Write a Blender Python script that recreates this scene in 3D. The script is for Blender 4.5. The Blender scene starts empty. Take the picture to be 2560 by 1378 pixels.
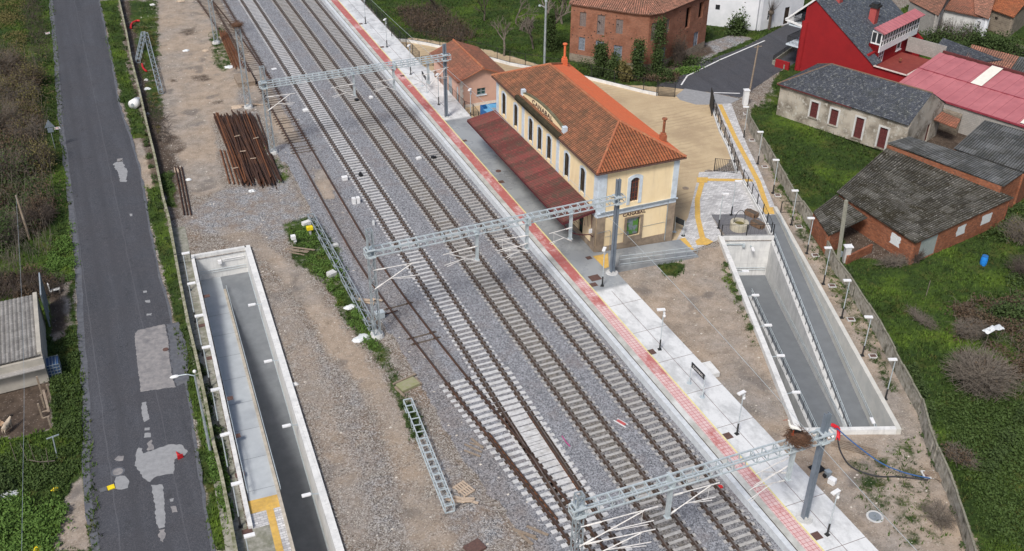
import bpy, bmesh, math, random
import numpy as np
from mathutils import Vector, Matrix
rnd = random.Random(7)
S = bpy.context.scene
COL = S.collection
# ---------------------------------------------------------------- camera (solved from the photograph's rails, masts and beams)
F_PX, CAM_H, YAW, PITCH, ROLL = 2568.716, 47.833, 0.407081, 0.572479, 0.0107260
_f = np.array([math.sin(YAW)*math.cos(PITCH), math.cos(YAW)*math.cos(PITCH), -math.sin(PITCH)])
_r = np.array([math.cos(YAW), -math.sin(YAW), 0.0]); _u = np.cross(_r, _f)
CR = _r*math.cos(ROLL)+_u*math.sin(ROLL); CU = -_r*math.sin(ROLL)+_u*math.cos(ROLL); CF = _f
cam = bpy.data.cameras.new('camera'); camo = bpy.data.objects.new('camera', cam); COL.objects.link(camo)
cam.sensor_fit = 'HORIZONTAL'; cam.sensor_width = 36.0; cam.lens = F_PX/2560*36.0
cam.clip_start = 0.5; cam.clip_end = 3000
camo.matrix_world = Matrix(((CR[0], CU[0], -CF[0], 0), (CR[1], CU[1], -CF[1], 0), (CR[2], CU[2], -CF[2], CAM_H), (0, 0, 0, 1)))
S.camera = camo
# ---------------------------------------------------------------- overcast daylight
W = bpy.data.worlds.new('World'); S.world = W; W.use_nodes = True
wn = W.node_tree; bg = wn.nodes['Background']
sky = wn.nodes.new('ShaderNodeTexSky'); sky.sky_type = 'NISHITA'; sky.sun_disc = False
SUN_EL, SUN_AZ = math.radians(50), math.radians(228)
sky.sun_elevation = SUN_EL; sky.sun_rotation = SUN_AZ; sky.air_density = 1.0; sky.dust_density = 4.0; sky.ozone_density = 1.5
wn.links.new(sky.outputs[0], bg.inputs[0]); bg.inputs[1].default_value = 0.092
sl = bpy.data.lights.new('sun', 'SUN'); sl.energy = 2.5; sl.angle = math.radians(13); sl.color = (1.0, 0.965, 0.91)
slo = bpy.data.objects.new('sun', sl); COL.objects.link(slo)
sd = Vector((math.sin(SUN_AZ)*math.cos(SUN_EL), math.cos(SUN_AZ)*math.cos(SUN_EL), math.sin(SUN_EL)))
slo.rotation_euler = sd.to_track_quat('Z', 'Y').to_euler()
S.view_settings.view_transform = 'Standard'; S.view_settings.look = 'None'
S.view_settings.exposure = 0.32; S.view_settings.gamma = 1.0
S.render.engine = 'CYCLES'

# ---------------------------------------------------------------- photo measurements -> world
def P(u, v, z=0.0):
    d = CR*((u-1280)/F_PX) - CU*((v-689)/F_PX) + CF
    t = (z-CAM_H)/d[2]
    return Vector((d[0]*t, d[1]*t, z))
def PL(pts, z=0.0): return [P(a[0], a[1], a[2] if len(a) > 2 else z) for a in pts]

# ---------------------------------------------------------------- mesh builder
class MB:
    def __init__(s): s.v = []; s.f = []; s.m = []; s.uv = {}; s.mi = 0
    def add(s, vs, fs, mi=None):
        o = len(s.v); s.v += [tuple(p) for p in vs]
        for f in fs: s.f.append(tuple(o+i for i in f)); s.m.append(s.mi if mi is None else mi)
        return s
    def quad(s, a, b, c, d, mi=None): return s.add([a, b, c, d], [(0, 1, 2, 3)], mi)
    def box(s, c, d, rz=0.0, mi=None, M=None):
        x, y, z = d[0]/2, d[1]/2, d[2]/2
        vs = [Vector((a*x, b*y, e*z)) for a in (-1, 1) for b in (-1, 1) for e in (-1, 1)]
        R = M if M else Matrix.Rotation(rz, 3, 'Z')
        c = Vector(c)
        return s.add([R @ p + c for p in vs], [(0, 1, 3, 2), (4, 6, 7, 5), (0, 4, 5, 1), (2, 3, 7, 6), (0, 2, 6, 4), (1, 5, 7, 3)], mi)
    def bar(s, p, q, w, h=None, mi=None, up=(0, 0, 1)):
        p, q = Vector(p), Vector(q); h = w if h is None else h
        d = q-p; L = d.length
        if L < 1e-6: return s
        d.normalize(); up = Vector(up)
        if abs(d.dot(up)) > .98: up = Vector((1, 0, 0))
        sx = d.cross(up).normalized(); uz = sx.cross(d)
        return s.box((p+q)/2, (w, L, h), mi=mi, M=Matrix((sx, d, uz)).transposed())
    def tube(s, p, q, r, n=6, r2=None, mi=None, cap=True):
        p, q = Vector(p), Vector(q); d = (q-p)
        if d.length < 1e-6: return s
        d.normalize(); a = d.orthogonal().normalized(); b = d.cross(a); r2 = r if r2 is None else r2
        vs = [p+(a*math.cos(t)+b*math.sin(t))*r for t in [2*math.pi*i/n for i in range(n)]] + [q+(a*math.cos(t)+b*math.sin(t))*r2 for t in [2*math.pi*i/n for i in range(n)]]
        fs = [(i, (i+1) % n, n+(i+1) % n, n+i) for i in range(n)]
        if cap: fs += [tuple(range(n))[::-1], tuple(range(n, 2*n))]
        return s.add(vs, fs, mi)
    def path(s, pts, r, n=6, mi=None, r2=None):
        pts = [Vector(p) for p in pts]; k = len(pts)
        for i in range(k-1):
            ra = r if r2 is None else r+(r2-r)*i/(k-1); rb = r if r2 is None else r+(r2-r)*(i+1)/(k-1)
            s.tube(pts[i], pts[i+1], ra, n, rb, mi)
        return s
    def prism(s, poly, z0, z1, mi=None):
        n = len(poly); vs = [(p[0], p[1], z0) for p in poly]+[(p[0], p[1], z1) for p in poly]
        a = sum(poly[i][0]*poly[(i+1) % n][1]-poly[(i+1) % n][0]*poly[i][1] for i in range(n))
        fs = [(i, (i+1) % n, n+(i+1) % n, n+i) for i in range(n)]+[tuple(range(n))[::-1], tuple(range(n, 2*n))]
        if a < 0: fs = [f[::-1] for f in fs]
        return s.add(vs, fs, mi)
    def sphere(s, c, r, n=8, m=6, mi=None, sc=(1, 1, 1)):
        c = Vector(c); vs = []; fs = []
        for j in range(m+1):
            t = math.pi*j/m
            for i in range(n):
                a = 2*math.pi*i/n
                vs.append(c+Vector((math.sin(t)*math.cos(a)*r*sc[0], math.sin(t)*math.sin(a)*r*sc[1], math.cos(t)*r*sc[2])))
        for j in range(m):
            for i in range(n): fs.append((j*n+i, (j+1)*n+i, (j+1)*n+(i+1) % n, j*n+(i+1) % n))
        return s.add(vs, fs, mi)
    def build(s, name, mats, parent=None, smooth=False, org=None, uv=True):
        if not s.v: s.v = [(0, 0, 0)]
        if not isinstance(mats, (list, tuple)): mats = [mats]
        V = np.array([tuple(p) for p in s.v], dtype=float)
        if parent is not None: o = np.array(wloc(parent)); loc = None
        else:
            o = np.array(org) if org is not None else np.array([(V[:, 0].min()+V[:, 0].max())/2, (V[:, 1].min()+V[:, 1].max())/2, V[:, 2].min()])
        V = V-o
        me = bpy.data.meshes.new(name); me.from_pydata(V.tolist(), [], s.f)
        for m in mats: me.materials.append(m)
        if len(mats) > 1: me.polygons.foreach_set('material_index', s.m)
        if smooth: me.polygons.foreach_set('use_smooth', [True]*len(me.polygons))
        if uv: boxuv(me, o)
        ob = bpy.data.objects.new(name, me); COL.objects.link(ob)
        if parent is not None: ob.parent = parent; ob.location = (0, 0, 0)
        else: ob.location = o
        return ob
def wloc(o):
    l = Vector((0, 0, 0))
    while o is not None: l += o.location; o = o.parent
    return l
def boxuv(me, o):
    me.update()
    uvl = me.uv_layers.new(name='UVMap'); n = len(me.loops)
    if n == 0: return
    co = np.empty(len(me.vertices)*3); me.vertices.foreach_get('co', co); co = co.reshape(-1, 3)+o
    li = np.empty(n, dtype=np.int32); me.loops.foreach_get('vertex_index', li)
    nr = np.empty(len(me.polygons)*3); me.polygons.foreach_get('normal', nr); nr = nr.reshape(-1, 3)
    lt = np.empty(len(me.polygons), dtype=np.int32); me.polygons.foreach_get('loop_total', lt)
    N = np.repeat(nr, lt, axis=0); C = co[li]
    t = np.stack([-N[:, 1], N[:, 0]], 1); L = np.hypot(t[:, 0], t[:, 1]); L[L < 1e-6] = 1; t /= L[:, None]
    flat = np.abs(N[:, 2]) > .75
    u = np.where(flat, C[:, 0], (C[:, :2]*t).sum(1)); v = np.where(flat, C[:, 1], C[:, 2])
    uvl.data.foreach_set('uv', np.stack([u, v], 1).ravel())
def tag(o, label=None, cat=None, group=None, kind=None):
    if label: o['label'] = label
    if cat: o['category'] = cat
    if group: o['group'] = group
    if kind: o['kind'] = kind
    return o
def empty(name, loc, label=None, cat=None, group=None):
    o = bpy.data.objects.new(name, None); COL.objects.link(o); o.location = Vector(loc); o.empty_display_size = .3
    return tag(o, label, cat, group)
KIDS = {}
def copy_tree(o, parent=None):
    c = o.copy(); COL.objects.link(c); c.parent = parent
    for ch in list(o.children): copy_tree(ch, c)
    return c
def put(proto, first, loc, rz=0.0, label=None, scale=None):
    o = proto if first else copy_tree(proto)
    o.location = Vector(loc); o.rotation_euler = (0, 0, rz)
    if label: o['label'] = label
    if scale: o.scale = (scale,)*3
    return o
def struct(o, kind='structure'): o['kind'] = kind; return o

# ---------------------------------------------------------------- materials
class NT:
    def __init__(s, name):
        s.m = bpy.data.materials.new(name); s.m.use_nodes = True; s.t = s.m.node_tree; s.b = s.t.nodes['Principled BSDF']
    def n(s, typ, **k):
        nd = s.t.nodes.new(typ)
        for a, b in k.items():
            if a.startswith('i_'): nd.inputs[int(a[2:]) if a[2:].isdigit() else a[2:]].default_value = b
            else: setattr(nd, a, b)
        return nd
    def l(s, a, b): s.t.links.new(a, b)
    def pos(s, sc=(1, 1, 1), rot=0.0, uv=False):
        if uv: g = s.n('ShaderNodeUVMap').outputs[0]
        else: g = s.n('ShaderNodeNewGeometry').outputs['Position']
        mp = s.n('ShaderNodeMapping'); mp.inputs['Scale'].default_value = sc; mp.inputs['Rotation'].default_value = (0, 0, rot); s.l(g, mp.inputs[0]); return mp.outputs[0]
    def noise(s, scale, detail=4, rough=.6, vec=None, dist=0.0):
        nd = s.n('ShaderNodeTexNoise'); nd.inputs['Scale'].default_value = scale; nd.inputs['Detail'].default_value = detail; nd.inputs['Roughness'].default_value = rough; nd.inputs['Distortion'].default_value = dist
        s.l(vec if vec else s.pos(), nd.inputs['Vector']); return nd.outputs['Fac']
    def vor(s, scale, out='Color', vec=None, feature='F1', rnd=1.0):
        nd = s.n('ShaderNodeTexVoronoi'); nd.feature = feature; nd.inputs['Scale'].default_value = scale; nd.inputs['Randomness'].default_value = rnd
        s.l(vec if vec else s.pos(), nd.inputs['Vector']); return nd.outputs[out]
    def ramp(s, fac, pts):
        r = s.n('ShaderNodeValToRGB'); e = r.color_ramp.elements
        while len(e) < len(pts): e.new(.5)
        for i, (p, c) in enumerate(pts): e[i].position = p; e[i].color = (*(c if isinstance(c, (tuple, list)) else (c,)*3), 1)
        s.l(fac, r.inputs[0]); return r.outputs[0]
    def mix(s, fac, a, b, mode='MIX'):
        m = s.n('ShaderNodeMix'); m.data_type = 'RGBA'; m.blend_type = mode; m.clamp_factor = True
        for sock, val in ((m.inputs[0], fac), (m.inputs[6], a), (m.inputs[7], b)):
            if isinstance(val, bpy.types.NodeSocket): s.l(val, sock)
            elif isinstance(val, (int, float)) and sock != m.inputs[0]: sock.default_value = (val, val, val, 1)
            elif isinstance(val, (int, float)): sock.default_value = val
            else: sock.default_value = (*val, 1)
        return m.outputs[2]
    def math(s, op, a, b=0.0):
        m = s.n('ShaderNodeMath'); m.operation = op
        for sock, val in ((m.inputs[0], a), (m.inputs[1], b)):
            if isinstance(val, bpy.types.NodeSocket): s.l(val, sock)
            else: sock.default_value = val
        return m.outputs[0]
    def thr(s, x, lo, hi):
        m = s.n('ShaderNodeMapRange'); m.inputs[1].default_value = lo; m.inputs[2].default_value = hi; s.l(x, m.inputs[0]); return m.outputs[0]
    def bump(s, h, st=.4, d=.02):
        b = s.n('ShaderNodeBump'); b.inputs['Strength'].default_value = st; b.inputs['Distance'].default_value = d; s.l(h, b.inputs['Height']); s.l(b.outputs[0], s.b.inputs['Normal']); return b
    def done(s, col=None, rough=.8, metal=0.0, spec=.3):
        if col is not None:
            if isinstance(col, bpy.types.NodeSocket): s.l(col, s.b.inputs['Base Color'])
            else: s.b.inputs['Base Color'].default_value = (*col, 1)
        if isinstance(rough, bpy.types.NodeSocket): s.l(rough, s.b.inputs['Roughness'])
        else: s.b.inputs['Roughness'].default_value = rough
        s.b.inputs['Metallic'].default_value = metal; s.b.inputs['Specular IOR Level'].default_value = spec
        return s.m
def simple(name, a, b=None, sc=6, rough=.7, metal=0.0, bump=0.0, detail=4, sc2=None, d=None, fac2=.3, spec=.3):
    """two-tone noise, plus optional stain colour d in larger patches"""
    t = NT(name); b = b or tuple(x*.72 for x in a)
    c = t.mix(t.thr(t.noise(sc, detail, .65), .35, .65), a, b)
    if d: c = t.mix(t.math('MULTIPLY', t.thr(t.noise(sc2 or sc*.15, 5, .6), .5, .7), fac2), c, d)
    if bump: t.bump(t.noise(sc*4, 3), bump, .02)
    return t.done(c, rough, metal, spec)
MT = {}
MT['galv'] = simple('galvanised_steel', (.42, .47, .50), (.30, .345, .375), 3, .5, .35, d=(.22, .25, .28), sc2=.7, fac2=.4)
MT['galvblue'] = simple('galvanised_mast', (.23, .27, .32), (.18, .215, .26), 2, .55, .25)
MT['galvlight'] = simple('galvanised_beam', (.56, .62, .645), (.44, .5, .53), 3, .5, .25)
MT['white_paint'] = simple('white_paint', (.8, .8, .8), (.7, .71, .72), 4, .45)
MT['insul'] = simple('insulator_tube', (.78, .76, .74), (.6, .58, .56), 5, .4)
MT['black_metal'] = simple('black_metal', (.02, .022, .024), (.04, .04, .04), 5, .5)
MT['dark_green'] = simple('dark_green_paint', (.015, .05, .04), (.02, .03, .028), 3, .5)
MT['dark_brown'] = simple('dark_shutter', (.035, .025, .02), (.06, .045, .035), 6, .6)
MT['glass'] = NT('dark_glass').done((.03, .035, .04), .12, 0, .6)
def formed(name, a, b, joint=.5):
    t = NT(name); c = t.mix(t.thr(t.noise(1.3, 5, .65), .35, .65), a, b); c = t.mix(t.math('MULTIPLY', t.thr(t.noise(1.0, 6, .7, t.pos((2.2, 2.2, .22))), .52, .7), .5), c, tuple(x*.55 for x in b))
    br = t.n('ShaderNodeTexBrick'); br.offset = 0; br.inputs['Scale'].default_value = 1; br.inputs['Brick Width'].default_value = 2.7; br.inputs['Row Height'].default_value = 1.25; br.inputs['Mortar Size'].default_value = .014; t.l(t.pos(uv=True), br.inputs[0])
    c = t.mix(t.math('MULTIPLY', br.outputs['Fac'], joint), c, tuple(x*.5 for x in a)); c = t.mix(t.math('MULTIPLY', t.thr(t.noise(.45, 6, .75), .54, .68), .45), c, tuple(x*.62 for x in a)); t.bump(t.noise(9), .15); return t.done(c, .87)
MT['conc'] = formed('concrete', (.60, .60, .59), (.48, .485, .48)); MT['conc_light'] = formed('light_concrete', (.72, .72, .705), (.6, .605, .6), .4)
MT['conc_old'] = simple('old_mossy_concrete', (.34, .33, .29), (.2, .2, .16), 2.5, .9, bump=.3, d=(.1, .11, .05), sc2=.9, fac2=.7)
MT['wood'] = simple('grey_wood', (.30, .24, .18), (.2, .155, .12), 7, .85, d=(.4, .36, .3), sc2=2)
MT['wood_pale'] = simple('pale_timber', (.52, .42, .32), (.38, .29, .22), 7, .85)
MT['rust'] = simple('rusty_steel', (.075, .038, .027), (.042, .025, .02), 5, .8, d=(.16, .07, .035), sc2=.5, fac2=.5)
MT['rust_bright'] = simple('orange_rust', (.19, .078, .036), (.11, .048, .027), 5, .8, d=(.25, .11, .055), sc2=1.1)
MT['railtop'] = simple('worn_rail', (.085, .06, .05), (.05, .038, .034), 5, .6, d=(.16, .1, .07), sc2=.8, fac2=.5)
MT['railhead'] = simple('polished_railhead', (.23, .2, .18), (.14, .11, .09), 4, .45, .4)
MT['red'] = simple('red_plastic', (.6, .02, .03), (.4, .02, .02), 4, .5)
MT['redhose'] = simple('red_fabric', (.75, .03, .05), (.5, .02, .03), 9, .6)
MT['blue'] = simple('blue_paint', (.03, .16, .42), (.03, .12, .33), 3, .5)
MT['bluepipe'] = simple('blue_pipe', (.045, .12, .30), (.035, .09, .22), 5, .45)
MT['blackpipe'] = simple('black_pipe', (.03, .03, .035), (.05, .05, .055), 5, .5)
MT['yellow'] = simple('yellow_plastic', (.85, .7, .02), (.7, .5, .02), 5, .5)
MT['yellow_paint'] = simple('yellow_line', (.75, .66, .3), (.62, .55, .3), 4, .7)
MT['tact'] = simple('ochre_tactile_paving', (.66, .42, .10), (.52, .33, .1), 4, .8, d=(.65, .5, .25), sc2=1.2)
MT['hatch'] = simple('rusty_hatch', (.14, .08, .065), (.09, .055, .05), 6, .8)
MT['ground_blk'] = simple('black_sheet', (.02, .02, .022), None, 3, .5)
MT['plastic_white'] = simple('white_plastic', (.72, .74, .74), (.55, .58, .6), 8, .4)
MT['red_wall'] = simple('red_render', (.29, .014, .017), (.25, .012, .016), .9, .8, d=(.21, .012, .014), sc2=.5, bump=.05)
MT['pink_metal'] = simple('pink_sheet_metal', (.50, .17, .185), (.43, .135, .15), .5, .55, d=(.36, .12, .125), sc2=.6)
MT['pink_wall'] = simple('pink_render', (.58, .37, .29), (.53, .33, .265), .8, .85, d=(.44, .3, .25), sc2=.4)
MT['white_wall'] = simple('white_render', (.74, .76, .8), (.64, .67, .71), .8, .85, d=(.45, .46, .47), sc2=.35)
MT['cream_flat'] = simple('cream_yellow_render', (.86, .67, .40), (.82, .62, .35), .8, .85, d=(.7, .47, .24), sc2=.5, fac2=.4)
MT['blue_white'] = simple('bluish_white_trim', (.62, .70, .78), (.5, .56, .62), 1.5, .8, d=(.36, .39, .4), sc2=1.1, fac2=.5)
MT['stone'] = simple('granite_stone', (.34, .27, .2), (.24, .19, .145), 1.8, .85, d=(.15, .11, .08), sc2=.9, bump=.2)
def creamw():
    t = NT('cream_yellow_render_wall'); c = t.mix(t.thr(t.noise(.8, 5, .6), .35, .65), (.87, .71, .46), (.82, .65, .40)); c = t.mix(t.math('MULTIPLY', t.thr(t.noise(1.1, 6, .7, t.pos((1.8, 1.8, .25))), .5, .72), .4), c, (.55, .42, .27)); c = t.mix(t.math('MULTIPLY', t.thr(t.noise(3, 6, .8), .58, .72), .35), c, (.9, .78, .58)); t.bump(t.noise(14), .12); return t.done(c, .87)
MT['cream'] = creamw()
def plaster():
    t = NT('stained_old_plaster'); n = t.noise(.55, 6, .65); n2 = t.noise(2.2, 5, .7)
    c = t.mix(t.thr(n, .42, .58), (.44, .40, .34), (.17, .145, .115)); c = t.mix(t.thr(n2, .5, .66), c, (.5, .48, .43)); c = t.mix(t.thr(t.noise(6, 5, .7, t.pos((1, 1, .2))), .58, .72), c, (.13, .12, .1))
    t.bump(t.noise(12), .2); return t.done(c, .9)
MT['plaster'] = plaster()
def slate(name, base, moss=.5):
    t = NT(name); uv = t.pos((1, 1, 1), uv=True)
    b = t.n('ShaderNodeTexBrick'); b.offset = .5; b.inputs['Scale'].default_value = 1; b.inputs['Brick Width'].default_value = .32; b.inputs['Row Height'].default_value = .2; b.inputs['Mortar Size'].default_value = .012
    b.inputs['Color1'].default_value = (*base, 1); b.inputs['Color2'].default_value = (*[x*1.75 for x in base], 1); b.inputs['Mortar'].default_value = (*[x*.3 for x in base], 1); t.l(uv, b.inputs[0])
    c = t.mix(t.thr(t.noise(3.2, 6, .75), .54, .68), b.outputs[0], (.24, .25, .24)); c = t.mix(t.math('MULTIPLY', t.thr(t.noise(.45, 5, .7), .5, .7), moss), c, (.05, .055, .035))
    c = t.mix(t.math('MULTIPLY', t.thr(t.noise(5.5, 6, .85), .6, .68), .8), c, (.34, .35, .32)); c = t.mix(t.math('MULTIPLY', t.thr(t.noise(1.1, 6, .8), .55, .68), .6), c, (.03, .032, .036))
    t.bump(b.outputs['Fac'], -.6, .02); return t.done(c, .75)
MT['slate'] = slate('dark_slate', (.042, .047, .058), .35)
MT['slate_house'] = slate('house_slate', (.055, .063, .078), .1)
def bricks(name, c1, c2, mort, bw=.24, bh=.09, stain=.5):
    t = NT(name); uv = t.pos(uv=True)
    b = t.n('ShaderNodeTexBrick'); b.inputs['Scale'].default_value = 1; b.inputs['Brick Width'].default_value = bw; b.inputs['Row Height'].default_value = bh; b.inputs['Mortar Size'].default_value = .014
    b.inputs['Color1'].default_value = (*c1, 1); b.inputs['Color2'].default_value = (*c2, 1); b.inputs['Mortar'].default_value = (*mort, 1); t.l(uv, b.inputs[0])
    c = t.mix(t.math('MULTIPLY', t.thr(t.noise(.8, 6, .65), .45, .7), stain), b.outputs[0], tuple(x*.5 for x in c1)); c = t.mix(t.thr(t.noise(5, 4), .6, .75), c, tuple(min(1, x*1.35) for x in c1))
    t.bump(b.outputs['Fac'], -.5, .015); return t.done(c, .9)
MT['brick'] = bricks('hollow_red_brick', (.33, .13, .075), (.215, .08, .048), (.24, .15, .11), stain=.9)
MT['brick2'] = bricks('orange_brick', (.36, .125, .06), (.20, .068, .036), (.17, .12, .09), .28, .15, stain=.9)
MT['rubble'] = bricks('rubble_stone', (.27, .225, .175), (.17, .14, .11), (.33, .29, .24), .45, .26)
MT['pave'] = bricks('grey_pavers', (.42, .415, .42), (.68, .675, .675), (.25, .25, .26), .4, .2, .5)
MT['block'] = bricks('grey_block', (.36, .34, .32), (.31, .30, .285), (.25, .24, .23), .4, .2, .4)
def tiles(name, a, b, moss, mossamt, cell=(.27, .42), lich=.5, wn=.9, valley=.6, sheet=False):
    t = NT(name); g = t.n('ShaderNodeUVMap').outputs[0]
    mp = t.n('ShaderNodeVectorMath'); mp.operation = 'DIVIDE'; mp.inputs[1].default_value = (cell[0], cell[1], 1); t.l(g, mp.inputs[0])
    fl = t.n('ShaderNodeVectorMath'); fl.operation = 'FLOOR'; t.l(mp.outputs[0], fl.inputs[0])
    wnz = t.n('ShaderNodeTexWhiteNoise'); wnz.noise_dimensions = '2D'; t.l(fl.outputs[0], wnz.inputs[0])
    c = t.mix(t.math('MULTIPLY', wnz.outputs[0], wn), a, b)
    c = t.mix(t.math('MULTIPLY', t.thr(t.noise(.7, 7, .75), .4, .62), mossamt), c, moss)
    c = t.mix(t.math('MULTIPLY', t.thr(t.noise(3.2, 6, .85), .55, .64), lich), c, tuple(min(1, x*2.3) for x in a))
    c = t.mix(t.math('MULTIPLY', t.thr(t.noise(9, 4, .7), .55, .7), .35), c, tuple(x*.4 for x in moss))
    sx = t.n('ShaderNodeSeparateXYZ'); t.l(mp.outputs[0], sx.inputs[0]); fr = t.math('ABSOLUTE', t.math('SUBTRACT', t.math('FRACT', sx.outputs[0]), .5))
    c = t.mix(t.math('MULTIPLY', t.thr(fr, .26, .08), valley), c, tuple(x*.3 for x in moss)); fy = t.math('FRACT', sx.outputs[1]); c = t.mix(t.math('MULTIPLY', t.thr(fy, .1, .0), valley*.7), c, tuple(x*.35 for x in moss))  # rib valleys and course laps darkened in colour: dirt plus painted rib shade
    if sheet:
        m2 = t.n('ShaderNodeVectorMath'); m2.operation = 'DIVIDE'; m2.inputs[1].default_value = (1.0, cell[1], 1); t.l(g, m2.inputs[0]); f2 = t.n('ShaderNodeVectorMath'); f2.operation = 'FLOOR'; t.l(m2.outputs[0], f2.inputs[0]); w2 = t.n('ShaderNodeTexWhiteNoise'); w2.noise_dimensions = '2D'; t.l(f2.outputs[0], w2.inputs[0])
        c = t.mix(t.math('MULTIPLY', t.thr(w2.outputs[0], .75, .95), .2), c, tuple(min(1, x*1.7) for x in a)); c = t.mix(t.math('MULTIPLY', t.thr(w2.outputs[0], .3, .1), .3), c, tuple(x*.5 for x in b))
    t.bump(t.noise(14, 4), .3, .02); return t.done(c, .85)
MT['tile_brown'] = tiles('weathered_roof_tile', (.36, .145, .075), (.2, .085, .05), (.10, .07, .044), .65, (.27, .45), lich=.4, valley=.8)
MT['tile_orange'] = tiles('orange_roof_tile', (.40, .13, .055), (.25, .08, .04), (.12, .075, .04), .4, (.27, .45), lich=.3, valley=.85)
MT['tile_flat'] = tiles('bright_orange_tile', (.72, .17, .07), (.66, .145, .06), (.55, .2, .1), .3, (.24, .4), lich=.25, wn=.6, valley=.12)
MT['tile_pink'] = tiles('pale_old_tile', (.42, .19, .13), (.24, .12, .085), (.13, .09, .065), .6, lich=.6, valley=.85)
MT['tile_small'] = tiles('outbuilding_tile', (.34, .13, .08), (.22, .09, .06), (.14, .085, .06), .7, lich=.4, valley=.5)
MT['tile_ridge'] = simple('ridge_tile', (.42, .15, .075), (.28, .1, .055), 5, .8, d=(.4, .3, .15), sc2=1.5)
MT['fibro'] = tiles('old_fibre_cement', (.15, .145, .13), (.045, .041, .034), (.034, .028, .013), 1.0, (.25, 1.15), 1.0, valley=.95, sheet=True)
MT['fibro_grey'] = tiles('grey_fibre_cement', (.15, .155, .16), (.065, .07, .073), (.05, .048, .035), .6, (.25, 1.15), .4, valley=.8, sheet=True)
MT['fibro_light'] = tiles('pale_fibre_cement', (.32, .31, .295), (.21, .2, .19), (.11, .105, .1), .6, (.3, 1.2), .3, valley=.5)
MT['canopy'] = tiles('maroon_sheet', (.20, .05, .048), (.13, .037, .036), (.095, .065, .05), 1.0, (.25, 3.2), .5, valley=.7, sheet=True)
MT['pink_sheet'] = tiles('pink_roof_sheet', (.50, .165, .18), (.44, .14, .155), (.38, .125, .135), .5, (1.35, 20), lich=0, valley=.0)
def seamed():
    t = NT('seamed_pink_sheet'); sx = t.n('ShaderNodeSeparateXYZ'); t.l(t.n('ShaderNodeUVMap').outputs[0], sx.inputs[0]); f = t.math('ABSOLUTE', t.math('SUBTRACT', t.math('FRACT', t.math('DIVIDE', sx.outputs[0], 1.35)), .5))
    c = t.mix(t.thr(t.noise(.5, 5, .6), .35, .65), (.47, .165, .18), (.39, .13, .145)); c = t.mix(t.math('MULTIPLY', t.thr(t.noise(2, 6, .75), .55, .7), .4), c, (.34, .13, .13)); c = t.mix(t.math('MULTIPLY', t.thr(f, .03, .0), .9), c, (.16, .04, .05)); f2 = t.math('ABSOLUTE', t.math('SUBTRACT', t.math('FRACT', t.math('DIVIDE', sx.outputs[0], .27)), .5)); c = t.mix(t.math('MULTIPLY', t.thr(f2, .12, .0), .15), c, (.25, .07, .08))
    return t.done(c, .55)
MT['pink_metal'] = seamed()
def asphalt():
    t = NT('asphalt'); p = t.pos((1, .06, 1)); n = t.noise(.9, 4, .6, p)
    c = t.mix(t.thr(n, .3, .7), (.045, .048, .057), (.079, .083, .097)); c = t.mix(t.thr(t.noise(.25, 5, .65), .42, .62), c, (.062, .063, .072))
    g = t.n('ShaderNodeRGBToBW'); t.l(t.vor(24), g.inputs[0]); c = t.mix(t.math('MULTIPLY', t.thr(g.outputs[0], .55, .9), .35), c, (.17, .17, .18)); c = t.mix(t.math('MULTIPLY', t.thr(g.outputs[0], .4, .1), .5), c, (.022, .022, .026))
    c = t.mix(t.math('MULTIPLY', t.thr(t.noise(1.3, 7, .8), .58, .72), .5), c, (.135, .138, .15)); c = t.mix(t.math('MULTIPLY', t.thr(t.noise(.6, 6, .75), .6, .7), .5), c, (.035, .036, .04))
    vm = t.n('ShaderNodeVectorMath'); vm.operation = 'MULTIPLY_ADD'; nz_ = t.n('ShaderNodeTexNoise'); nz_.inputs['Scale'].default_value = 1.2; t.l(t.pos(), nz_.inputs[0]); t.l(nz_.outputs['Color'], vm.inputs[0]); vm.inputs[1].default_value = (1.6, 1.6, 0); t.l(t.pos((1, .6, 1)), vm.inputs[2])
    e = t.vor(.22, 'Distance', vm.outputs[0], 'DISTANCE_TO_EDGE'); c = t.mix(t.math('MULTIPLY', t.math('MULTIPLY', t.thr(e, .008, .0), t.thr(t.noise(.3, 3), .48, .6)), .7), c, (.025, .025, .029))
    sx = t.n('ShaderNodeSeparateXYZ'); t.l(t.pos(), sx.inputs[0]); x = t.math('ADD', sx.outputs[0], t.math('MULTIPLY', t.noise(.5, 3), .25))
    for xc, w, cc in ((-.55, .06, (.12, .122, .135)), (-4.35, .05, (.14, .145, .16)), (-3.2, .5, (.052, .053, .06)), (-1.7, .45, (.055, .056, .064))):
        d = t.math('ABSOLUTE', t.math('SUBTRACT', x, xc)); c = t.mix(t.math('MULTIPLY', t.thr(d, w, 0), .5), c, cc)
    t.bump(t.noise(40, 3), .3, .01); return t.done(c, .82)
MT['asphalt'] = asphalt()
MT['asphalt_edge'] = simple('worn_asphalt_edge', (.13, .137, .155), (.085, .09, .105), 3, .9, d=(.17, .165, .155), sc2=1.2, bump=.3)
MT['patch'] = simple('grey_repair_mortar', (.30, .305, .315), (.25, .255, .265), 3, .85, d=(.2, .205, .215), sc2=1.5, bump=.15)
MT['patch_warm'] = simple('worn_concrete_patch', (.29, .275, .27), (.2, .195, .2), 2.5, .85, d=(.12, .12, .13), sc2=1.0, bump=.2, fac2=.6)
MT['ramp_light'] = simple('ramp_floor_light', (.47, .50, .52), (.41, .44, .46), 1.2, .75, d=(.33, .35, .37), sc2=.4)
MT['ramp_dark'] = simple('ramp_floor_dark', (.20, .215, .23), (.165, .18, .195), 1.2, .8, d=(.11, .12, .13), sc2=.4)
MT['ramp_mid'] = simple('ramp_floor_mid', (.17, .185, .20), (.145, .158, .172), 1.2, .8, d=(.15, .16, .17), sc2=.4)
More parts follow.
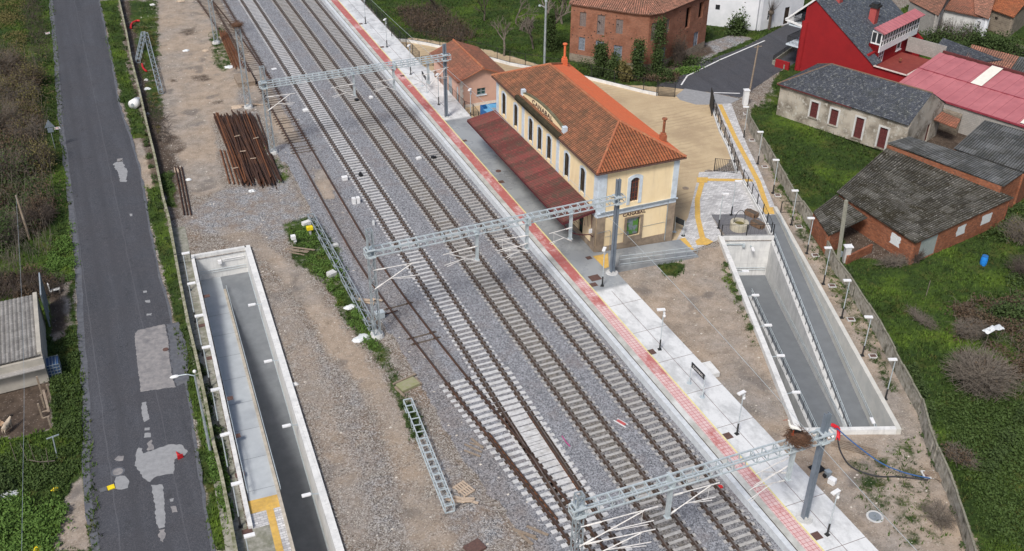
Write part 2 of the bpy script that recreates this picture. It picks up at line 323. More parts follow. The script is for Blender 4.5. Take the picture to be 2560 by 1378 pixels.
def wetplat():
    t = NT('platform_concrete'); p = t.pos()
    geo = t.n('ShaderNodeSeparateXYZ'); t.l(p, geo.inputs[0])
    y = geo.outputs[1]
    # newer pale slabs with damp blotches, older greyer concrete by the station
    c = t.mix(t.thr(t.noise(.5, 5, .7, t.pos((1.6, 1, 1))), .45, .62), (.68, .69, .695), (.5, .51, .515))
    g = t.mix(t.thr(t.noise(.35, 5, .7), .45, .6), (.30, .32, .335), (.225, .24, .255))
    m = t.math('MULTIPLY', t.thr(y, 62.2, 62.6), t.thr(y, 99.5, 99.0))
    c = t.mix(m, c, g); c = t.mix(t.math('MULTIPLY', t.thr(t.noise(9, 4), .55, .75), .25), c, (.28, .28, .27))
    return t.done(c, t.thr(t.noise(.5, 5, .7), .9, -.3))
MT['platform'] = wetplat()
def redtact():
    t = NT('red_tactile_strip'); uv = t.pos((1, 1, 1), uv=True)
    b = t.n('ShaderNodeTexBrick'); b.offset = 0; b.inputs['Scale'].default_value = 1; b.inputs['Brick Width'].default_value = .3; b.inputs['Row Height'].default_value = .3; b.inputs['Mortar Size'].default_value = .02
    n = t.noise(.33, 6, .75, t.pos((1, .8, 1)))
    b.inputs['Color1'].default_value = (.62, .40, .40, 1); b.inputs['Color2'].default_value = (.66, .50, .49, 1); b.inputs['Mortar'].default_value = (.46, .17, .17, 1); t.l(uv, b.inputs[0])
    sy = t.n('ShaderNodeSeparateXYZ'); t.l(t.pos(), sy.inputs[0]); far_ = t.math('MULTIPLY', t.thr(sy.outputs[1], 60, 66), .16)
    c = t.mix(t.thr(t.math('ADD', n, far_), .54, .66), b.outputs[0], (.42, .13, .12)); c = t.mix(t.math('MULTIPLY', t.thr(t.noise(2.5, 5, .8), .52, .7), .5), c, (.52, .42, .4))
    return t.done(c, .8)
MT['redtact'] = redtact()
MT['coping'] = simple('platform_coping', (.5, .5, .47), (.36, .36, .33), 1.3, .85, d=(.68, .69, .69), sc2=.35, fac2=.8)
MT['edgewhite'] = simple('platform_edge_paint', (.62, .65, .68), (.5, .53, .56), 3, .8, d=(.38, .4, .42), sc2=1)
MT['sleeper'] = simple('concrete_sleeper', (.46, .45, .435), (.32, .31, .3), 5, .85, d=(.3, .27, .23), sc2=1.1, fac2=.4)
MT['sleeper_new'] = simple('new_concrete_sleeper', (.60, .60, .60), (.44, .44, .44), 4, .85, d=(.3, .28, .25), sc2=1.5, fac2=.55)
MT['sleeper_old'] = simple('old_wood_sleeper', (.075, .06, .05), (.13, .105, .085), 5, .9, d=(.19, .16, .13), sc2=1.2)
MT['clip'] = simple('rail_clip', (.04, .03, .025), (.07, .045, .03), 5, .8)
def leafm(name, a, b, hue=.3):
    t = NT(name); oi = t.n('ShaderNodeNewGeometry')
    c = t.mix(t.vor(3.5, 'Distance'), a, b); c = t.mix(t.noise(.9, 4), c, b)
    t.b.inputs['Roughness'].default_value = .75
    return t.done(c, .75, 0, .2)
MT['leaf_dark'] = leafm('dark_leaves', (.028, .05, .018), (.055, .085, .026))
MT['leaf_mid'] = leafm('green_leaves', (.03, .06, .016), (.06, .095, .025))
MT['leaf_olive'] = leafm('olive_leaves', (.085, .085, .03), (.14, .12, .045))
MT['leaf_brown'] = leafm('brown_bramble', (.055, .04, .028), (.10, .07, .045))
MT['leaf_light'] = leafm('bright_leaves', (.05, .11, .02), (.095, .165, .035))
MT['bark'] = simple('bark', (.075, .06, .05), (.12, .1, .08), 6, .9)
MT['twig'] = simple('pale_twig', (.17, .15, .125), (.11, .09, .075), 6, .9)
MT['twig_dark'] = simple('dark_twig', (.06, .048, .042), (.095, .075, .062), 6, .9)
def grassm():
    t = NT('grass_blades'); n = t.noise(.45, 5, .65)
    c = t.mix(t.thr(n, .35, .65), (.058, .105, .02), (.024, .042, .012)); c = t.mix(t.thr(t.noise(.16, 5, .6), .5, .66), c, (.11, .18, .022)); c = t.mix(t.thr(t.noise(.9, 5, .7), .56, .72), c, (.14, .125, .04))
    c = t.mix(t.math('MULTIPLY', t.thr(t.noise(2.6, 5, .8), .5, .62), .65), c, (.012, .024, .007)); c = t.mix(t.math('MULTIPLY', t.thr(t.noise(5.5, 4, .8), .54, .66), .7), c, (.13, .19, .04))
    return t.done(c, .8, 0, .15)
MT['grass'] = grassm()
MT['pebble'] = simple('pebbles', (.5, .46, .4), (.3, .27, .24), 2.5, .9, d=(.7, .67, .62), sc2=3)

def groundm():
    t = NT('ground')
    A = t.n('ShaderNodeVertexColor'); A.layer_name = 'zoneA'; B = t.n('ShaderNodeVertexColor'); B.layer_name = 'zoneB'
    sa = t.n('ShaderNodeSeparateColor'); sb = t.n('ShaderNodeSeparateColor'); t.l(A.outputs[0], sa.inputs[0]); t.l(B.outputs[0], sb.inputs[0])
    grass, ball, tan = sa.outputs; sand, mud, gref = sb.outputs
    big = t.noise(.12, 5, .6); med = t.noise(.9, 6, .68); fine = t.noise(7, 5, .75); vf = t.noise(26, 3, .8)
    stones = t.vor(12.5); st2 = t.vor(6)
    # default: gravelly dirt
    def bw(x):
        n = t.n('ShaderNodeRGBToBW'); t.l(x, n.inputs[0]); return n.outputs[0]
    gray = bw(stones); gray2 = bw(st2)
    dirt = t.mix(t.thr(med, .36, .66), (.25, .225, .2), (.155, .12, .092)); dirt = t.mix(t.math('MULTIPLY', t.thr(t.noise(.33, 5, .7), .48, .64), .7), dirt, (.22, .155, .11))
    dirt = t.mix(t.math('MULTIPLY', t.thr(gray, .55, .8), .85), dirt, (.40, .38, .35)); dirt = t.mix(t.math('MULTIPLY', t.thr(gray, .4, .2), .8), dirt, (.075, .06, .048))
    gravel = t.mix(t.thr(gray, .2, .85), (.10, .105, .115), (.42, .42, .425)); gravel = t.mix(t.math('MULTIPLY', t.thr(t.noise(.5, 7, .75), .44, .62), .75), gravel, (.21, .155, .115))
    ballast = t.mix(t.thr(gray, .15, .9), (.072, .077, .088), (.37, .38, .41)); ballast = t.mix(t.math('MULTIPLY', t.thr(vf, .3, .7), .3), ballast, (.27, .27, .28))
    ballast = t.mix(t.math('MULTIPLY', t.thr(t.noise(.35, 5, .65), .5, .72), .35), ballast, (.22, .17, .15))
    sxp = t.n('ShaderNodeSeparateXYZ'); t.l(t.pos(), sxp.inputs[0])
    for x0_, x1_, k_, cc_ in ((26.0, 28.0, .75, (.155, .135, .105)), (29.9, 31.95, .5, (.16, .145, .125)), (21.6, 23.6, .2, (.2, .18, .16)), (17.4, 19.6, .4, (.2, .16, .13))):
        st_ = t.math('MULTIPLY', t.thr(sxp.outputs[0], x0_-.35, x0_+.2), t.thr(sxp.outputs[0], x1_+.35, x1_-.2)); ballast = t.mix(t.math('MULTIPLY', t.math('MULTIPLY', st_, k_), t.thr(t.noise(1.3, 5, .7), .2, .6)), ballast, t.mix(t.thr(gray, .2, .9), tuple(q*.5 for q in cc_), tuple(q*1.5 for q in cc_)))
    tanc = t.mix(t.thr(big, .4, .62), t.mix(t.thr(med, .35, .65), (.40, .32, .25), (.26, .205, .155)), t.mix(t.thr(med, .4, .6), (.31, .28, .255), (.20, .18, .16))); tanc = t.mix(t.math('MULTIPLY', t.thr(fine, .45, .7), .5), tanc, (.42, .35, .28)); tanc = t.mix(t.math('MULTIPLY', t.thr(gray, .78, .9), .5), tanc, (.5, .46, .4)); tanc = t.mix(t.math('MULTIPLY', t.thr(gray, .25, .12), .4), tanc, (.12, .09, .065)); tanc = t.mix(t.math('MULTIPLY', t.thr(t.noise(.28, 3, .5), .6, .68), .6), tanc, (.12, .11, .105))
    sandc = t.mix(t.thr(t.noise(.22, 7, .62), .35, .65), (.52, .41, .265), (.42, .32, .205)); sandc = t.mix(t.math('MULTIPLY', t.thr(fine, .5, .75), .35), sandc, (.55, .44, .29))
    wv = t.n('ShaderNodeTexWave'); wv.wave_type = 'RINGS'; wv.inputs['Scale'].default_value = .42; wv.inputs['Distortion'].default_value = 7; wv.inputs['Detail'].default_value = 3; wv.inputs['Detail Scale'].default_value = .6; mpw = t.n('ShaderNodeMapping'); mpw.inputs['Location'].default_value = (-63, -90, 0); t.l(t.pos(), mpw.inputs[0]); t.l(mpw.outputs[0], wv.inputs[0]); sandc = t.mix(t.math('MULTIPLY', t.math('MULTIPLY', t.thr(wv.outputs['Fac'], .72, .95), t.thr(t.noise(.15, 4), .42, .6)), .5), sandc, (.30, .225, .145)); sandc = t.mix(t.math('MULTIPLY', t.thr(t.noise(.11, 5, .65), .5, .64), .45), sandc, (.33, .25, .165)); sandc = t.mix(t.math('MULTIPLY', t.thr(gray, .8, .92), .35), sandc, (.62, .54, .42))
    mudc = t.mix(t.thr(med, .35, .6), (.045, .034, .027), (.10, .075, .058)); mudc = t.mix(t.math('MULTIPLY', t.thr(gray, .8, .9), .6), mudc, (.24, .2, .17))
    gr = t.mix(t.thr(med, .3, .65), (.05, .088, .018), (.022, .040, .012)); gr = t.mix(t.thr(t.noise(.3, 6, .7), .52, .68), gr, (.095, .10, .026)); gr = t.mix(t.math('MULTIPLY', t.thr(t.noise(.16, 5, .6), .5, .66), .6), gr, (.10, .16, .02)); gr = t.mix(t.math('MULTIPLY', t.thr(t.noise(2.6, 5, .8), .5, .62), .75), gr, (.014, .028, .008)); gr = t.mix(t.math('MULTIPLY', t.thr(t.noise(5.5, 4, .8), .55, .68), .5), gr, (.11, .15, .035)); gr = t.mix(t.math('MULTIPLY', t.thr(fine, .5, .72), .5), gr, (.022, .04, .01)); gr = t.mix(t.math('MULTIPLY', t.thr(t.noise(1.7, 5, .75), .6, .72), .6), gr, (.14, .115, .05))
    nz = t.math('ADD', t.math('ADD', t.math('MULTIPLY', med, .5), t.math('MULTIPLY', fine, .25)), t.math('MULTIPLY', t.noise(.35, 4, .6), .25))
    def zone(w, base, col, soft=.10):
        x = t.math('ADD', w, t.math('MULTIPLY', t.math('SUBTRACT', nz, .5), 2.6)); return t.mix(t.thr(x, .5-soft, .5+soft), base, col)
    c = zone(gref, dirt, gravel, .3); c = zone(tan, c, tanc, .22); c = zone(sand, c, sandc, .06); c = zone(ball, c, ballast, .1); c = zone(mud, c, mudc, .25); c = zone(grass, c, gr, .12)
    h = t.math('ADD', t.math('MULTIPLY', gray, .5), t.math('MULTIPLY', fine, .8)); t.bump(h, .55, .05)
    return t.done(c, .92, 0, .15)
MT['ground'] = groundm()
# ---------------------------------------------------------------- frames of the two sunken ramps
class Fr:
    def __init__(s, o, ang): s.o = Vector((o[0], o[1], 0)); s.u = Vector((math.cos(ang), math.sin(ang), 0)); s.v = Vector((-math.sin(ang), math.cos(ang), 0)); s.a = ang
    def __call__(s, u, v, z=0.0): return s.o+s.u*u+s.v*v+Vector((0, 0, z))
RR = Fr((39.8, 41.9), math.radians(-21.0))          # right ramp: u across (0..7.05), v away from camera (0..32)
LR = Fr((4.65, 81.1), math.atan2(.0425*-1, 1))       # left ramp: u across (0..4.5), v towards +Y (negative = nearer)
RW2 = Fr((RR(6.9, 0).x, RR(6.9, 0).y), math.radians(-21.0+1.2))          # slightly converging right-hand wall
LWID, RWID, RLEN1, RLEN2, RDIV = 4.5, 7.05, 26.3, 31.8, 4.75

# ---------------------------------------------------------------- ground sheet with surface zones
def ground():
    x0, x1, y0, y1, st = -60.0, 150.0, 12.0, 260.0, .4
    nx, ny = int((x1-x0)/st)+1, int((y1-y0)/st)+1
    X, Y = np.meshgrid(np.linspace(x0, x1, nx), np.linspace(y0, y1, ny))
    def inside(poly):
        poly = [(p[0], p[1]) for p in poly]; r = np.zeros(X.shape, bool); n = len(poly)
        for i in range(n):
            ax, ay = poly[i]; bx, by = poly[(i+1) % n]
            if ay == by: continue
            c = ((ay > Y) != (by > Y)) & (X < (bx-ax)*(Y-ay)/(by-ay)+ax); r ^= c
        return r.astype(float)
    def blur(a, k=1):
        for _ in range(k):
            p = np.pad(a, 1, mode='edge'); a = (p[:-2, 1:-1]+p[2:, 1:-1]+p[1:-1, :-2]+p[1:-1, 2:]+p[1:-1, 1:-1]*2)/6
        return a
    Z = {k: np.zeros(X.shape) for k in ('grass', 'ball', 'tan', 'sand', 'mud', 'gref')}
    def z(k, px, val=1.0, bl=2, world=False):
        w = blur(inside(px if world else PL(px)), bl)*val
        if val > 0:
            Z[k] = np.maximum(Z[k], w)
        else: Z[k] = np.clip(Z[k]+w, 0, 1)
    # everything beyond the station is meadow
    z('grass', [(-60, 12), (-5.2, 12), (-5.6, 50), (-5.2, 80), (-4.4, 110), (-3.4, 165), (-1, 260), (-60, 260)], world=True)
    z('grass', [(38.3, 112), (60, 98), (70, 96), (95, 118), (150, 130), (150, 260), (37.9, 260)], world=True)
    z('grass', PL([(1868, 292), (1923, 368), (1984, 470), (2030, 534), (2090, 640), (2123, 690), (2199, 805), (2275, 945), (2325, 1070), (2380, 1195), (2446, 1378)])+[Vector((38, 12, 0)), Vector((150, 12, 0)), Vector((150, 130, 0)), Vector((80, 100, 0))], world=True)
    # verge between road and long wall
    z('grass', [(250, 0), (297, 0), (318, 150), (345, 270), (375, 350), (410, 500), (440, 640), (470, 770), (505, 950), (545, 1100), (600, 1378), (528, 1378), (500, 1150), (478, 1000), (440, 840), (408, 700), (378, 560), (350, 420), (330, 340), (300, 250), (275, 130)], .85, 1)
    z('mud', [(292, 0), (310, 0), (345, 250), (375, 350), (410, 500), (450, 650), (480, 800), (520, 950), (562, 1100), (620, 1378), (575, 1378), (535, 1150), (490, 950), (450, 800), (425, 650), (395, 520), (350, 340), (325, 200)], .75, 1)
    z('tan', [(328, 342), (362, 350), (395, 440), (392, 480), (365, 470), (345, 400)], 1, 1); z('grass', [(335, 345), (368, 345), (395, 440), (385, 470), (362, 462), (345, 400)], -1, 1)
    # strip with debris along the yard side of the wall
    z('grass', [(315, 0), (395, 0), (400, 150), (392, 200), (415, 260), (400, 320), (370, 300), (345, 150)], .72, 3)
    z('mud', [(305, 0), (345, 0), (350, 120), (365, 180), (400, 250), (400, 330), (440, 400), (450, 560), (430, 560), (395, 430), (372, 340), (345, 200), (325, 100)], 1.0, 3)
    z('grass', [(400, 420), (435, 430), (440, 520), (420, 530)], .8, 1)
    # yard: trodden earth and gravel
    z('tan', [(395, -40), (520, -40), (560, 60), (600, 200), (590, 280), (530, 300), (545, 400), (560, 470), (480, 500), (450, 400), (400, 350), (410, 240), (398, 120)], .95, 3)
    z('tan', [(520, 560), (640, 575), (700, 640), (770, 680), (850, 790), (900, 850), (960, 930), (1010, 1030), (1040, 1100), (1090, 1230), (1150, 1378), (1010, 1378), (990, 1200), (940, 1050), (890, 960), (820, 900), (780, 800), (700, 690), (640, 640), (560, 600)], .62, 3)
    z('tan', [(640, 590), (700, 640), (780, 720), (860, 830), (930, 930), (900, 960), (830, 880), (770, 780), (690, 680), (640, 610)], 1, 2)
    z('gref', [(440, 560), (560, 470), (720, 440), (780, 560), (840, 640), (780, 650), (720, 560), (700, 640), (640, 580), (520, 590)], .8, 5)
    z('tan', [(640, 690), (720, 710), (790, 860), (850, 1010), (900, 1150), (960, 1378), (860, 1378), (780, 1100), (700, 880)], .5, 5)
    z('gref', [(650, 760), (700, 700), (820, 880), (920, 980), (980, 1150), (1060, 1378), (860, 1378), (760, 1050), (680, 850)], .42, 5)
    z('gref', [(1040, 1060), (1130, 1150), (1200, 1230), (1330, 1378), (1150, 1378), (1080, 1250)], .65, 4)
    z('gref', [(540, 250), (620, 230), (700, 400), (740, 480), (700, 470), (640, 300)], .6, 2)
    for q in ([(452, 72), (485, 68), (492, 82), (470, 90), (448, 84)], [(478, 186), (520, 184), (530, 198), (505, 204), (480, 200)], [(425, 196), (446, 195), (446, 206), (428, 207)], [(525, 248), (565, 250), (560, 262), (530, 262)], [(400, 330), (450, 340), (470, 370), (440, 395), (405, 380)]): z('mud', q, .62, 1)
    z('tan', [(1850, 300), (1880, 290), (1930, 375), (1990, 470), (2090, 640), (2200, 800), (2300, 990), (2345, 1110), (2250, 1100), (2235, 1060), (1945, 520), (1900, 430)], 1, 1); z('grass', [(1890, 380), (1960, 480), (2040, 600), (2140, 760), (2220, 900), (2260, 980), (2235, 985), (2150, 860), (2050, 690), (1985, 580), (1940, 500)], .5, 2)
    z('mud', [(1868, 292), (1885, 300), (1990, 470), (2085, 620), (2200, 800), (2270, 930), (2258, 940), (2180, 820), (2060, 640), (1965, 480)], .55, 2); z('grass', [(1868, 292), (1878, 296), (1980, 470), (2075, 620), (2190, 800), (2262, 930), (2240, 930), (2160, 800), (2040, 620), (1945, 470)], .78, 2)
    # green tufty strips
    z('grass', [(705, 555), (775, 540), (800, 560), (850, 620), (870, 700), (920, 800), (975, 880), (1000, 960), (1050, 1020), (1060, 1100), (1035, 1120), (1010, 1060), (960, 930), (900, 860), (860, 800), (800, 700), (740, 660)], .72, 2)
    z('grass', [(640, 290), (680, 380), (720, 420), (740, 450), (700, 460), (660, 380), (630, 310)], .6, 2)
    z('grass', [(520, 80), (560, 60), (590, 150), (560, 190), (530, 160)], .6, 2)
    # ballast under the tracks
    z('ball', [(15.6, 120), (15.2, 106), (15.9, 100), (16.3, 88), (16.2, 72), (17.2, 64), (17.4, 58), (17.2, 52), (17.6, 47), (18.3, 42), (18.8, 36), (20.0, 12), (33.0, 12), (33.0, 260), (15.2, 260), (15.2, 160)], 1, 1, True)
    z('ball', [(15.5, 101), (19.2, 101), (19.2, 175), (13.5, 175), (15.5, 140)], -.75, 1, True)
    z('tan', [(16.6, 98), (19.0, 98), (19.0, 175), (15.0, 175), (15.6, 140)], .75, 1, True)
    z('tan', [(775, 420), (815, 420), (850, 500), (805, 500)], .9, 1); z('ball', [(775, 420), (812, 420), (845, 500), (805, 500)], -.8, 1)
    # sand yard of the station
    z('sand', [(37.6, 127), (40, 127.5), (48, 119), (54, 108), (58.5, 102.2), (65.2, 98.7), (67.3, 97.2), (66.2, 95.0), (59.9, 80.5), (56.8, 78.6), (51.2, 80.2), (49.0, 73), (46.6, 68.6), (45.0, 67.5), (37.6, 93), (37.6, 97), (38.5, 113), (37.6, 116)], 1, 1, True)
    z('grass', [(37.6, 127), (40, 127.5), (48, 119), (54, 108), (58.5, 102.2), (65.2, 98.7), (67.3, 97.2), (66.2, 95.0), (59.9, 80.5), (56.8, 78.6), (51.2, 80.2), (49.0, 73), (46.6, 68.6), (45.0, 67.5), (37.6, 93)], -1, 1, True)
    z('sand', [(1690, 395), (1762, 425), (1752, 470), (1724, 550), (1694, 607), (1660, 560)], 1, 1); z('tan', [(1690, 395), (1762, 425), (1752, 470), (1724, 550), (1694, 607), (1660, 560)], -1, 1)
    z('mud', [(37.6, 92.5), (44.5, 92.5), (44.5, 97), (38.2, 103), (37.6, 103)], .35, 1, True)
    # earth between platform and right ramp, and beyond it to the fence
    z('tan', [(37.6, 66.2), (46, 65.5), (49.3, 66), (39.8, 41.9), (46.5, 39.5), (48.5, 44), (60, 75), (65, 88), (63, 88), (57.5, 69.5), (46.8, 40), (52, 44), (44, 12), (37.3, 12)], .9, 2, True)
    z('tan', [(37.6, 66.2), (46, 65.5), (49.2, 65.5), (39.9, 42), (46.5, 39.5), (50.5, 43), (44, 25), (37.0, 25)], 1, 2, True)
    z('grass', [(2225, 1100), (2300, 1080), (2330, 1200), (2400, 1378), (2240, 1378), (2130, 1250), (2120, 1150)], .42, 3)
    z('grass', [(1640, 655), (1690, 650), (1715, 660), (1700, 690), (1660, 690)], .85, 1); z('grass', [(1535, 700), (1570, 700), (1570, 730), (1545, 725)], .6, 1)
    z('grass', [(1960, 480), (2010, 560), (2080, 690), (2180, 850), (2250, 980), (2235, 1000), (2150, 860), (2060, 700), (1990, 580)], .55, 2)
    z('grass', [(1810, 640), (1860, 760), (1900, 860), (1885, 880), (1850, 790), (1800, 680)], .6, 1)
    z('grass', [(1540, 700), (1690, 850), (1780, 960), (1900, 1080), (1880, 1080), (1760, 960), (1640, 830), (1530, 715)], .5, 1)
    # left side: bramble floor, garden, goat pen, track
    z('mud', [(60, 90), (105, 130), (120, 300), (150, 500), (140, 620), (120, 700), (60, 640), (0, 700), (0, 300), (30, 200)], .8, 3)
    z('mud', [(0, 690), (110, 690), (160, 720), (165, 820), (120, 850), (0, 800)], .9, 2)
    z('mud', [(-60, 1000), (100, 950), (128, 960), (128, 1075), (60, 1092), (-60, 1090)], 1.6, 0)
    z('grass', [(-60, 1000), (100, 950), (128, 960), (128, 1075), (60, 1092), (-60, 1090)], -1, 0)
    z('tan', [(125, 720), (175, 700), (180, 800), (170, 830), (130, 860), (120, 800)], .8, 1); z('grass', [(125, 720), (175, 700), (180, 800), (170, 830), (130, 860), (120, 800)], -.8, 1)
    z('tan', [(205, 1190), (218, 1300), (225, 1378), (130, 1378), (150, 1290), (185, 1200)], 1, 1); z('grass', [(205, 1190), (218, 1300), (225, 1378), (130, 1378), (150, 1290), (185, 1200)], -1, 1)
    z('mud', [(65, 1120), (120, 1100), (145, 1150), (140, 1220), (90, 1230), (70, 1180)], .45, 2)
    # brick house bed, gravel forecourt, dark hedge ground on the right
    z('mud', [(1420, 150), (1590, 190), (1680, 195), (1700, 170), (1790, 130), (1760, 105), (1640, 175), (1500, 170)], .8, 1)
    z('grass', [(1420, 150), (1590, 190), (1680, 195), (1700, 170), (1790, 130), (1760, 105), (1640, 175), (1500, 170)], -.9, 1); z('grass', [(2290, 270), (2460, 300), (2400, 400), (2290, 400)], -1, 1); z('grass', [(2100, 560), (2230, 560), (2260, 660), (2120, 640)], -1, 1); z('grass', [(2330, 110), (2560, 110), (2560, 200), (2400, 190)], -.8, 2); z('grass', [(1930, 190), (1880, 240), (1905, 280), (1950, 250)], -.4, 2)
    z('gref', [(1755, 110), (1830, 82), (1890, 95), (1830, 125), (1720, 185), (1700, 180)], 1, 1); z('grass', [(1755, 110), (1830, 85), (1885, 95), (1790, 135), (1720, 185), (1700, 180)], -.9, 1)
    z('mud', [(1000, 30), (1100, 20), (1160, 70), (1190, 100), (1120, 110), (1020, 70)], .5, 3)
    z('mud', [(2330, 110), (2560, 110), (2560, 200), (2400, 190)], 1, 2); z('mud', [(2080, 590), (2200, 600), (2300, 660), (2280, 720), (2150, 640)], .8, 2)
    z('mud', [(2330, 820), (2560, 830), (2560, 1010), (2450, 1040), (2330, 950)], .5, 4); z('tan', [(2380, 1080), (2430, 1110), (2440, 1170), (2400, 1180)], .5, 2)
    z('mud', [(2290, 270), (2460, 300), (2400, 400), (2290, 400)], 1.5, 1); z('mud', [(2100, 560), (2230, 560), (2260, 660), (2120, 640)], 1.3, 1)
    z('grass', [(1640, 215), (1700, 190), (1745, 160), (1860, 118), (1965, 62), (2010, 20), (2120, 20), (2040, 130), (1955, 175), (1880, 225), (1850, 245), (1780, 232), (1700, 222)], -1, 0); z('grass', [(1690, 240), (1712, 222), (1790, 235), (1850, 248), (1825, 260), (1740, 262)], -1, 0); z('grass', [(-5.0, 12), (-5.0, 60), (-4.6, 110), (-3.2, 165), (0, 165), (0, 12)], -1, 0, True)
    hgt = np.zeros(X.shape); rs = np.random.RandomState(3)
    for k in range(26):                                  # gentle unevenness of the meadow and earth only
        a = rs.uniform(0, 6.28); f = rs.uniform(.15, 1.3); hgt += np.sin((X*np.cos(a)+Y*np.sin(a))*f+rs.uniform(0, 6))*.02/np.sqrt(f)
    soft = np.maximum(np.maximum(Z['grass'], Z['tan']*.6), Z['mud']*.7)
    soft *= 1-np.clip(blur(((X > 15) & (X < 38)).astype(float), 3)*1.2, 0, 1)
    hgt = np.minimum(hgt*soft, .0)
    V = np.stack([X, Y, hgt], -1).reshape(-1, 3)
    idx = np.arange(nx*ny).reshape(ny, nx)
    Fq = np.stack([idx[:-1, :-1], idx[:-1, 1:], idx[1:, 1:], idx[1:, :-1]], -1).reshape(-1, 4)
    me = bpy.data.meshes.new('ground'); me.vertices.add(len(V)); me.vertices.foreach_set('co', V.ravel())
    me.loops.add(len(Fq)*4); me.loops.foreach_set('vertex_index', Fq.ravel().astype(np.int32))
    me.polygons.add(len(Fq)); me.polygons.foreach_set('loop_start', np.arange(0, len(Fq)*4, 4, dtype=np.int32)); me.polygons.foreach_set('loop_total', np.full(len(Fq), 4, dtype=np.int32))
    me.update(calc_edges=True)
    for nm, ks in (('zoneA', ('grass', 'ball', 'tan')), ('zoneB', ('sand', 'mud', 'gref'))):
        ca = me.color_attributes.new(nm, 'FLOAT_COLOR', 'POINT')
        ca.data.foreach_set('color', np.stack([np.clip(Z[k], 0, 1).ravel() for k in ks]+[np.ones(nx*ny)], -1).ravel())
    bm = bmesh.new(); bm.from_mesh(me)
    regs = [[LR(.1, -60), LR(LWID-.1, -60), LR(LWID-.1, -.1), LR(.1, -.1)],
            [RR(.1, .1), RR(RDIV, .1), RR(RDIV, RLEN1-.15), RR(.1, RLEN1-.15)],
            [RR(RDIV-.01, .1), RR(7.0, .1), RR(6.42, RLEN2), RR(RDIV-.01, RLEN2)]]
    def inq(c, q, mrg=0):
        for i in range(4):
            a = q[i]; b = q[(i+1) % 4]; e = (b-a).normalized()
            if e.x*(c.y-a.y)-e.y*(c.x-a.x) < -mrg: return False
        return True
    for q in regs:
        for i in range(4):
            a = q[i]; b = q[(i+1) % 4]; e = (b-a).normalized(); nrm = Vector((-e.y, e.x, 0))
            fs = [f for f in bm.faces if inq(f.calc_center_median(), q, 1.2)]
            g = list({x for f in fs for x in list(f.verts)+list(f.edges)})+fs
            bmesh.ops.bisect_plane(bm, geom=g, plane_co=a, plane_no=nrm, dist=1e-4)
        dl = [f for f in bm.faces if inq(f.calc_center_median(), q)]
        bmesh.ops.delete(bm, geom=dl, context='FACES')
    bm.to_mesh(me); bm.free(); me.materials.append(MT['ground'])
    ob = bpy.data.objects.new('ground', me); COL.objects.link(ob); struct(ob)
    far = MB()
    for c, d in (((-680, 300, -.55), (1240, 2600, .5)), ((775, 300, -.55), (1250, 2600, .5)), ((45, 930, -.55), (210, 1340, .5)), ((45, -494, -.55), (210, 1012, .5))): far.box(c, d)
    struct(far.build('outlying_ground', NT('far_meadow').done((.05, .085, .02), .9)))
    return Z, X, Y
ZG, GX, GY = ground()
def zone_at(k, x, y):
    i = int(round((y-12)/.4)); j = int(round((x+60)/.4))
    return ZG[k][i, j] if 0 <= i < ZG[k].shape[0] and 0 <= j < ZG[k].shape[1] else 0

# ---------------------------------------------------------------- flat sheets (roads, paving)
def rough_edge(poly, amp=.08, step=.35, seed=1):
    r = random.Random(seed); out = []
    n = len(poly)
    for i in range(n):
        a, b = Vector(poly[i]), Vector(poly[(i+1) % n]); L = (b-a).length; k = max(1, int(L/step)); nn = Vector((-(b-a).y, (b-a).x, 0)).normalized()
        for j in range(k): out.append(a.lerp(b, j/k)+nn*r.uniform(-amp, amp)*(1 if j else .5))
    return out
def sheet(name, poly, z, m, kind='structure', thick=.03, amp=0, step=.35, seed=1):
    if amp: poly = rough_edge(poly, amp, step, seed)
    b = MB(); b.prism([(p[0], p[1]) for p in poly], z-thick, z)
    o = b.build(name, m); struct(o, kind); return o
E_L = [(118, -60), (122, 0), (135, 150), (145, 300), (160, 420), (175, 560), (190, 700), (196, 850), (207, 1000), (203, 1170), (213, 1290), (228, 1378)]
E_R = [(244, -60), (250, 0), (278, 130), (300, 260), (330, 345), (352, 420), (376, 560), (403, 690), (424, 760), (452, 900), (478, 1000), (498, 1150), (524, 1300), (538, 1378)]
wl, wr = PL(E_L), PL(E_R)
wl = [Vector((-6.2, 20, 0))]+wl[::-1]+[Vector((-3.0, 260, 0))]; wr = [Vector((-.2, 20, 0))]+wr[::-1]+[Vector((3.3, 260, 0))]
sheet('road_shoulder', wl+wr[::-1], .012, MT['asphalt_edge'], amp=.1, step=1.1)
wl2 = [p+Vector((.5, 0, 0)) for p in wl]; wr2 = [p+Vector((-.22, 0, 0)) for p in wr]
sheet('road', wl2+wr2[::-1], .018, MT['asphalt'], amp=.06, step=1.3, seed=2)
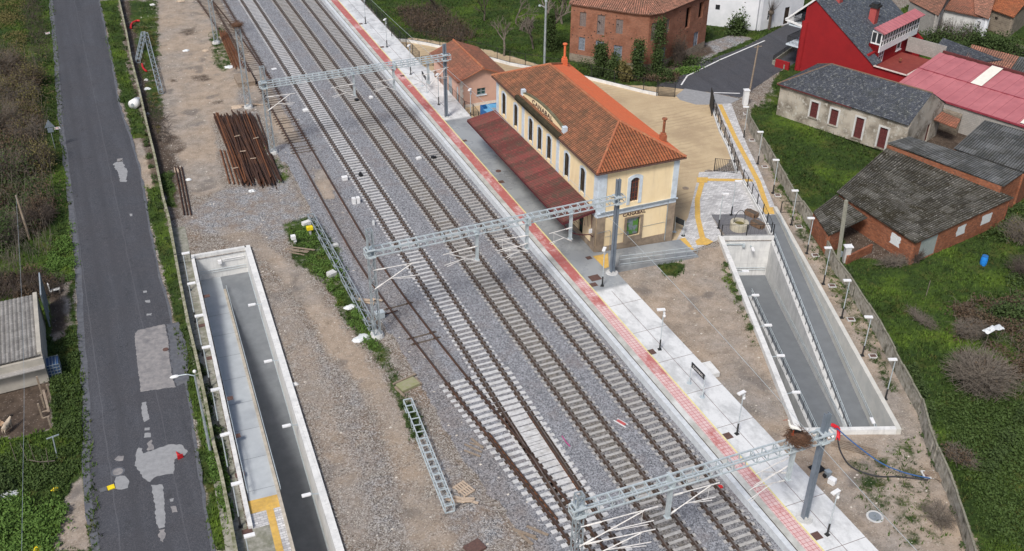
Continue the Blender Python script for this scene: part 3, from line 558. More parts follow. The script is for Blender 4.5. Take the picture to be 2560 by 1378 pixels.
pp = [('patch_warm', [(337, 835), (345, 826), (412, 811), (420, 850), (424, 900), (430, 945), (440, 968), (352, 980), (346, 930), (338, 860)], .04), ('asphalt_edge', [(415, 811), (446, 805), (468, 872), (470, 925), (474, 952), (444, 966), (433, 945), (427, 900), (423, 850)], .08),
      ('patch', [(339, 1140), (346, 1120), (355, 1122), (358, 1135), (420, 1112), (455, 1112), (470, 1130), (462, 1140), (447, 1140), (436, 1150), (434, 1185), (400, 1190), (385, 1195), (375, 1206), (358, 1196), (350, 1180), (337, 1165)], .05),
      ('patch', [(354, 1008), (366, 1005), (369, 1030), (374, 1048), (360, 1056), (354, 1030)], .04), ('patch', [(362, 1070), (374, 1069), (374, 1076), (361, 1077)], .03),
      ('patch', [(362, 1083), (377, 1083), (377, 1094), (360, 1095)], .03), ('patch', [(377, 1213), (407, 1212), (410, 1240), (412, 1270), (413, 1300), (413, 1318), (398, 1322), (390, 1310), (388, 1270), (382, 1235)], .05),
      ('patch_warm', [(397, 1326), (412, 1323), (413, 1340), (408, 1356), (400, 1352)], .08), ('patch', [(286, 1205), (293, 1190), (313, 1190), (324, 1205), (320, 1220), (303, 1225), (290, 1222)], .04),
      ('patch_warm', [(286, 1150), (296, 1140), (311, 1140), (308, 1152), (293, 1153)], .06), ('patch', [(283, 410), (305, 400), (318, 430), (316, 455), (300, 455), (296, 436)], .1), ('patch_warm', [(292, 398), (307, 396), (306, 404), (294, 406)], .06),
      ('patch', [(367, 785), (380, 783), (379, 789), (367, 790)], .06), ('patch', [(362, 752), (375, 750), (376, 757), (365, 757)], .06), ('patch', [(358, 728), (366, 727), (367, 732), (359, 733)], .04), ('patch', [(324, 535), (331, 535), (331, 541), (325, 541)], .04),
      ('patch_warm', [(426, 1268), (440, 1266), (444, 1280), (430, 1283)], .08), ('patch_warm', [(368, 1110), (378, 1100), (384, 1125), (370, 1128)], .08), ('patch', [(424, 1248), (434, 1246), (433, 1254), (426, 1255)], .05)]
for i, (m, q, a) in enumerate(pp): sheet('road_patch', PL(q), .022, MT[m], amp=a, step=.16, seed=i+3)
# village road behind the yard, apron slab at the gates and its painted lines
sheet('village_road', PL([(1640, 215), (1700, 190), (1745, 160), (1860, 118), (1965, 62), (2010, 20), (2120, 20), (2040, 130), (1955, 175), (1880, 225), (1850, 245), (1780, 232), (1700, 222)]), .014, MT['asphalt'], amp=.05, step=.6)
sheet('gate_apron', PL([(1690, 240), (1712, 222), (1790, 235), (1850, 248), (1825, 260), (1790, 258), (1770, 262), (1740, 262), (1700, 250)]), .03, MT['patch'])
for a, b in (((1703, 213), (1718, 190)), ((1718, 190), (1800, 150)), ((1800, 150), (1912, 102)), ((1785, 232), (1850, 234))):
    A, B = P(*a), P(*b); d = (B-A).normalized(); n = Vector((-d.y, d.x, 0))*.09
    sheet('road_marking', [A-n, B-n, B+n, A+n], .024, MT['white_paint'], thick=.006)
# faint edge line on the main road
for k in range(11):
    A = Vector((-4.55+.0*k, 46+k*5.0, 0)); B = A+Vector((.0, 4.3, 0))
# ---------------------------------------------------------------- platform
plat = MB()
plat.prism([(32.95, 18), (37.5, 18), (37.5, 64.6), (37.5, 96.5), (38.0, 113.5), (37.5, 116), (37.3, 240), (32.95, 240)], .0, .6)
pf = struct(plat.build('platform', MT['platform']))
b = MB(); b.prism([(32.55, 18), (32.95, 18), (32.95, 240), (32.55, 240)], -.02, .603)
struct(b.build('platform_edge', MT['edgewhite']))
sheet('platform_coping', [Vector(p) for p in ((32.96, 18, 0), (33.45, 18, 0), (33.45, 240, 0), (32.96, 240, 0))], .612, MT['coping'], thick=.008)
sheet('platform_gutter', [Vector(p) for p in ((32.93, 18, 0), (32.99, 18, 0), (32.99, 240, 0), (32.93, 240, 0))], .618, MT['clip'], thick=.004)
sheet('red_tactile_strip', [Vector(p) for p in ((33.46, 18, 0), (34.36, 18, 0), (34.36, 240, 0), (33.46, 240, 0))], .612, MT['redtact'], thick=.008)
sheet('yellow_line', [Vector(p) for p in ((34.37, 18, 0), (34.49, 18, 0), (34.49, 240, 0), (34.37, 240, 0))], .612, MT['yellow_paint'], thick=.008)
jb = MB()
for y in list(range(20, 62, 4))+list(range(104, 180, 5)): jb.box((36.0, y, .602), (3.0, .03, .006))
for a, c in ((18, 62), (100, 180)): jb.box((35.75, (a+c)/2, .6025), (.03, c-a, .006))
struct(jb.build('platform_joints', MT['hatch']))
# station side ramp, plaza, walkways
rw = MB(); rw.add([(37.5, 65.2, .61), (45.9, 64.7, .06), (45.9, 67.9, .06), (37.5, 67.9, .61), (37.5, 65.2, -.1), (45.9, 64.7, -.1), (45.9, 67.9, -.1), (37.5, 67.9, -.1)],
    [(0, 1, 2, 3), (7, 6, 5, 4), (0, 4, 5, 1), (1, 5, 6, 2), (2, 6, 7, 3), (3, 7, 4, 0)]); struct(rw.build('platform_access_ramp', MT['platform']))
PLZ = PL([(1748, 431), (1850, 428), (1880, 500), (1905, 548), (1868, 536), (1778, 537), (1800, 580), (1806, 596), (1715, 633), (1690, 603), (1720, 545)])
sheet('plaza_paving', PLZ, .03, MT['pave'])
sheet('walkway', PL([(1792, 260), (1828, 260), (1868, 365), (1900, 430), (1938, 520), (1940, 537), (1905, 540), (1858, 430), (1850, 405), (1820, 340)]), .045, MT['pave'])
sheet('garden_gravel', PL([(1778, 537), (1868, 536), (1900, 545), (1930, 590), (1815, 592)]), .02, simple('dark_gravel', (.2, .2, .215), (.1, .1, .11), 12, .9, bump=.4))
def band(pts, w, z, m=None, name='tactile_paving'):
    W_ = [P(*p) for p in pts]
    for a, c in zip(W_, W_[1:]):
        d = (c-a).normalized(); n = Vector((-d.y, d.x, 0))*w/2
        sheet(name, [a-n-d*w*.12, c-n+d*w*.12, c+n+d*w*.12, a+n-d*w*.12], z, m or MT['tact'], thick=.01); z += .004
band([(1757, 450), (1880, 452)], .55, .05); band([(1757, 450), (1743, 500), (1744, 545), (1758, 604)], .5, .054); band([(1800, 263), (1840, 350), (1896, 456), (1921, 530)], .5, .06)
sheet('tactile_paving', PL([(1738, 604), (1757, 592), (1783, 606), (1768, 614), (1742, 614)]), .075, MT['tact'], thick=.01); sheet('tactile_paving', PL([(1742, 445), (1770, 445), (1768, 458), (1742, 458)]), .075, MT['tact'], thick=.01)
sheet('tactile_paving', PL([(1905, 522), (1932, 520), (1936, 537), (1912, 537)]), .082, MT['tact'], thick=.01); sheet('tactile_paving', PL([(1680, 605), (1712, 595), (1735, 625), (1712, 634)]), .06, MT['tact'], thick=.01)
sheet('tactile_paving', [P(1482, 641, .6), P(1520, 634, .6), P(1522, 668, .6), P(1512, 672, .6)], .625, MT['tact'], thick=.012)
# ---------------------------------------------------------------- tracks
def rail_mesh(b, pts, sc=1.0):
    prof = [(-.07, .02), (.07, .02), (.07, .035), (.012, .06), (.012, .125), (.036, .135), (.036, .172), (-.036, .172), (-.036, .135), (-.012, .125), (-.012, .06), (-.07, .035)]
    pts = [Vector(p) for p in pts]; rings = []
    for i, p in enumerate(pts):
        d = (pts[min(i+1, len(pts)-1)]-pts[max(i-1, 0)]).normalized(); sx = Vector((d.y, -d.x, 0)).normalized()
        rings.append([p+sx*x*sc*1.15+Vector((0, 0, z*sc)) for x, z in prof])
    n = len(prof); vs = [q for r in rings for q in r]; fs = []; mi = []
    for i in range(len(pts)-1):
        for k in range(n): fs.append((i*n+k, i*n+(k+1) % n, (i+1)*n+(k+1) % n, (i+1)*n+k)); mi.append(1 if k == 6 else 0)
    o = len(b.v); b.v += [tuple(v) for v in vs]; b.f += [tuple(o+j for j in f) for f in fs]; b.m += mi
    b.f.append(tuple(o+j for j in range(n))[::-1]); b.m.append(0); b.f.append(tuple(o+(len(pts)-1)*n+j for j in range(n))); b.m.append(0)
GA = 1.74
def smooth_line(pts, step=2.0):
    out = []; ys = sorted(pts, key=lambda p: p[1]); Y = [p[1] for p in ys]; X = [p[0] for p in ys]
    y = Y[0]
    while y < Y[-1]: out.append(y); y += step
    out.append(Y[-1]); out = np.array(out); x = np.interp(out, Y, X)
    for _ in range(6):
        x2 = x.copy(); x2[1:-1] = (x[:-2]+2*x[1:-1]+x[2:])/4; x = x2
    return [(a, c, 0) for a, c in zip(x, out)]
def sleeper(L, w, top, mats, ang=0, clips=(), h=.16, mid=True):
    b = MB()
    if mid:
        b.box((-L/2+.42, 0, top-h/2), (.84, w, h), mi=0); b.box((L/2-.42, 0, top-h/2), (.84, w, h), mi=0); b.box((0, 0, top-.012-h/2), (L-1.68, w*.82, h), mi=0)
    else: b.box((0, 0, top-h/2), (L, w, h), mi=0)
    for c in clips:
        for s_ in (-.15, .15): b.box((c+s_, 0, top+.02), (.15, w*1.02, .04), mi=1)
    me = b.build('sleeper', mats, org=(0, 0, 0)); return me
def track(name, label, xs, y0, y1, slp_mats, near=(20, 1), rails=None, sp=.6, w=.25, top=.03, seed=0, skip=0.0):
    t = empty(name, (sum(xs)/2, y0, 0), label, 'railway track')
    for i, x in enumerate(xs):
        b = MB(); rail_mesh(b, (rails[i] if rails else [(x, y0, 0), (x, y1, 0)])); b.build('rail', [MT['railtop'], MT['railhead']], t, uv=False)
    proto = sleeper(2.6, w, top, slp_mats, clips=(-GA/2, GA/2)); me = proto.data; bpy.data.objects.remove(proto)
    r = random.Random(seed); ys = []; y = max(y0, 27.0)
    while y < y1-.3:
        if r.random() >= skip: ys.append(y)
        y += sp
    cx = sum(xs)/2
    vis = sorted(ys)
    for k, y in enumerate(vis[:100]):
        o = bpy.data.objects.new('sleeper', me); COL.objects.link(o); o.parent = t; o.location = (r.uniform(-.02, .02), y-y0, r.uniform(-.012, .004)); o.rotation_euler = (0, 0, r.uniform(-.012, .012))
    rest = vis[100:]
    if rest:
        V = np.empty(len(me.vertices)*3); me.vertices.foreach_get('co', V); V = V.reshape(-1, 3); b = MB(); pf_ = [tuple(p.vertices) for p in me.polygons]; pm = [p.material_index for p in me.polygons]
        for y in rest:
            o = len(b.v); dz = r.uniform(-.012, .004); b.v += [(cx+p[0], y+p[1], p[2]+dz) for p in V]; b.f += [tuple(o+i for i in f) for f in pf_]; b.m += pm
        q = b.build('sleeper_row', slp_mats, t); q['kind'] = 'stuff'
    return t
track('railway_track', 'running track nearest the platform, brown rails on pale concrete sleepers beside the platform wall', (30.059, 30.059+GA), 18, 240, [MT['sleeper'], MT['clip']], seed=1)
track('railway_track', 'middle running track with brown-stained ballast, two tracks away from the platform', (26.155, 26.155+GA), 18, 240, [MT['sleeper'], MT['clip']], seed=2)
track('railway_track', 'third running track from the platform with bright white sleepers, joined by the rusty turnout', (21.757, 21.757+GA), 18, 240, [MT['sleeper_new'], MT['clip']], seed=3)
LA = [(17.65, 240), (17.65, 78), (17.72, 74), (18.2, 66.3), (18.78, 60.5), (19.12, 56.9), (19.85, 49.7), (20.75, 40.5), (21.3, 34), (21.68, 28), (21.69, 18)]
LB = [(19.39, 240), (19.39, 78), (19.47, 74), (19.93, 66.3), (20.4, 60.5), (20.85, 55.9), (21.65, 48.8), (22.1, 43.5), (22.55, 38.2), (23.05, 33), (23.38, 28), (23.42, 18)]
t0 = track('railway_track', 'rusty old siding furthest from the platform, curving into the turnout, hardly any sleepers showing', (17.65, 19.39), 18, 240, [MT['sleeper_old'], MT['clip']], rails=[smooth_line(LA), smooth_line(LB)], seed=4, skip=.0, top=.005, w=.22) if False else None
t0 = empty('railway_track', (18.5, 18, 0), 'rusty old siding furthest from the platform, curving into the turnout, hardly any sleepers showing', 'railway track')
for L_ in (LA, LB):
    b = MB(); rail_mesh(b, smooth_line(L_)); b.build('rail', [MT['rust'], MT['railtop']], t0, uv=False)
b = MB()                                      # check rails and frog of the turnout
rail_mesh(b, [(20.0, 50, 0), (20.55, 44.5, 0), (20.95, 41.0, 0)]); b.build('check_rail', [MT['rust_bright'], MT['railtop']], t0, uv=False)
b = MB(); rail_mesh(b, [(23.36, 51, 0), (23.33, 45, 0), (23.36, 40.5, 0)]); b.build('check_rail', [MT['rust_bright'], MT['railtop']], t0, uv=False)
b = MB(); b.prism([(21.62, 45.2), (21.95, 45.2), (21.8, 49.3), (21.66, 49.3)], .03, .165); b.box((21.74, 50.2, .1), (.16, 1.8, .12), rz=.05); b.build('frog', MT['rust'], t0)
r_ = random.Random(11); n_ = 0; y = 27.2
while y < 58:                                   # long turnout bearers of new concrete
    xa = np.interp(y, [p[1] for p in LA[::-1]], [p[0] for p in LA[::-1]]); L_ = 24.15-(xa-.62); cx = (24.15+xa-.62)/2
    if y < 56.4:
        cl = [xa-cx, np.interp(y, [p[1] for p in LB[::-1]], [p[0] for p in LB[::-1]])-cx, 21.757-cx, 21.757+GA-cx]
        o = sleeper(L_, .3, .036, [MT['sleeper_new'], MT['clip']], clips=cl, mid=False); o.parent = t0; o.name = 'bearer'; o.data.name = 'bearer'; o.location = (cx-18.5, y-18, r_.uniform(-.012, 0)); o.rotation_euler = (0, 0, .035+r_.uniform(-.01, .01))
    y += .62
so = sleeper(2.5, .2, .012, [MT['sleeper_old'], MT['clip']], clips=(-GA/2, GA/2), mid=False); som = so.data; bpy.data.objects.remove(so)
y = 98.5; k = 0
while y < 158 and k < 100:
    o = bpy.data.objects.new('sleeper', som); COL.objects.link(o); o.parent = t0; o.location = (r_.uniform(-.06, .06), y-18, r_.uniform(-.02, .01)); o.rotation_euler = (0, 0, r_.uniform(-.04, .04)); y += .66; k += 1
b = MB()
while y < 238:
    b.box((18.5, y, -.07), (2.5, .2, .16)); y += .66
o = b.build('sleeper_row', MT['sleeper_old'], t0); o['kind'] = 'stuff'
for y in (62.0, 62.8, 67.4):
    o = bpy.data.objects.new('sleeper', som); COL.objects.link(o); o.parent = t0; o.location = (.25+(70-y)*.09, y-18, .0); o.rotation_euler = (0, 0, .05)
ts = empty('railway_track', (16.0, 122, 0), 'short rusty siding merging from the yard side below the far lattice mast', 'railway track')
b = MB(); rail_mesh(b, smooth_line([(17.55, 121), (17.2, 127.5), (16.6, 137.7), (16.0, 152.4), (14.2, 175), (11, 205)])); b.build('rail', [MT['rust'], MT['railtop']], ts, uv=False)
b = MB(); rail_mesh(b, smooth_line([(19.28, 121), (18.95, 131), (18.6, 140.8), (18.0, 150), (16.0, 175), (12.8, 205)])); b.build('rail', [MT['rust'], MT['railtop']], ts, uv=False)
for k in range(60):
    y = 130+k*.66; o = bpy.data.objects.new('sleeper', som); COL.objects.link(o); o.parent = ts; cx = np.interp(y, [121, 140, 152, 175, 205], [18.4, 17.5, 16.9, 15.1, 11.9]); o.location = (cx-16.0, y-122, -.004); o.rotation_euler = (0, 0, .05)
# ---------------------------------------------------------------- sunken ramps
def slab(b, F, u0, u1, v0, v1, za, zb, bot, mi=None, u1b=None):
    """box in a ramp frame whose top slopes from za (at v0) to zb (at v1); bot may be a number or (a, b)"""
    ba, bb = bot if isinstance(bot, tuple) else (bot, bot)
    vs = [F(u0, v0, ba), F(u1, v0, ba), F(u1b or u1, v1, bb), F(u0, v1, bb), F(u0, v0, za), F(u1, v0, za), F(u1b or u1, v1, zb), F(u0, v1, zb)]
    b.add(vs, [(3, 2, 1, 0), (4, 5, 6, 7), (0, 1, 5, 4), (1, 2, 6, 5), (2, 3, 7, 6), (3, 0, 4, 7)], mi)
def rail_line(F, parent, name, a, c, n, h=.9, r=.03, two=True, pm='galv', m='galvlight', base=True):
    """hand rail along F-frame line a->c (u,v,z)"""
    A, B = F(*a), F(*c); b = MB(); up = Vector((0, 0, 1))
    b.tube(A+up*h, B+up*h, r, 6)
    if two: b.tube(A+up*(h-.22), B+up*(h-.22), r*.9, 6)
    o = b.build(name, MT[m], parent)
    if base:
        b = MB(); b.tube((0, 0, 0), (0, 0, h), r*.85, 6); q = b.build('railing_post', MT[pm], org=(0, 0, 0))
        for i in range(n):
            if i: q = q.copy(); COL.objects.link(q)
            q.parent = parent; q.location = A.lerp(B, (i+.5)/n)-wloc(parent)
    return o
# left ramp
lr = empty('underpass_ramp', LR(2.2, -20), 'pale concrete underpass ramp between the road wall and the gravel yard, with a cream divider', 'ramp')
D0 = -4.0
b = MB(); slab(b, LR, -.28, 0, 0.0, -33.6, .3, .3, -3.2); b.build('side_wall', MT['conc_light'], lr)
b = MB(); slab(b, LR, LWID-.12, LWID+.36, .3, -62, .32, .32, -6.5); b.build('side_wall', MT['conc_light'], lr)
b = MB(); slab(b, LR, -.28, LWID, .3, 0.0, .32, .32, -3.4); b.build('end_wall', MT['conc_light'], lr)
def z1(v): return -2.25 if v > -3 else -2.25+(-3-v)/28.0*2.25
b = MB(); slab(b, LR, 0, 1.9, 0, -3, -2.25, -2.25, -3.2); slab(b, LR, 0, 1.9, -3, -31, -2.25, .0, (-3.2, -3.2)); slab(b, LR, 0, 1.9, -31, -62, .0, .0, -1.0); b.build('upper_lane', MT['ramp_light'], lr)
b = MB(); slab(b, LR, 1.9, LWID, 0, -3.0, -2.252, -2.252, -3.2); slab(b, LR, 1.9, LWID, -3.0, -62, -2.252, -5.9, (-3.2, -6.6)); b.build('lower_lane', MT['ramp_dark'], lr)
b = MB(); slab(b, LR, 1.9, 2.1, -2.2, -31, -2.2, .14, (-3.2, -5)); slab(b, LR, 1.9, 2.1, -31, -62, .14, .14, (-5, -6)); b.build('divider_wall', MT['wood_pale'] if False else simple('cream_divider', (.52, .47, .39), (.38, .34, .28), 2.5, .85), lr)
rail_line(LR, lr, 'divider_railing', (2.17, -2.2, -2.2), (2.17, -31, .14), 26, .32, .022, True, 'galv', 'galvlight')
rail_line(LR, lr, 'handrail', (.12, -.3, -1.9), (.12, -31, .28), 14, .55, .028, True, 'black_metal', 'galvlight')
rail_line(LR, lr, 'handrail', (LWID-.2, -1.0, -2.25), (LWID-.1, -60, -5.8), 4, .9, .024, True, base=False)
rail_line(LR, lr, 'handrail', (.3, -.1, -2.25), (LWID-.2, -.1, -2.25), 4, .9, .024, True, base=False)
b = MB(); b.bar(LR(2.3, -.12, -.45), LR(4.2, -.12, -.45), .05, .07); b.bar(LR(2.3, -.12, -.62), LR(4.2, -.12, -.62), .03, .03); b.box(LR(2.05, -.2, -.6), (.32, .3, .3), rz=LR.a); b.build('cable_tray', MT['white_paint'], lr)
for k in range(1, 9): b = MB(); p = LR(.95, -3-k*3.4, 0); b.box((p.x, p.y, z1(-3-k*3.4)+.003), (1.85, .03, .004), rz=LR.a); b.build('floor_joint', MT['ramp_dark'], lr)
sheet('plaza_paving', [LR(.0, -31.2), LR(1.9, -31.2), LR(1.9, -62), LR(0, -62)], .02, MT['pave'], thick=.015)
sheet('tactile_paving', [LR(.02, -31.15), LR(1.88, -31.15), LR(1.88, -32.3), LR(.02, -32.3)], .03, MT['tact'], thick=.012)
sheet('tactile_paving', [LR(1.0, -32.3), LR(1.45, -32.3), LR(1.45, -62), LR(1.0, -62)], .034, MT['tact'], thick=.012)
# drain walkway between the long wall and the ramp
sheet('drain_walkway', [Vector(p) for p in ((3.25, 87.4, 0), (4.7, 87.2, 0), (4.40, 81.3, 0), (4.38, 80.8, 0), (2.85, 47.5, 0), (4.6, 47.5, 0), (4.2, 40, 0), (.9, 40, 0), (1.4, 47.5, 0), (1.8, 57, 0), (2.5, 70, 0), (3.05, 80.8, 0))], .03, MT['conc_old'], thick=.03)
b = MB()
for k in range(46):
    y = 47+k*.78; x = 1.75+(y-47)*.04; b.box((x+.55, y, .033), (.9, .025, .008))
struct(b.build('walkway_joints', MT['hatch']))
for i, (u, v) in enumerate([(515, 742), (505, 815), (527, 896), (572, 998), (590, 1092), (618, 1330), (600, 1188)]):
    p = P(u, v); tag((lambda m: (m.box((0, 0, .02), (.62, .4, .04)), m)[1])(MB()).build('drain_cover', MT['hatch']), ['%s rusty drain cover from the far end of the mossy walkway' % w_ for w_ in ('first', 'second', 'third', 'fourth', 'fifth', 'seventh', 'sixth')][i], 'drain cover', 'drain covers along the left walkway').location = (p.x, p.y, .03)
# right ramp
rr = empty('underpass_ramp', RR(3.5, 15), 'double-lane concrete underpass ramp beside the weathered precast wall, right of the platform', 'ramp')
b = MB(); slab(b, RR, -.16, .26, -.15, RLEN1+.25, .42, .42, -6.4); b.build('side_wall', MT['conc_light'], rr)
b = MB(); slab(b, RW2, 0, .34, -.15, RLEN2, .42, .42, -3.4); b.build('side_wall', simple('bare_concrete_cream_edge', (.6, .585, .54), (.5, .5, .47), 1.2, .85, d=(.35, .33, .28)), rr)
b = MB(); slab(b, RR, .2, 6.89, -.15, .2, .415, .415, -6.0); b.build('end_wall', MT['conc_light'], rr)
b = MB(); slab(b, RR, .2, RDIV+.2, RLEN1-.05, RLEN1+.25, .42, .42, -4.4); b.build('end_wall', MT['conc_light'], rr)
def z2(v): return -2.6 if v < 2.2 else -2.6+(v-2.2)/27.0*2.6
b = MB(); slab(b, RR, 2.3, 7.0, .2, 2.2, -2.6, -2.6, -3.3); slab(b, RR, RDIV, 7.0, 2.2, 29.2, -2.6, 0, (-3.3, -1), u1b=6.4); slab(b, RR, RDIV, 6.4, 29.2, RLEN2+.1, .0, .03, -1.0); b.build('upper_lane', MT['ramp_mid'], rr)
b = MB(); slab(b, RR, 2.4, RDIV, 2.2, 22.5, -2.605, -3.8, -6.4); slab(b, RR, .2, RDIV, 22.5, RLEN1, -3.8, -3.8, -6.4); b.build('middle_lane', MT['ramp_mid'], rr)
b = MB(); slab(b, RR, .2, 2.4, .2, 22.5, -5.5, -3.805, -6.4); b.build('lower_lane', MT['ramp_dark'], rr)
b = MB(); slab(b, RR, RDIV-.05, RDIV+.28, 2.2, RLEN1, -2.45, z2(RLEN1)+.15, -6.4); slab(b, RR, RDIV-.05, RDIV+.25, RLEN1+.25, RLEN2-.8, .38, .38, -1.2); b.build('divider_wall', MT['conc'], rr)
b = MB(); slab(b, RR, 2.25, 2.5, .2, 22.5, -2.35, -3.6, -6.2); b.build('divider_wall', MT['conc'], rr)
rail_line(RR, rr, 'lane_railing', (RDIV+.12, 2.4, -2.45), (RDIV+.12, RLEN1-.3, z2(RLEN1)+.15), 22, .95, .03, True, 'black_metal', 'galvlight')
rail_line(RR, rr, 'lane_railing', (2.38, .5, -2.35), (2.38, 22.3, -3.6), 19, .95, .028, True, 'black_metal', 'galvlight')
rail_line(RW2, rr, 'handrail', (-.1, .5, -2.6), (-.1, 30, 0), 4, .9, .024, True, base=False)
for (u, za, zb, va, vb) in ((RDIV-.14, -2.6, -3.8, 2.2, 22.5),):
    rail_line(RR, rr, 'handrail', (u, va, za), (u, vb, zb), 4, .9, .024, True, base=False)
rail_line(RR, rr, 'handrail', (.3, RLEN1-.15, -3.8), (RDIV-.2, RLEN1-.15, -3.8), 4, .9, .024, True, base=False)
b = MB(); b.bar(RR(.25, RLEN1-.15, -.35), RR(2.1, RLEN1-.15, -.35), .05, .12); b.box(RR(2.2, RLEN1-.2, -.45), (.24, .2, .34), rz=RR.a); b.build('cable_tray', MT['galvlight'], rr)
# ---------------------------------------------------------------- lamps
def lamp_post(name, label, cat, H=3.6, head_dir=0.0, black=.95, cam_=False):
    t = empty(name, (0, 0, 0), label, cat)
    b = MB(); b.tube((0, 0, 0), (0, 0, black), .065, 8); b.box((0, 0, .02), (.28, .28, .04)); b.build('pole_base', MT['black_metal'], t)
    b = MB(); b.tube((0, 0, black), (0, 0, H), .04, 8); b.build('pole', MT['galvlight'], t)
    b = MB(); b.box((-.22, 0, H+.03), (.62, .26, .09)); b.box((-.22, 0, H-.02), (.5, .2, .03)); b.build('lamp_head', MT['white_paint'], t)
    if cam_:
        b = MB(); b.sphere((.08, -.02, H-.55), .12, 8, 6); b.box((.05, 0, H-.3), (.14, .14, .2)); b.build('camera', MT['white_paint'], t)
    return t
right = [(1859, 345), (1894, 410), (1932, 483), (1978, 562.5), (2016.6, 634), (2058, 710.5), (2104, 794.6), (2155.5, 889), (2213, 998)]
words = ['first', 'second', 'third', 'fourth', 'fifth', 'sixth', 'seventh', 'eighth', 'ninth', 'tenth']
pr = None
for i, (u, v) in enumerate(right):
    lb = '%s lamp post from the village gate in the row along the precast wall' % words[i]
    if pr is None: pr = lamp_post('lamp_post', lb, 'lamp post'); pr['group'] = 'lamp posts along the right boundary wall'; put(pr, True, P(u, v), math.radians(-21))
    else: put(pr, False, P(u, v), math.radians(-21)+rnd.uniform(-.06, .06), lb)
left = [(475, 727), (489.6, 805), (508.5, 888), (527, 969), (549.8, 1078), (574, 1193), (601.8, 1318), (634, 1450)]
for i, (u, v) in enumerate(left):
    o = put(pr, False, P(u, v), math.pi+rnd.uniform(-.05, .05), '%s lamp post from the far end, between the long wall and the left ramp' % words[i]); o['group'] = 'lamp posts beside the left ramp'
pcam = lamp_post('lamp_post', 'lamp post with a flat head on the pale platform beside the bare earth, nearest the station', 'lamp post', 3.7, cam_=True)
pcam['group'] = 'lamp posts on the platform'
platl = [((1505.5, 715, .6), 'flat-headed lamp post with camera on the platform, just past the station corner', 0.9), ((1649, 874, .6), 'flat-headed lamp post on the pale platform, next to the nameboard hut slab', -.3), ((1842, 1085, .6), 'flat-headed lamp post with camera on the platform, between nameboard and near gantry', .2),
         ((2068, 1337, .6), 'flat-headed lamp post nearest the bottom right corner of the platform', .2), ((967.6, 118, .6), 'flat-headed lamp post with camera on the far platform, beside the black railing', .9), ((1027, 186, .6), 'flat-headed lamp post on the platform beside the yard gate, left of the pink building', .9),
         ((914, 59, .6), 'flat-headed lamp post furthest along the platform, cut by the top of the picture', .9), ((1177, 300.5, .1), 'flat-headed lamp post with camera beside the blue container', .9), ((1097, 262, .6), 'flat-headed lamp post behind the far gantry mast near the pink building', .9)]
for i, (q, lb, rz) in enumerate(platl): put(pcam, i == 0, P(*q), rz, lb)
for i, (q, lb) in enumerate((((1796, 571), 'short lamp post with black foot in the dark gravel bed by the well'), ((1828, 538), 'lamp post at the edge of the paved plaza behind the well'))): o = put(pr, False, P(*q), 2.8, lb); o['group'] = 'lamp posts on the plaza'
def wall_lamp(label):
    t = empty('wall_lamp', (0, 0, 0), label, 'wall lamp')
    b = MB(); b.bar((0, 0, 0), (-.55, 0, .12), .05, .05); b.box((0, 0, 0), (.06, .14, .18)); b.build('bracket', MT['galvlight'], t)
    b = MB(); b.box((-.78, 0, .14), (.56, .24, .1)); b.box((-.5, 0, .14), (.1, .16, .08)); b.build('lamp_head', MT['white_paint'], t)
    return t
wp = wall_lamp(''); wp['group'] = 'lamps on arms along the left ramp wall'
for i, v in enumerate((-9.2, -17.2, -25.0, -32.1)):
    o = put(wp, i == 0, LR(LWID-.12, v, .12), LR.a, '%s bracket lamp from the far end of the left ramp' % words[i])
for i, v in enumerate((20.6, 16.9, 12.6, 8.6, 4.2)):
    o = put(wp, False, RR(.26, v, .15), RR.a+math.pi, '%s bracket lamp from the well end of the right ramp' % words[i]); o['group'] = 'lamps on arms along the right ramp wall'
o = put(wp, False, RR(2.9, RLEN1-.1, -.6), RR.a+math.pi/2, 'lamp on the end wall of the right ramp, below the well'); o['group'] = 'lamps on the end walls of the right ramp'
o = put(wp, False, RR(5.6, .25, .1), RR.a-math.pi/2, 'lamp on the near end wall of the right ramp'); o['group'] = 'lamps on the end walls of the right ramp'
# street lamp by the road and flood pole
sp = P(527, 1132); t = empty('street_lamp', sp, 'tall street lamp leaning over the asphalt road beside the long wall', 'street lamp')
b = MB(); b.path([sp, sp+Vector((-.02, 0, 3.4)), sp+Vector((-.05, -.05, 6.7))], .1, 8, r2=.055); b.build('pole', MT['galv'], t)
b = MB(); b.path([sp+Vector((-.05, -.05, 6.65)), sp+Vector((-.5, .02, 6.85)), sp+Vector((-1.0, .08, 6.85))], .035, 6); b.build('arm', MT['galvlight'], t)
b = MB(); b.sphere(sp+Vector((-1.25, .1, 6.83)), .3, 10, 6, sc=(1, .5, .3)); b.sphere(sp+Vector((0, 0, 6.95)), .12, 8, 6); b.build('lamp_head', MT['white_paint'], t)
fp = P(1361, 160); t = empty('floodlight_pole', fp, 'tall grey pole in the orchard behind the station roof', 'pole')
b = MB(); b.tube(fp, fp+Vector((0, 0, 8.0)), .16, 10, .12); b.build('pole', MT['galv'], t)
b = MB(); b.tube(fp+Vector((0, 0, 8.0)), fp+Vector((0, 0, 8.7)), .17, 10); b.bar(fp+Vector((0, 0, 7.2)), fp+Vector((-.8, 0, 7.7)), .07); b.bar(fp+Vector((-.8, 0, 7.7)), fp+Vector((-.9, 0, 7.5)), .2); b.build('pole_head', MT['galvlight'], t)
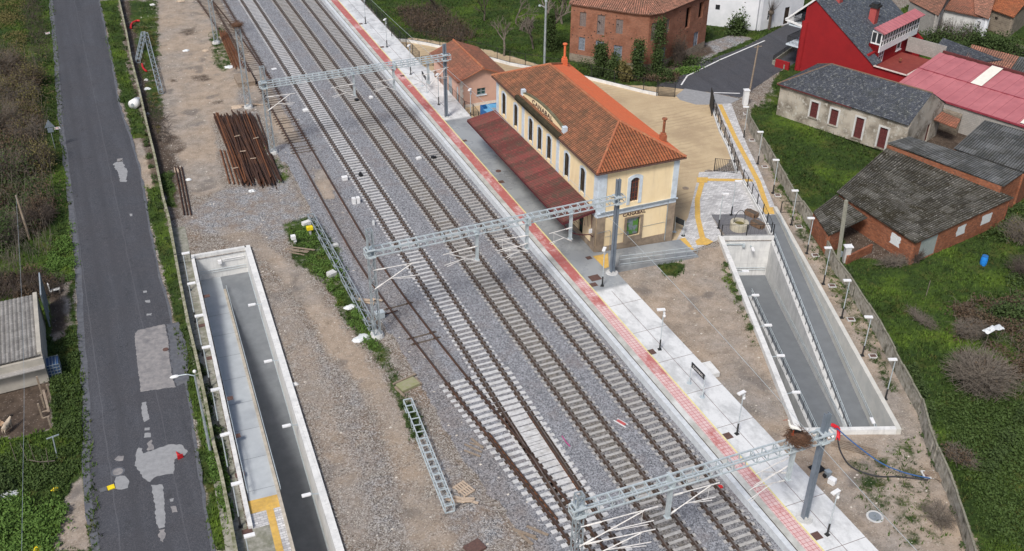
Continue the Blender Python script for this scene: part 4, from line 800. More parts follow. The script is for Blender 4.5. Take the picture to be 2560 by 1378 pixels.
# ---------------------------------------------------------------- lattice masts, gantries
def lattice(b, p, q, wa, wb, n, r=.035, ang=0.0, diag=True, twist=0):
    """4-legged lattice from p to q, square width wa -> wb"""
    p, q = Vector(p), Vector(q); d = (q-p).normalized()
    s_ = Vector((math.cos(ang), math.sin(ang), 0)) if abs(d.z) > .5 else Vector((-d.y, d.x, 0)).normalized(); t_ = d.cross(s_).normalized()
    def c(k, f):
        w = (wa+(wb-wa)*f)/2; a = ((-1, -1), (1, -1), (1, 1), (-1, 1))[k % 4]; return p.lerp(q, f)+s_*a[0]*w+t_*a[1]*w
    for k in range(4): b.bar(c(k, 0), c(k, 1), r*2, r*2, up=s_)
    for i in range(n):
        f0, f1 = i/n, (i+1)/n
        for k in range(4):
            if diag: b.bar(c(k+(i % 2), f0) if (i % 2 == 0) else c(k+1, f0), c(k+1, f1) if i % 2 == 0 else c(k, f1), r*1.1, r*1.1, up=s_)
            else: b.bar(c(k, f0), c(k+1, f0), r*1.7, r*1.7, up=d)
    for k in range(4): b.bar(c(k, 1), c(k+1, 1), r*2, r*2, up=d); b.bar(c(k, 0), c(k+1, 0), r*2, r*2, up=d)
def hmast(b, base, H, w=.34):
    x, y, z = base
    b.box((x-w/2+.02, y, z+H/2), (.035, w*.95, H)); b.box((x+w/2-.02, y, z+H/2), (.035, w*.95, H)); b.box((x, y, z+H/2), (w-.05, .03, H))
def cantilever(t, post, sgn, zt, zb, out=2.6, tilt=.3):
    """insulated tube bracket hanging from a drop post or mast; sgn gives the side"""
    b = MB(); x, y = post; e = Vector((sgn*out, tilt, 0))
    T = Vector((x, y, zt)); B = Vector((x, y, zb))
    b.tube(T, T+e+Vector((0, 0, .05)), .032, 6); b.tube(B, T+e*.82, .035, 6); M_ = B.lerp(T+e*.82, .42)
    b.tube(M_, M_+Vector((sgn*out*.62, tilt*.6, -.12)), .028, 6); b.tube(M_+Vector((sgn*.5, 0, -.12)), M_+Vector((sgn*out*.55, tilt*.6, -.3)), .022, 6)
    b.tube(T+e*.8, M_+Vector((sgn*out*.45, tilt*.5, -.1)), .012, 4)
    b.tube(T+e*.08, T+e*.26, .06, 8); b.tube(B.lerp(T+e*.82, .06), B.lerp(T+e*.82, .22), .06, 8)
    b.build('cantilever', MT['insul'], t)
def gantry(label, xl, xr, yl, yr, zt, H_l, H_r, br, zr, drops, base_r=.6, lat_top=None, bays=17, bw=.62, arms=()):
    y = yl; t = empty('portal_gantry', ((xl+xr)/2, y, 0), label, 'gantry', 'steel portals over the tracks')
    b = MB(); lattice(b, (xl, y, .25), (xl, y, H_l), .52, .40, 15, .035); b.build('lattice_mast', MT['galv'], t)
    b = MB(); b.tube((xl, y, -.1), (xl, y, .28), .62, 14, .5); b.build('footing', MT['conc'], t)
    b = MB(); hmast(b, (xr, yr, base_r), H_r); b.build('steel_mast', MT['galvblue'], t)
    b = MB(); b.tube((xr, yr, base_r-.02), (xr, yr, base_r+.06), .55, 14, .5); b.box((xr, yr, base_r+.08), (.5, .5, .05)); b.build('base_plate', MT['conc'], t)
    # box beam made of four chords with frames
    b = MB(); yc = y; yc2 = yr; x0, x1 = xl-.45, xr+.6; dz = .5; hw = bw/2
    def ch(x, s_, z): f = (x-x0)/(x1-x0); return Vector((x, yc+(yc2-yc)*f+s_*hw, z))
    for s_ in (-1, 1):
        b.bar(ch(x0, s_, zt), ch(x1, s_, zt), .09, .09); b.bar(ch(x0, s_, zt-dz), ch(x1, s_, zt-dz), .09, .07)
    n = bays*2
    for i in range(n+1):
        x = x0+(x1-x0)*i/n
        if i % 2 == 0 or True:
            b.bar(ch(x, -1, zt), ch(x, 1, zt), .07, .05); b.bar(ch(x, -1, zt-dz), ch(x, 1, zt-dz), .05, .05)
            for s_ in (-1, 1): b.box((ch(x, s_, zt-dz/2)), (.05, .05, dz))
            for s_ in (-1, 1):
                if i < n and i % 2: b.bar(ch(x, s_, zt-dz), ch(x+(x1-x0)/n*.22, s_, zt-dz*.45), .03, .03)
    b.build('beam', MT['galvlight'], t)
    for xx, yy in ((xl, y), (xr, yr)):
        b = MB(); b.box((xx, yy, zt+.06), (.6, .8, .05)); b.box((xx, yy, zt-dz-.07), (.6, .8, .06)); b.bar((xx-.4, yy+.4, zt-.25), (xx+.4, yy+.4, zt-.25), .07); b.build('clamp', MT['galvlight'], t)
    b = MB(); b.box((drops[-2] if len(drops) > 1 else drops[0], yc, zt-dz/2), (.16, bw+.16, dz+.16)); b.build('splice', MT['galvlight'], t)
    for i, x in enumerate(drops):
        b = MB(); yy = yc+(yc2-yc)*((x-x0)/(x1-x0)); b.box((x, yy, zt-dz-1.25), (.2, .26, 2.5)); b.box((x, yy, zt-dz-2.48), (.34, .36, .05)); b.box((x, yy, zt-dz-.05), (.4, .5, .06)); b.build('drop_post', MT['galvlight'], t)
    for (x, sg, zz, zb, out, tl) in arms: cantilever(t, (x, y-.35 if x == xl else yc), sg, zz, zb, out, tl)
    return t
gantry('far steel portal crossing the tracks towards the pink building', 15.4, 34.95, 99.5, 100.0, 7.85, 9.5, 8.5, 0, 0, [24.7, 29.1, 33.0], bays=15, arms=[(15.4, 1, 6.4, 4.9, 2.9, -.2), (24.7, -1, 6.3, 4.9, 2.6, -.3), (29.1, -1, 6.2, 4.9, 2.6, -.3), (33.0, -1, 6.2, 4.9, 2.7, -.4), (33.0, 1, 6.4, 4.9, 2.3, .4)])
gantry('middle steel portal crossing the tracks at the end of the station building', 16.15, 37.1, 64.1, 64.5, 7.95, 9.6, 8.95, 0, 0, [24.7, 29.0, 32.9], bays=16, arms=[(16.15, 1, 6.3, 4.6, 3.6, -.2), (24.7, -1, 6.3, 4.9, 3.0, -.3), (29.0, -1, 6.3, 4.9, 2.7, .2), (29.0, -1, 5.6, 4.8, 2.2, -.5), (32.9, -1, 6.2, 4.9, 2.2, -.3)])
g3 = gantry('near steel portal at the bottom of the picture, carrying the nest', 19.1, 34.95, 34.9, 34.7, 7.65, 8.5, 8.5, 0, 0, [24.8, 33.0], bays=11, arms=[(19.1, 1, 6.4, 4.9, 4.6, -.3), (19.1, 1, 5.0, 3.6, 4.4, -.6), (24.8, 1, 6.2, 4.6, 3.2, -.2), (33.0, -1, 6.3, 5.0, 2.8, -.5), (33.0, -1, 5.6, 4.4, 3.4, -.9)])
def lone_mast(label, x, y, H, w=.5, base=True):
    t = empty('lattice_mast', (x, y, 0), label, 'lattice mast')
    b = MB(); lattice(b, (x, y, .2), (x, y, H), w, w*.8, 15, .035); b.build('lattice', MT['galv'], t)
    b = MB(); b.tube((x, y, -.1), (x, y, .24), .55, 12, .48); b.build('footing', MT['conc'], t); return t
bx = P(621.5, 268.5); m1 = lone_mast('lattice mast by the heap of rails with an old round nest on top', bx.x, bx.y, 9.5, .6)
bx2 = P(541, 108); m2 = lone_mast('furthest lattice mast beside the rail bundle, cut by the top of the picture', bx2.x, bx2.y, 9.5)
cantilever(m2, (bx2.x+.1, bx2.y), 1, 7.0, 5.6, 3.4, -.4)
def nest(label, c, R, H, n=420, seed=1):
    r = random.Random(seed); b = MB()
    b.sphere((c[0], c[1], c[2]+H*.45), R*.8, 14, 8, sc=(1, 1, H/R*.55))
    for i in range(n):
        a = r.uniform(0, 6.283); rr_ = R*math.sqrt(r.random())*1.05; z = c[2]+r.uniform(0, 1)**.8*H*(1.0 if rr_ > R*.5 else .75)
        p = Vector((c[0]+math.cos(a)*rr_, c[1]+math.sin(a)*rr_, z)); tt = a+math.pi/2+r.uniform(-.9, .9); L = r.uniform(.2, .55)
        b.tube(p, p+Vector((math.cos(tt)*L, math.sin(tt)*L, r.uniform(-.12, .12))), .012, 4, .006)
    return tag(b.build('stork_nest', simple('nest_sticks', (.16, .085, .05), (.07, .04, .028), 9, .95)), label, 'nest')
nest('flat round old nest of twigs on top of the far lattice mast', (bx.x, bx.y, 9.5), .75, .5, 260, 3)
NX = 31.4; NC = (NX, 34.1, 7.62)
# ---------------------------------------------------------------- lattice towers lying on the ground
def lying(label, a, c, w, n, diag=True, m='galv', h=None):
    A, B = P(*a), P(*c); A.z = B.z = w/2+.06; b = MB(); lattice(b, A, B, w, w, n, .035, diag=diag)
    return tag(b.build('fallen_lattice_tower', MT[m]), label, 'steel lattice', 'steel lattice sections lying in the yard')
lying('steel lattice tower lying on the grass at the foot of the middle gantry mast', (778, 550), (932, 828), .55, 22)
lying('ladder-like steel beam lying by the bottom ballast edge', (1020, 1016), (1125, 1282), .6, 15, False, 'galvlight')
lying('long lattice section lying beside the yard, right arm of the V by the road wall', (366, 92), (403, 236), .5, 22)
o = lying('short lattice section, left arm of the V by the road wall', (360, 90), (346, 158), .5, 14)
# ---------------------------------------------------------------- building helpers
class WF:
    """wall frame: origin, direction d (building on the left hand), n = outward"""
    def __init__(s, a, c): s.a = Vector((a[0], a[1], 0)); c = Vector((c[0], c[1], 0)); s.L = (c-s.a).length; s.d = (c-s.a).normalized(); s.n = Vector((s.d.y, -s.d.x, 0)); s.ang = math.atan2(s.d.y, s.d.x)
    def __call__(s, t, out, z): return s.a+s.d*t+s.n*out+Vector((0, 0, z))
    def box(s, b, t0, t1, o0, o1, z0, z1, mi=None):
        b.box(s((t0+t1)/2, (o0+o1)/2, (z0+z1)/2), (abs(t1-t0), abs(o1-o0), abs(z1-z0)), rz=s.ang, mi=mi)
def wall(b, W_, z0, z1, ops=(), th=.3, mi=None, ztop=None):
    """solid wall with real openings; ztop(t) gives a sloping top"""
    zt = ztop or (lambda t: z1)
    cuts = sorted({0.0, W_.L}|{o[0] for o in ops}|{o[1] for o in ops}); 
    if ztop: cuts = sorted(set(cuts)|{W_.L*i/24 for i in range(25)})
    for a, c in zip(cuts, cuts[1:]):
        if c-a < 1e-4: continue
        m = (a+c)/2; oo = sorted([(o[2], o[3]) for o in ops if o[0] < m < o[1]]); z = z0
        def piece(za, zb, top=False):
            if zb-za < 1e-3: return
            ta, tc = (zt(a), zt(c)) if top else (zb, zb)
            vs = [W_(a, 0, za), W_(c, 0, za), W_(c, -th, za), W_(a, -th, za), W_(a, 0, ta), W_(c, 0, tc), W_(c, -th, tc), W_(a, -th, ta)]
            b.add(vs, [(0, 1, 5, 4), (3, 7, 6, 2), (4, 5, 6, 7), (3, 2, 1, 0), (0, 4, 7, 3), (1, 2, 6, 5)], mi)
        for (p, q) in oo: piece(z, p); z = q
        piece(z, max(z+.01, min(zt(a), zt(c))), True)
def roof_plane(b, poly, eave, pitch=.25, amp=.045, course=.42, lift=.025, mi=None, prof='tile', uvs=None, thick=.05):
    """rib-and-course covering over a convex planar polygon; eave = (i, j) indices of the eave edge"""
    P_ = [Vector(p) for p in poly]; e = (P_[eave[1]]-P_[eave[0]]); e.z = 0 if abs(e.z) < .02 else e.z; e.normalize()
    n = Vector((0, 0, 0))
    for i in range(len(P_)): n += (P_[i]).cross(P_[(i+1) % len(P_)])
    n.normalize(); n = -n if n.z < 0 else n; t = n.cross(e).normalized()
    if t.z < 0: t = -t
    o = P_[eave[0]]; S2 = [((p-o).dot(e), (p-o).dot(t)) for p in P_]; s0, s1 = min(p[0] for p in S2), max(p[0] for p in S2); t0 = min(p[1] for p in S2); t1 = max(p[1] for p in S2)
    k = 6 if prof == 'tile' else 6; ds = pitch/k; ns = max(2, int(math.ceil((s1-s0)/ds)))
    def interval(s_):
        ts = []
        for i in range(len(S2)):
            a, c = S2[i], S2[(i+1) % len(S2)]
            if (a[0]-s_)*(c[0]-s_) <= 0 and abs(a[0]-c[0]) > 1e-9: ts.append(a[1]+(c[1]-a[1])*(s_-a[0])/(c[0]-a[0]))
        return (min(ts), max(ts)) if ts else (0, 0)
    rows = [t0]; 
    while rows[-1] < t1: rows += [rows[-1]+course*.97, rows[-1]+course]
    rows = rows[:]; cols = []; uv = []
    for j in range(ns+1):
        s_ = min(max(s0+(s1-s0)*j/ns, s0+1e-4), s1-1e-4); lo, hi = interval(s_); ph = (s_/pitch) % 1.0
        h = amp*(abs(math.cos(math.pi*ph)) if prof == 'tile' else .5+.5*math.cos(2*math.pi*ph)); c = []
        for r_i, r in enumerate(rows):
            tt = min(max(r, lo), hi); fr = 0 if r_i % 2 == 0 else 1
            c.append((o+e*s_+t*tt+n*(h+lift*(1-fr)), (s_-s0, tt-t0)))
        cols.append(c)
    base = len(b.v); m = len(rows)
    for c in cols:
        for p, q in c: b.v.append(tuple(p)); b.uv[len(b.v)-1] = q
    mm = b.mi if mi is None else mi
    for j in range(ns):
        for i in range(m-1):
            a = base+j*m+i; q = (a, a+m, a+m+1, a+1)
            p0, p1, p2, p3 = (Vector(b.v[x]) for x in q)
            if (p2-p0).cross(p3-p1).length < 1e-5: continue
            b.f.append(q if (p1-p0).cross(p3-p0).dot(n) > 0 or True else q[::-1]); b.m.append(mm)
    # under-slab
    b.add([p-n*thick for p in P_]+[p+n*.002 for p in P_], [tuple(range(len(P_)))[::-1], tuple(range(len(P_), 2*len(P_)))]+[(i, (i+1) % len(P_), len(P_)+(i+1) % len(P_), len(P_)+i) for i in range(len(P_))], mm)
def ruled(b, a, c, d, f, pitch=.177, amp=.03, course=1.1, lift=.012, thick=.03, jag=0.0, r=None):
    """covering on a four-cornered (possibly twisted) field: a-c lower edge, d-f upper edge"""
    a, c, d, f = map(Vector, (a, c, d, f)); Lu = ((c-a).length+(f-d).length)/2; Lv = ((d-a).length+(f-c).length)/2
    nu = int(Lu/pitch*6); rows = [0]; 
    while rows[-1] < Lv: rows += [rows[-1]+course*.985, rows[-1]+course]
    n = (c-a).cross(d-a).normalized(); n = -n if n.z < 0 else n; base = len(b.v); m = len(rows)
    for j in range(nu+1):
        u = j/nu; h = amp*(.5+.5*math.cos(2*math.pi*u*Lu/pitch)); off = (r.uniform(-1, 1)*jag if (r and j % 36 == 0) else 0) if jag else 0
        for i, q in enumerate(rows):
            v = min(q, Lv)/Lv; p = a.lerp(c, u).lerp(d.lerp(f, u), v); b.v.append(tuple(p+n*(h+lift*(1 if i % 2 == 0 else 0)))); b.uv[len(b.v)-1] = (u*Lu, v*Lv)
    for j in range(nu):
        for i in range(m-1):
            k = base+j*m+i; b.f.append((k, k+m, k+m+1, k+1)); b.m.append(b.mi)
    b.add([a-n*thick, c-n*thick, f-n*thick, d-n*thick], [(3, 2, 1, 0)])
def build_roof(b, name, mats, parent):
    o = b.build(name, mats, parent, uv=True); me = o.data; l = me.uv_layers[0]
    if b.uv:
        li = np.empty(len(me.loops), dtype=np.int32); me.loops.foreach_get('vertex_index', li); uv = np.empty(len(me.loops)*2); l.data.foreach_get('uv', uv); uv = uv.reshape(-1, 2)
        T = np.full((len(me.vertices), 2), np.nan)
        for k, q in b.uv.items(): T[k] = q
        g = T[li]; ok = ~np.isnan(g[:, 0]); uv[ok] = g[ok]; l.data.foreach_set('uv', uv.ravel())
    return o
def text(txt, size, m, parent, o, d, n, depth=.015, name='lettering', bold=0.0, sx=1.0, up=(0, 0, 1)):
    cu = bpy.data.curves.new('t', 'FONT'); cu.body = txt; cu.size = size; cu.extrude = depth; cu.offset = bold; cu.align_x = 'CENTER'; cu.align_y = 'CENTER'; cu.space_character = 1.12
    ob = bpy.data.objects.new('t', cu); COL.objects.link(ob); bpy.context.view_layer.update()
    me = bpy.data.meshes.new_from_object(ob.evaluated_get(bpy.context.evaluated_depsgraph_get())); bpy.data.objects.remove(ob)
    up = Vector(up); R = Matrix((d, up, n)).transposed(); base = Vector(o)-wloc(parent)
    for v in me.vertices: v.co = R @ Vector((v.co.x*sx, v.co.y, v.co.z)) + base
    me.materials.clear(); me.materials.append(m); q = bpy.data.objects.new(name, me); COL.objects.link(q); q.parent = parent; return q
def arc_pts(t0, t1, z0, z1, rise, k=8):
    pts = [(t0, z0)]
    for i in range(k+1): f = i/k; pts.append((t0+(t1-t0)*f, z1-rise+rise*math.sin(math.pi*f)**.8 if 0 < f < 1 else z1-rise))
    pts.append((t1, z0)); return pts
def surround(b, W_, t0, t1, z0, z1, rise, w, proud=.05, inset=.12):
    I = arc_pts(t0, t1, z0, z1, rise); O = arc_pts(t0-w, t1+w, z0, z1+w, rise)
    for i in range(len(I)-1):
        q = [W_(O[i][0], proud, O[i][1]), W_(I[i][0], proud, I[i][1]), W_(I[i+1][0], proud, I[i+1][1]), W_(O[i+1][0], proud, O[i+1][1])]; b.quad(*q[::-1])
        b.quad(W_(I[i][0], proud, I[i][1]), W_(I[i][0], -inset, I[i][1]), W_(I[i+1][0], -inset, I[i+1][1]), W_(I[i+1][0], proud, I[i+1][1]))
        b.quad(W_(O[i][0], proud, O[i][1]), W_(O[i+1][0], proud, O[i+1][1]), W_(O[i+1][0], -.01, O[i+1][1]), W_(O[i][0], -.01, O[i][1]))
def window(parent, W_, t0, t1, z0, z1, fm, pm='glass', name='window', bars=(1, 1), fw=.06, dep=.14, sill=None):
    b = MB(); W_.box(b, t0, t0+fw, -dep-.04, -dep+.02, z0, z1); W_.box(b, t1-fw, t1, -dep-.04, -dep+.02, z0, z1); W_.box(b, t0+fw, t1-fw, -dep-.04, -dep+.02, z0, z0+fw); W_.box(b, t0+fw, t1-fw, -dep-.04, -dep+.02, z1-fw, z1)
    nx, nz = bars
    for i in range(1, nx+1): t = t0+(t1-t0)*i/(nx+1); W_.box(b, t-fw*.45, t+fw*.45, -dep-.03, -dep+.015, z0+fw, z1-fw)
    for i in range(1, nz+1): z = z0+(z1-z0)*i/(nz+1); W_.box(b, t0+fw, t1-fw, -dep-.03, -dep+.011, z-fw*.35, z+fw*.35)
    o = b.build(name, MT[fm] if isinstance(fm, str) else fm, parent)
    b = MB(); W_.box(b, t0+.01, t1-.01, -dep-.06, -dep-.03, z0+.01, z1-.01); b.build('pane', MT[pm] if isinstance(pm, str) else pm, o)
    if sill: b = MB(); W_.box(b, t0-.12, t1+.12, -.05, .12, z0-.1, z0); b.build('sill', MT[sill], o)
    return o
def tubechim(parent, base, H, w=.5, m='tile_ridge', pot='brick2'):
    b = MB(); b.box(Vector(base)+Vector((0, 0, .35)), (w, w, 1.1)); b.box(Vector(base)+Vector((0, 0, .95)), (w*.75, w*.75, .3)); c = b.build('chimney', MT[m], parent)
    b = MB(); b.tube(Vector(base)+Vector((0, 0, 1)), Vector(base)+Vector((0, 0, H)), .12, 8); b.tube(Vector(base)+Vector((0, 0, H)), Vector(base)+Vector((0, 0, H+.12)), .24, 8); b.build('flue', MT[pot], c)
# ---------------------------------------------------------------- station building
X0, X1, Y0, Y1, ZB, ZE = 37.25, 45.05, 68.05, 90.8, .6, 8.45
st = empty('station_building', (41, 79, 0), 'two-storey cream station building with tiled hip roof and maroon platform canopy', 'station')
wW, wS, wE, wN = WF((X0, Y1), (X0, Y0)), WF((X0, Y0), (X1, Y0)), WF((X1, Y0), (X1, Y1)), WF((X1, Y1), (X0, Y1))
upy = [88.85, 85.8, 82.2, 80.1, 78.0, 74.2, 71.0]; ups = [Y1-y for y in upy]
OW = [(t-.42, t+.42, 5.05, 7.45) for t in ups]; OD = [(t-.45, t+.45, .62, 3.2) for t in ups]
sb = MB(); wall(sb, wW, .0, ZE, OW+OD, .35); OS = [(3.1, 3.95, 4.95, 7.3), (3.0, 4.35, 1.5, 3.35)]
wall(sb, WF((X0+.35, Y0), (X1, Y0)), .0, ZE, [(a-.35, c-.35, d, e) for a, c, d, e in OS], .35); wall(sb, WF((X1, Y0+.35), (X1, Y1)), 0, ZE, [(t-.45, t+.45, 5, 7.4) for t in (4, 8, 12, 16, 20)], .35); wall(sb, WF((X1-.35, Y1), (X0+.35, Y1)), 0, ZE, [], .35)
sb.build('wall', MT['cream'], st)
tb = MB()
for t in ups: surround(tb, wW, t-.42, t+.42, 4.9, 7.45, .22, .2)
surround(tb, wS, 3.1, 3.95, 4.75, 7.3, .25, .3)
for W_, L in ((wW, Y1-Y0), (wS, X1-X0)):
    W_.box(tb, .0, .75 if W_ is wS else .6, 0, .06, 4.35, ZE-.25); W_.box(tb, L-(.55 if W_ is wS else .75), L, 0, .06, 4.35, ZE-.25); W_.box(tb, 0, L, 0, .10, ZE-.25, ZE)
    W_.box(tb, 0, L, 0, .09, 4.05, 4.5)
for t in ((ups[1]+ups[2])/2, (ups[4]+ups[5])/2): wW.box(tb, t-.28, t+.28, 0, .07, 4.5, ZE-.25)
wS.box(tb, -.1, X1-X0+.1, .09, .2, 4.42, 4.52)
tb.build('blue_white_trim', MT['blue_white'], st)
gb = MB(); wS.box(gb, 0, .8, 0, .08, .3, 4.05); wS.box(gb, X1-X0-.8, X1-X0, 0, .08, 0, 4.05); wS.box(gb, .8, X1-X0-.8, 0, .06, .0, 1.0); wS.box(gb, .8, X1-X0-.8, 0, .05, 3.93, 4.05); wW.box(gb, 0, Y1-Y0, 0, .05, .5, 1.15)
wW.box(gb, Y1-Y0-.8, Y1-Y0, .051, .09, .6, 4.05)
for a, c, d, e in ((2.75, 3.0, .9, 3.5), (4.35, 4.6, .9, 3.5), (3.0, 4.35, 3.35, 3.5), (3.0, 4.35, 1.0, 1.5)): wS.box(gb, a, c, .061, .1, d, e)
gb.build('stone_dressing', MT['stone'], st)
for i, t in enumerate(ups):
    window(st, wW, t-.4, t+.4, 4.95, 7.4, 'dark_brown', 'dark_brown', bars=(1, 3))
    o = window(st, wW, t-.43, t+.43, .62, 3.2, 'dark_green', 'dark_green', name='door', bars=(1, 1))
window(st, wS, 3.12, 3.93, 4.8, 7.25, simple('brown_window_frame', (.16, .05, .035), (.1, .035, .025), 5, .6), 'glass', bars=(2, 4), fw=.08)
gm = NT('boarded_picture_window'); c_ = gm.mix(gm.thr(gm.noise(1.7, 3, .5), .48, .55), (.22, .27, .29), (.10, .26, .05)); c_ = gm.mix(gm.thr(gm.noise(4, 4, .7), .6, .7), c_, (.04, .09, .04)); gm.done(c_, .4)
window(st, wS, 3.05, 4.3, 1.52, 3.33, simple('brown_frame_dark', (.1, .075, .06), None, 5, .7), gm.m, bars=(0, 0), dep=.1)
for t in (4, 8, 12, 16, 20): window(st, wE, t-.4, t+.4, 5, 7.35, 'dark_brown', 'dark_brown', bars=(1, 3))
pb = MB(); wS.box(pb, .2, X1-X0-.1, .2, .27, 4.53, 4.6); pb.path([wS(.75, .03, ZE-.2), wS(.75, .03, 4.6)], .03, 5); pb.path([wS(7.0, .1, 4.5), wS(7.0, .12, 2), wS(7.0, .12, .3)], .04, 6); pb.path([wS(.1, .12, 2.55), wS(1.25, .12, 2.6), wS(1.4, .12, 2.45), wS(1.4, .12, .4)], .02, 5); pb.path([wS(0.9, .04, 1.95), wS(2.7, .04, 1.95)], .015, 4); pb.path([wS(4.65, .04, 2.2), wS(6.9, .04, 2.2)], .015, 4); pb.build('pipework', MT['galv'], st)
text('CANABAL', .42, MT['hatch'], st, wS(3.68, .02, 3.75), wS.d, wS.n, bold=.012, sx=1.1)
# hip roof: front slope brown, end hips orange, back slope bright flat tile
EX0, EX1, EY0, EY1, ZR = 36.82, 45.45, 67.68, 91.1, 10.72
A_, B_, C_, D_ = Vector((EX0, EY0, ZE+.1)), Vector((EX1, EY0, ZE+.1)), Vector((EX1, EY1, ZE+.1)), Vector((EX0, EY1, ZE+.1)); R0, R1 = Vector(((EX0+EX1)/2, EY0+4.5, ZR)), Vector(((EX0+EX1)/2, EY1-4.5, ZR))
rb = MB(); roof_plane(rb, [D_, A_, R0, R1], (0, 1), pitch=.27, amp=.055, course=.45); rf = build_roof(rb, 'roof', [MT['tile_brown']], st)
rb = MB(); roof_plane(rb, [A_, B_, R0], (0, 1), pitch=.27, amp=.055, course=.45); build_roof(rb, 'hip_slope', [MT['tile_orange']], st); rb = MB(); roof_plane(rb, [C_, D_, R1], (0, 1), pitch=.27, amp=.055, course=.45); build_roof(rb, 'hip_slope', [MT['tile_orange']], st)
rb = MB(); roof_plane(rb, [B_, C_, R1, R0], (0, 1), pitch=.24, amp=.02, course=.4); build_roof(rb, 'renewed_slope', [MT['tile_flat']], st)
rb = MB()
for p, q in ((R0, R1), (A_, R0), (B_, R0), (C_, R1), (D_, R1)): rb.tube(p+Vector((0, 0, .03)), q+Vector((0, 0, .06)), .12, 8)
rb.build('ridge_tiles', MT['tile_ridge'], st)
rb = MB()
for p, q in ((A_, B_), (B_, C_), (C_, D_), (D_, A_)): rb.bar(p+Vector((0, 0, -.11)), q+Vector((0, 0, -.11)), .12, .1)
rb.build('eaves_gutter', MT['hatch'], st)
tubechim(st, (44.75, 70.6, 8.6), 2.35, .5); tubechim(st, (44.1, 89.4, 9.0), 2.4, .48, 'tile_flat', 'tile_flat')
# parapet with the name over the platform front
py0, py1 = 75.7, 84.5; pbm = MB()
wp_ = WF((37.42, py1), (37.42, py0)); wall(pbm, wp_, 8.5, 9.6, [], .22, ztop=lambda t: 9.12+.5*math.sin(math.pi*t/wp_.L)**.8 if 0 < t < wp_.L else 9.12); pn = pbm.build('name_parapet', MT['cream'], st)
pbm = MB(); 
for i in range(24):
    t0_, t1_ = wp_.L*i/24, wp_.L*(i+1)/24; f = lambda t: 9.14+.5*math.sin(math.pi*min(max(t/wp_.L, 0), 1))**.8
    pbm.bar(wp_(t0_, -.11, f(t0_)), wp_(t1_, -.11, f(t1_)), .3, .07)
pbm.build('mossy_coping', simple('moss_coping', (.1, .095, .05), (.16, .15, .1), 3, .9), pn)
pbm = MB(); wp_.box(pbm, -.4, .0, -.3, .1, 8.5, 9.42); wp_.box(pbm, wp_.L, wp_.L+.4, -.3, .1, 8.5, 9.42); pbm.build('parapet_pier', MT['blue_white'], pn)
pbm = MB(); wp_.box(pbm, -.6, wp_.L+.5, 0, .66, 8.35, 8.78); pbm.build('mossy_ledge', simple('dark_moss', (.03, .026, .014), (.06, .05, .03), 2, .95, bump=.5), pn)
text('CANABAL', .62, MT['hatch'], pn, wp_(wp_.L*.5, .02, 9.13), wp_.d, wp_.n, bold=.01, sx=1.5)
# canopy over the platform
ca, cb, cc, cd = Vector((34.05, 91.0, 4.15)), Vector((34.05, 68.2, 4.15)), Vector((37.15, 68.2, 4.75)), Vector((37.15, 91.0, 4.75))
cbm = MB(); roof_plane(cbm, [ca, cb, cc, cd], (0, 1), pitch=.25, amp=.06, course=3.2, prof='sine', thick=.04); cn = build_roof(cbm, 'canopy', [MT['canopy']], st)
cbm = MB(); cbm.bar(ca-Vector((0, 0, .1)), cb-Vector((0, 0, .1)), .06, .14); cbm.bar(cb-Vector((0, 0, .12)), cc-Vector((0, 0, .12)), .06, .16)
mm_ = simple('maroon_iron', (.1, .02, .03), (.07, .015, .02), 4, .6)
cbm.build('canopy_edge', mm_, cn)
for y in (68.4, 72.1, 75.9, 79.7, 83.5, 87.3, 90.8):
    br = MB(); pts = [Vector((37.15, y, 2.0))]+[Vector((37.15-2.9*math.sin(a), y, 4.2-2.0*math.cos(a)*.95-.0)) for a in (.1, .35, .6, .85, 1.1, 1.35, 1.57)]
    br.path(pts, .045, 5); br.bar((37.1, y, 4.45), (34.2, y, 4.0), .05, .07)
    for k in range(7): f = (k+.5)/7; br.bar((37.1-2.8*f, y, 4.4-.42*f), (37.12-2.3*f, y, 4.1-1.2*(1-f)), .03, .03)
    br.build('canopy_bracket', mm_, st)
b = MB(); b.box((36.6, 67.85, 3.0), (.3, .06, .4)); b.build('station_clock', MT['white_paint'], st)
# ---------------------------------------------------------------- pink outbuilding
pk = empty('pink_outbuilding', (40.5, 107.5, 0), 'small pink rendered outbuilding with low tiled gable roof', 'outbuilding')
a, c, d, e = (37.75, 103.0), (43.2, 103.0), (43.2, 112.0), (37.75, 112.0); pw = [WF(a, c), WF(c, d), WF(d, e), WF(e, a)]
zg = lambda t: 3.35+1.15*(1-abs(t/5.45*2-1)); b = MB(); wall(b, pw[0], 0, 3.4, [(2.05, 3.1, 1.3, 2.1)], .25, ztop=zg); wall(b, WF((43.2, 103.25), (43.2, 111.75)), 0, 3.35, [], .25); wall(b, pw[2], 0, 3.4, [], .25, ztop=zg); wall(b, WF((37.75, 111.75), (37.75, 103.25)), 0, 3.35, [(4.6, 6.0, .1, 2.6), (7.3, 8.1, .1, 2.3)], .25); b.build('wall', MT['pink_wall'], pk)
window(pk, pw[0], 2.05, 3.1, 1.3, 2.1, 'galv', simple('green_glass', (.04, .09, .09), (.02, .05, .05), 3, .2), sill='blue_white', dep=.08)
wf = WF((37.75, 111.75), (37.75, 103.25)); window(pk, wf, 4.6, 6.0, .1, 2.6, 'galvlight', 'galv', name='door', bars=(1, 0)); window(pk, wf, 7.3, 8.1, .1, 2.3, 'galvlight', 'galvlight', name='door', bars=(0, 0))
b = MB()
for k in range(9): w_ = .38 if k % 2 else .28; pw[0].box(b, -.02, w_, 0, .04, .3+k*.33, .3+k*.33+.32)
pw[0].box(b, .4, 5.45, 0, .05, 0, .35); b.build('quoins', simple('white_quoin', (.7, .66, .6), (.55, .5, .45), 4, .85), pk)
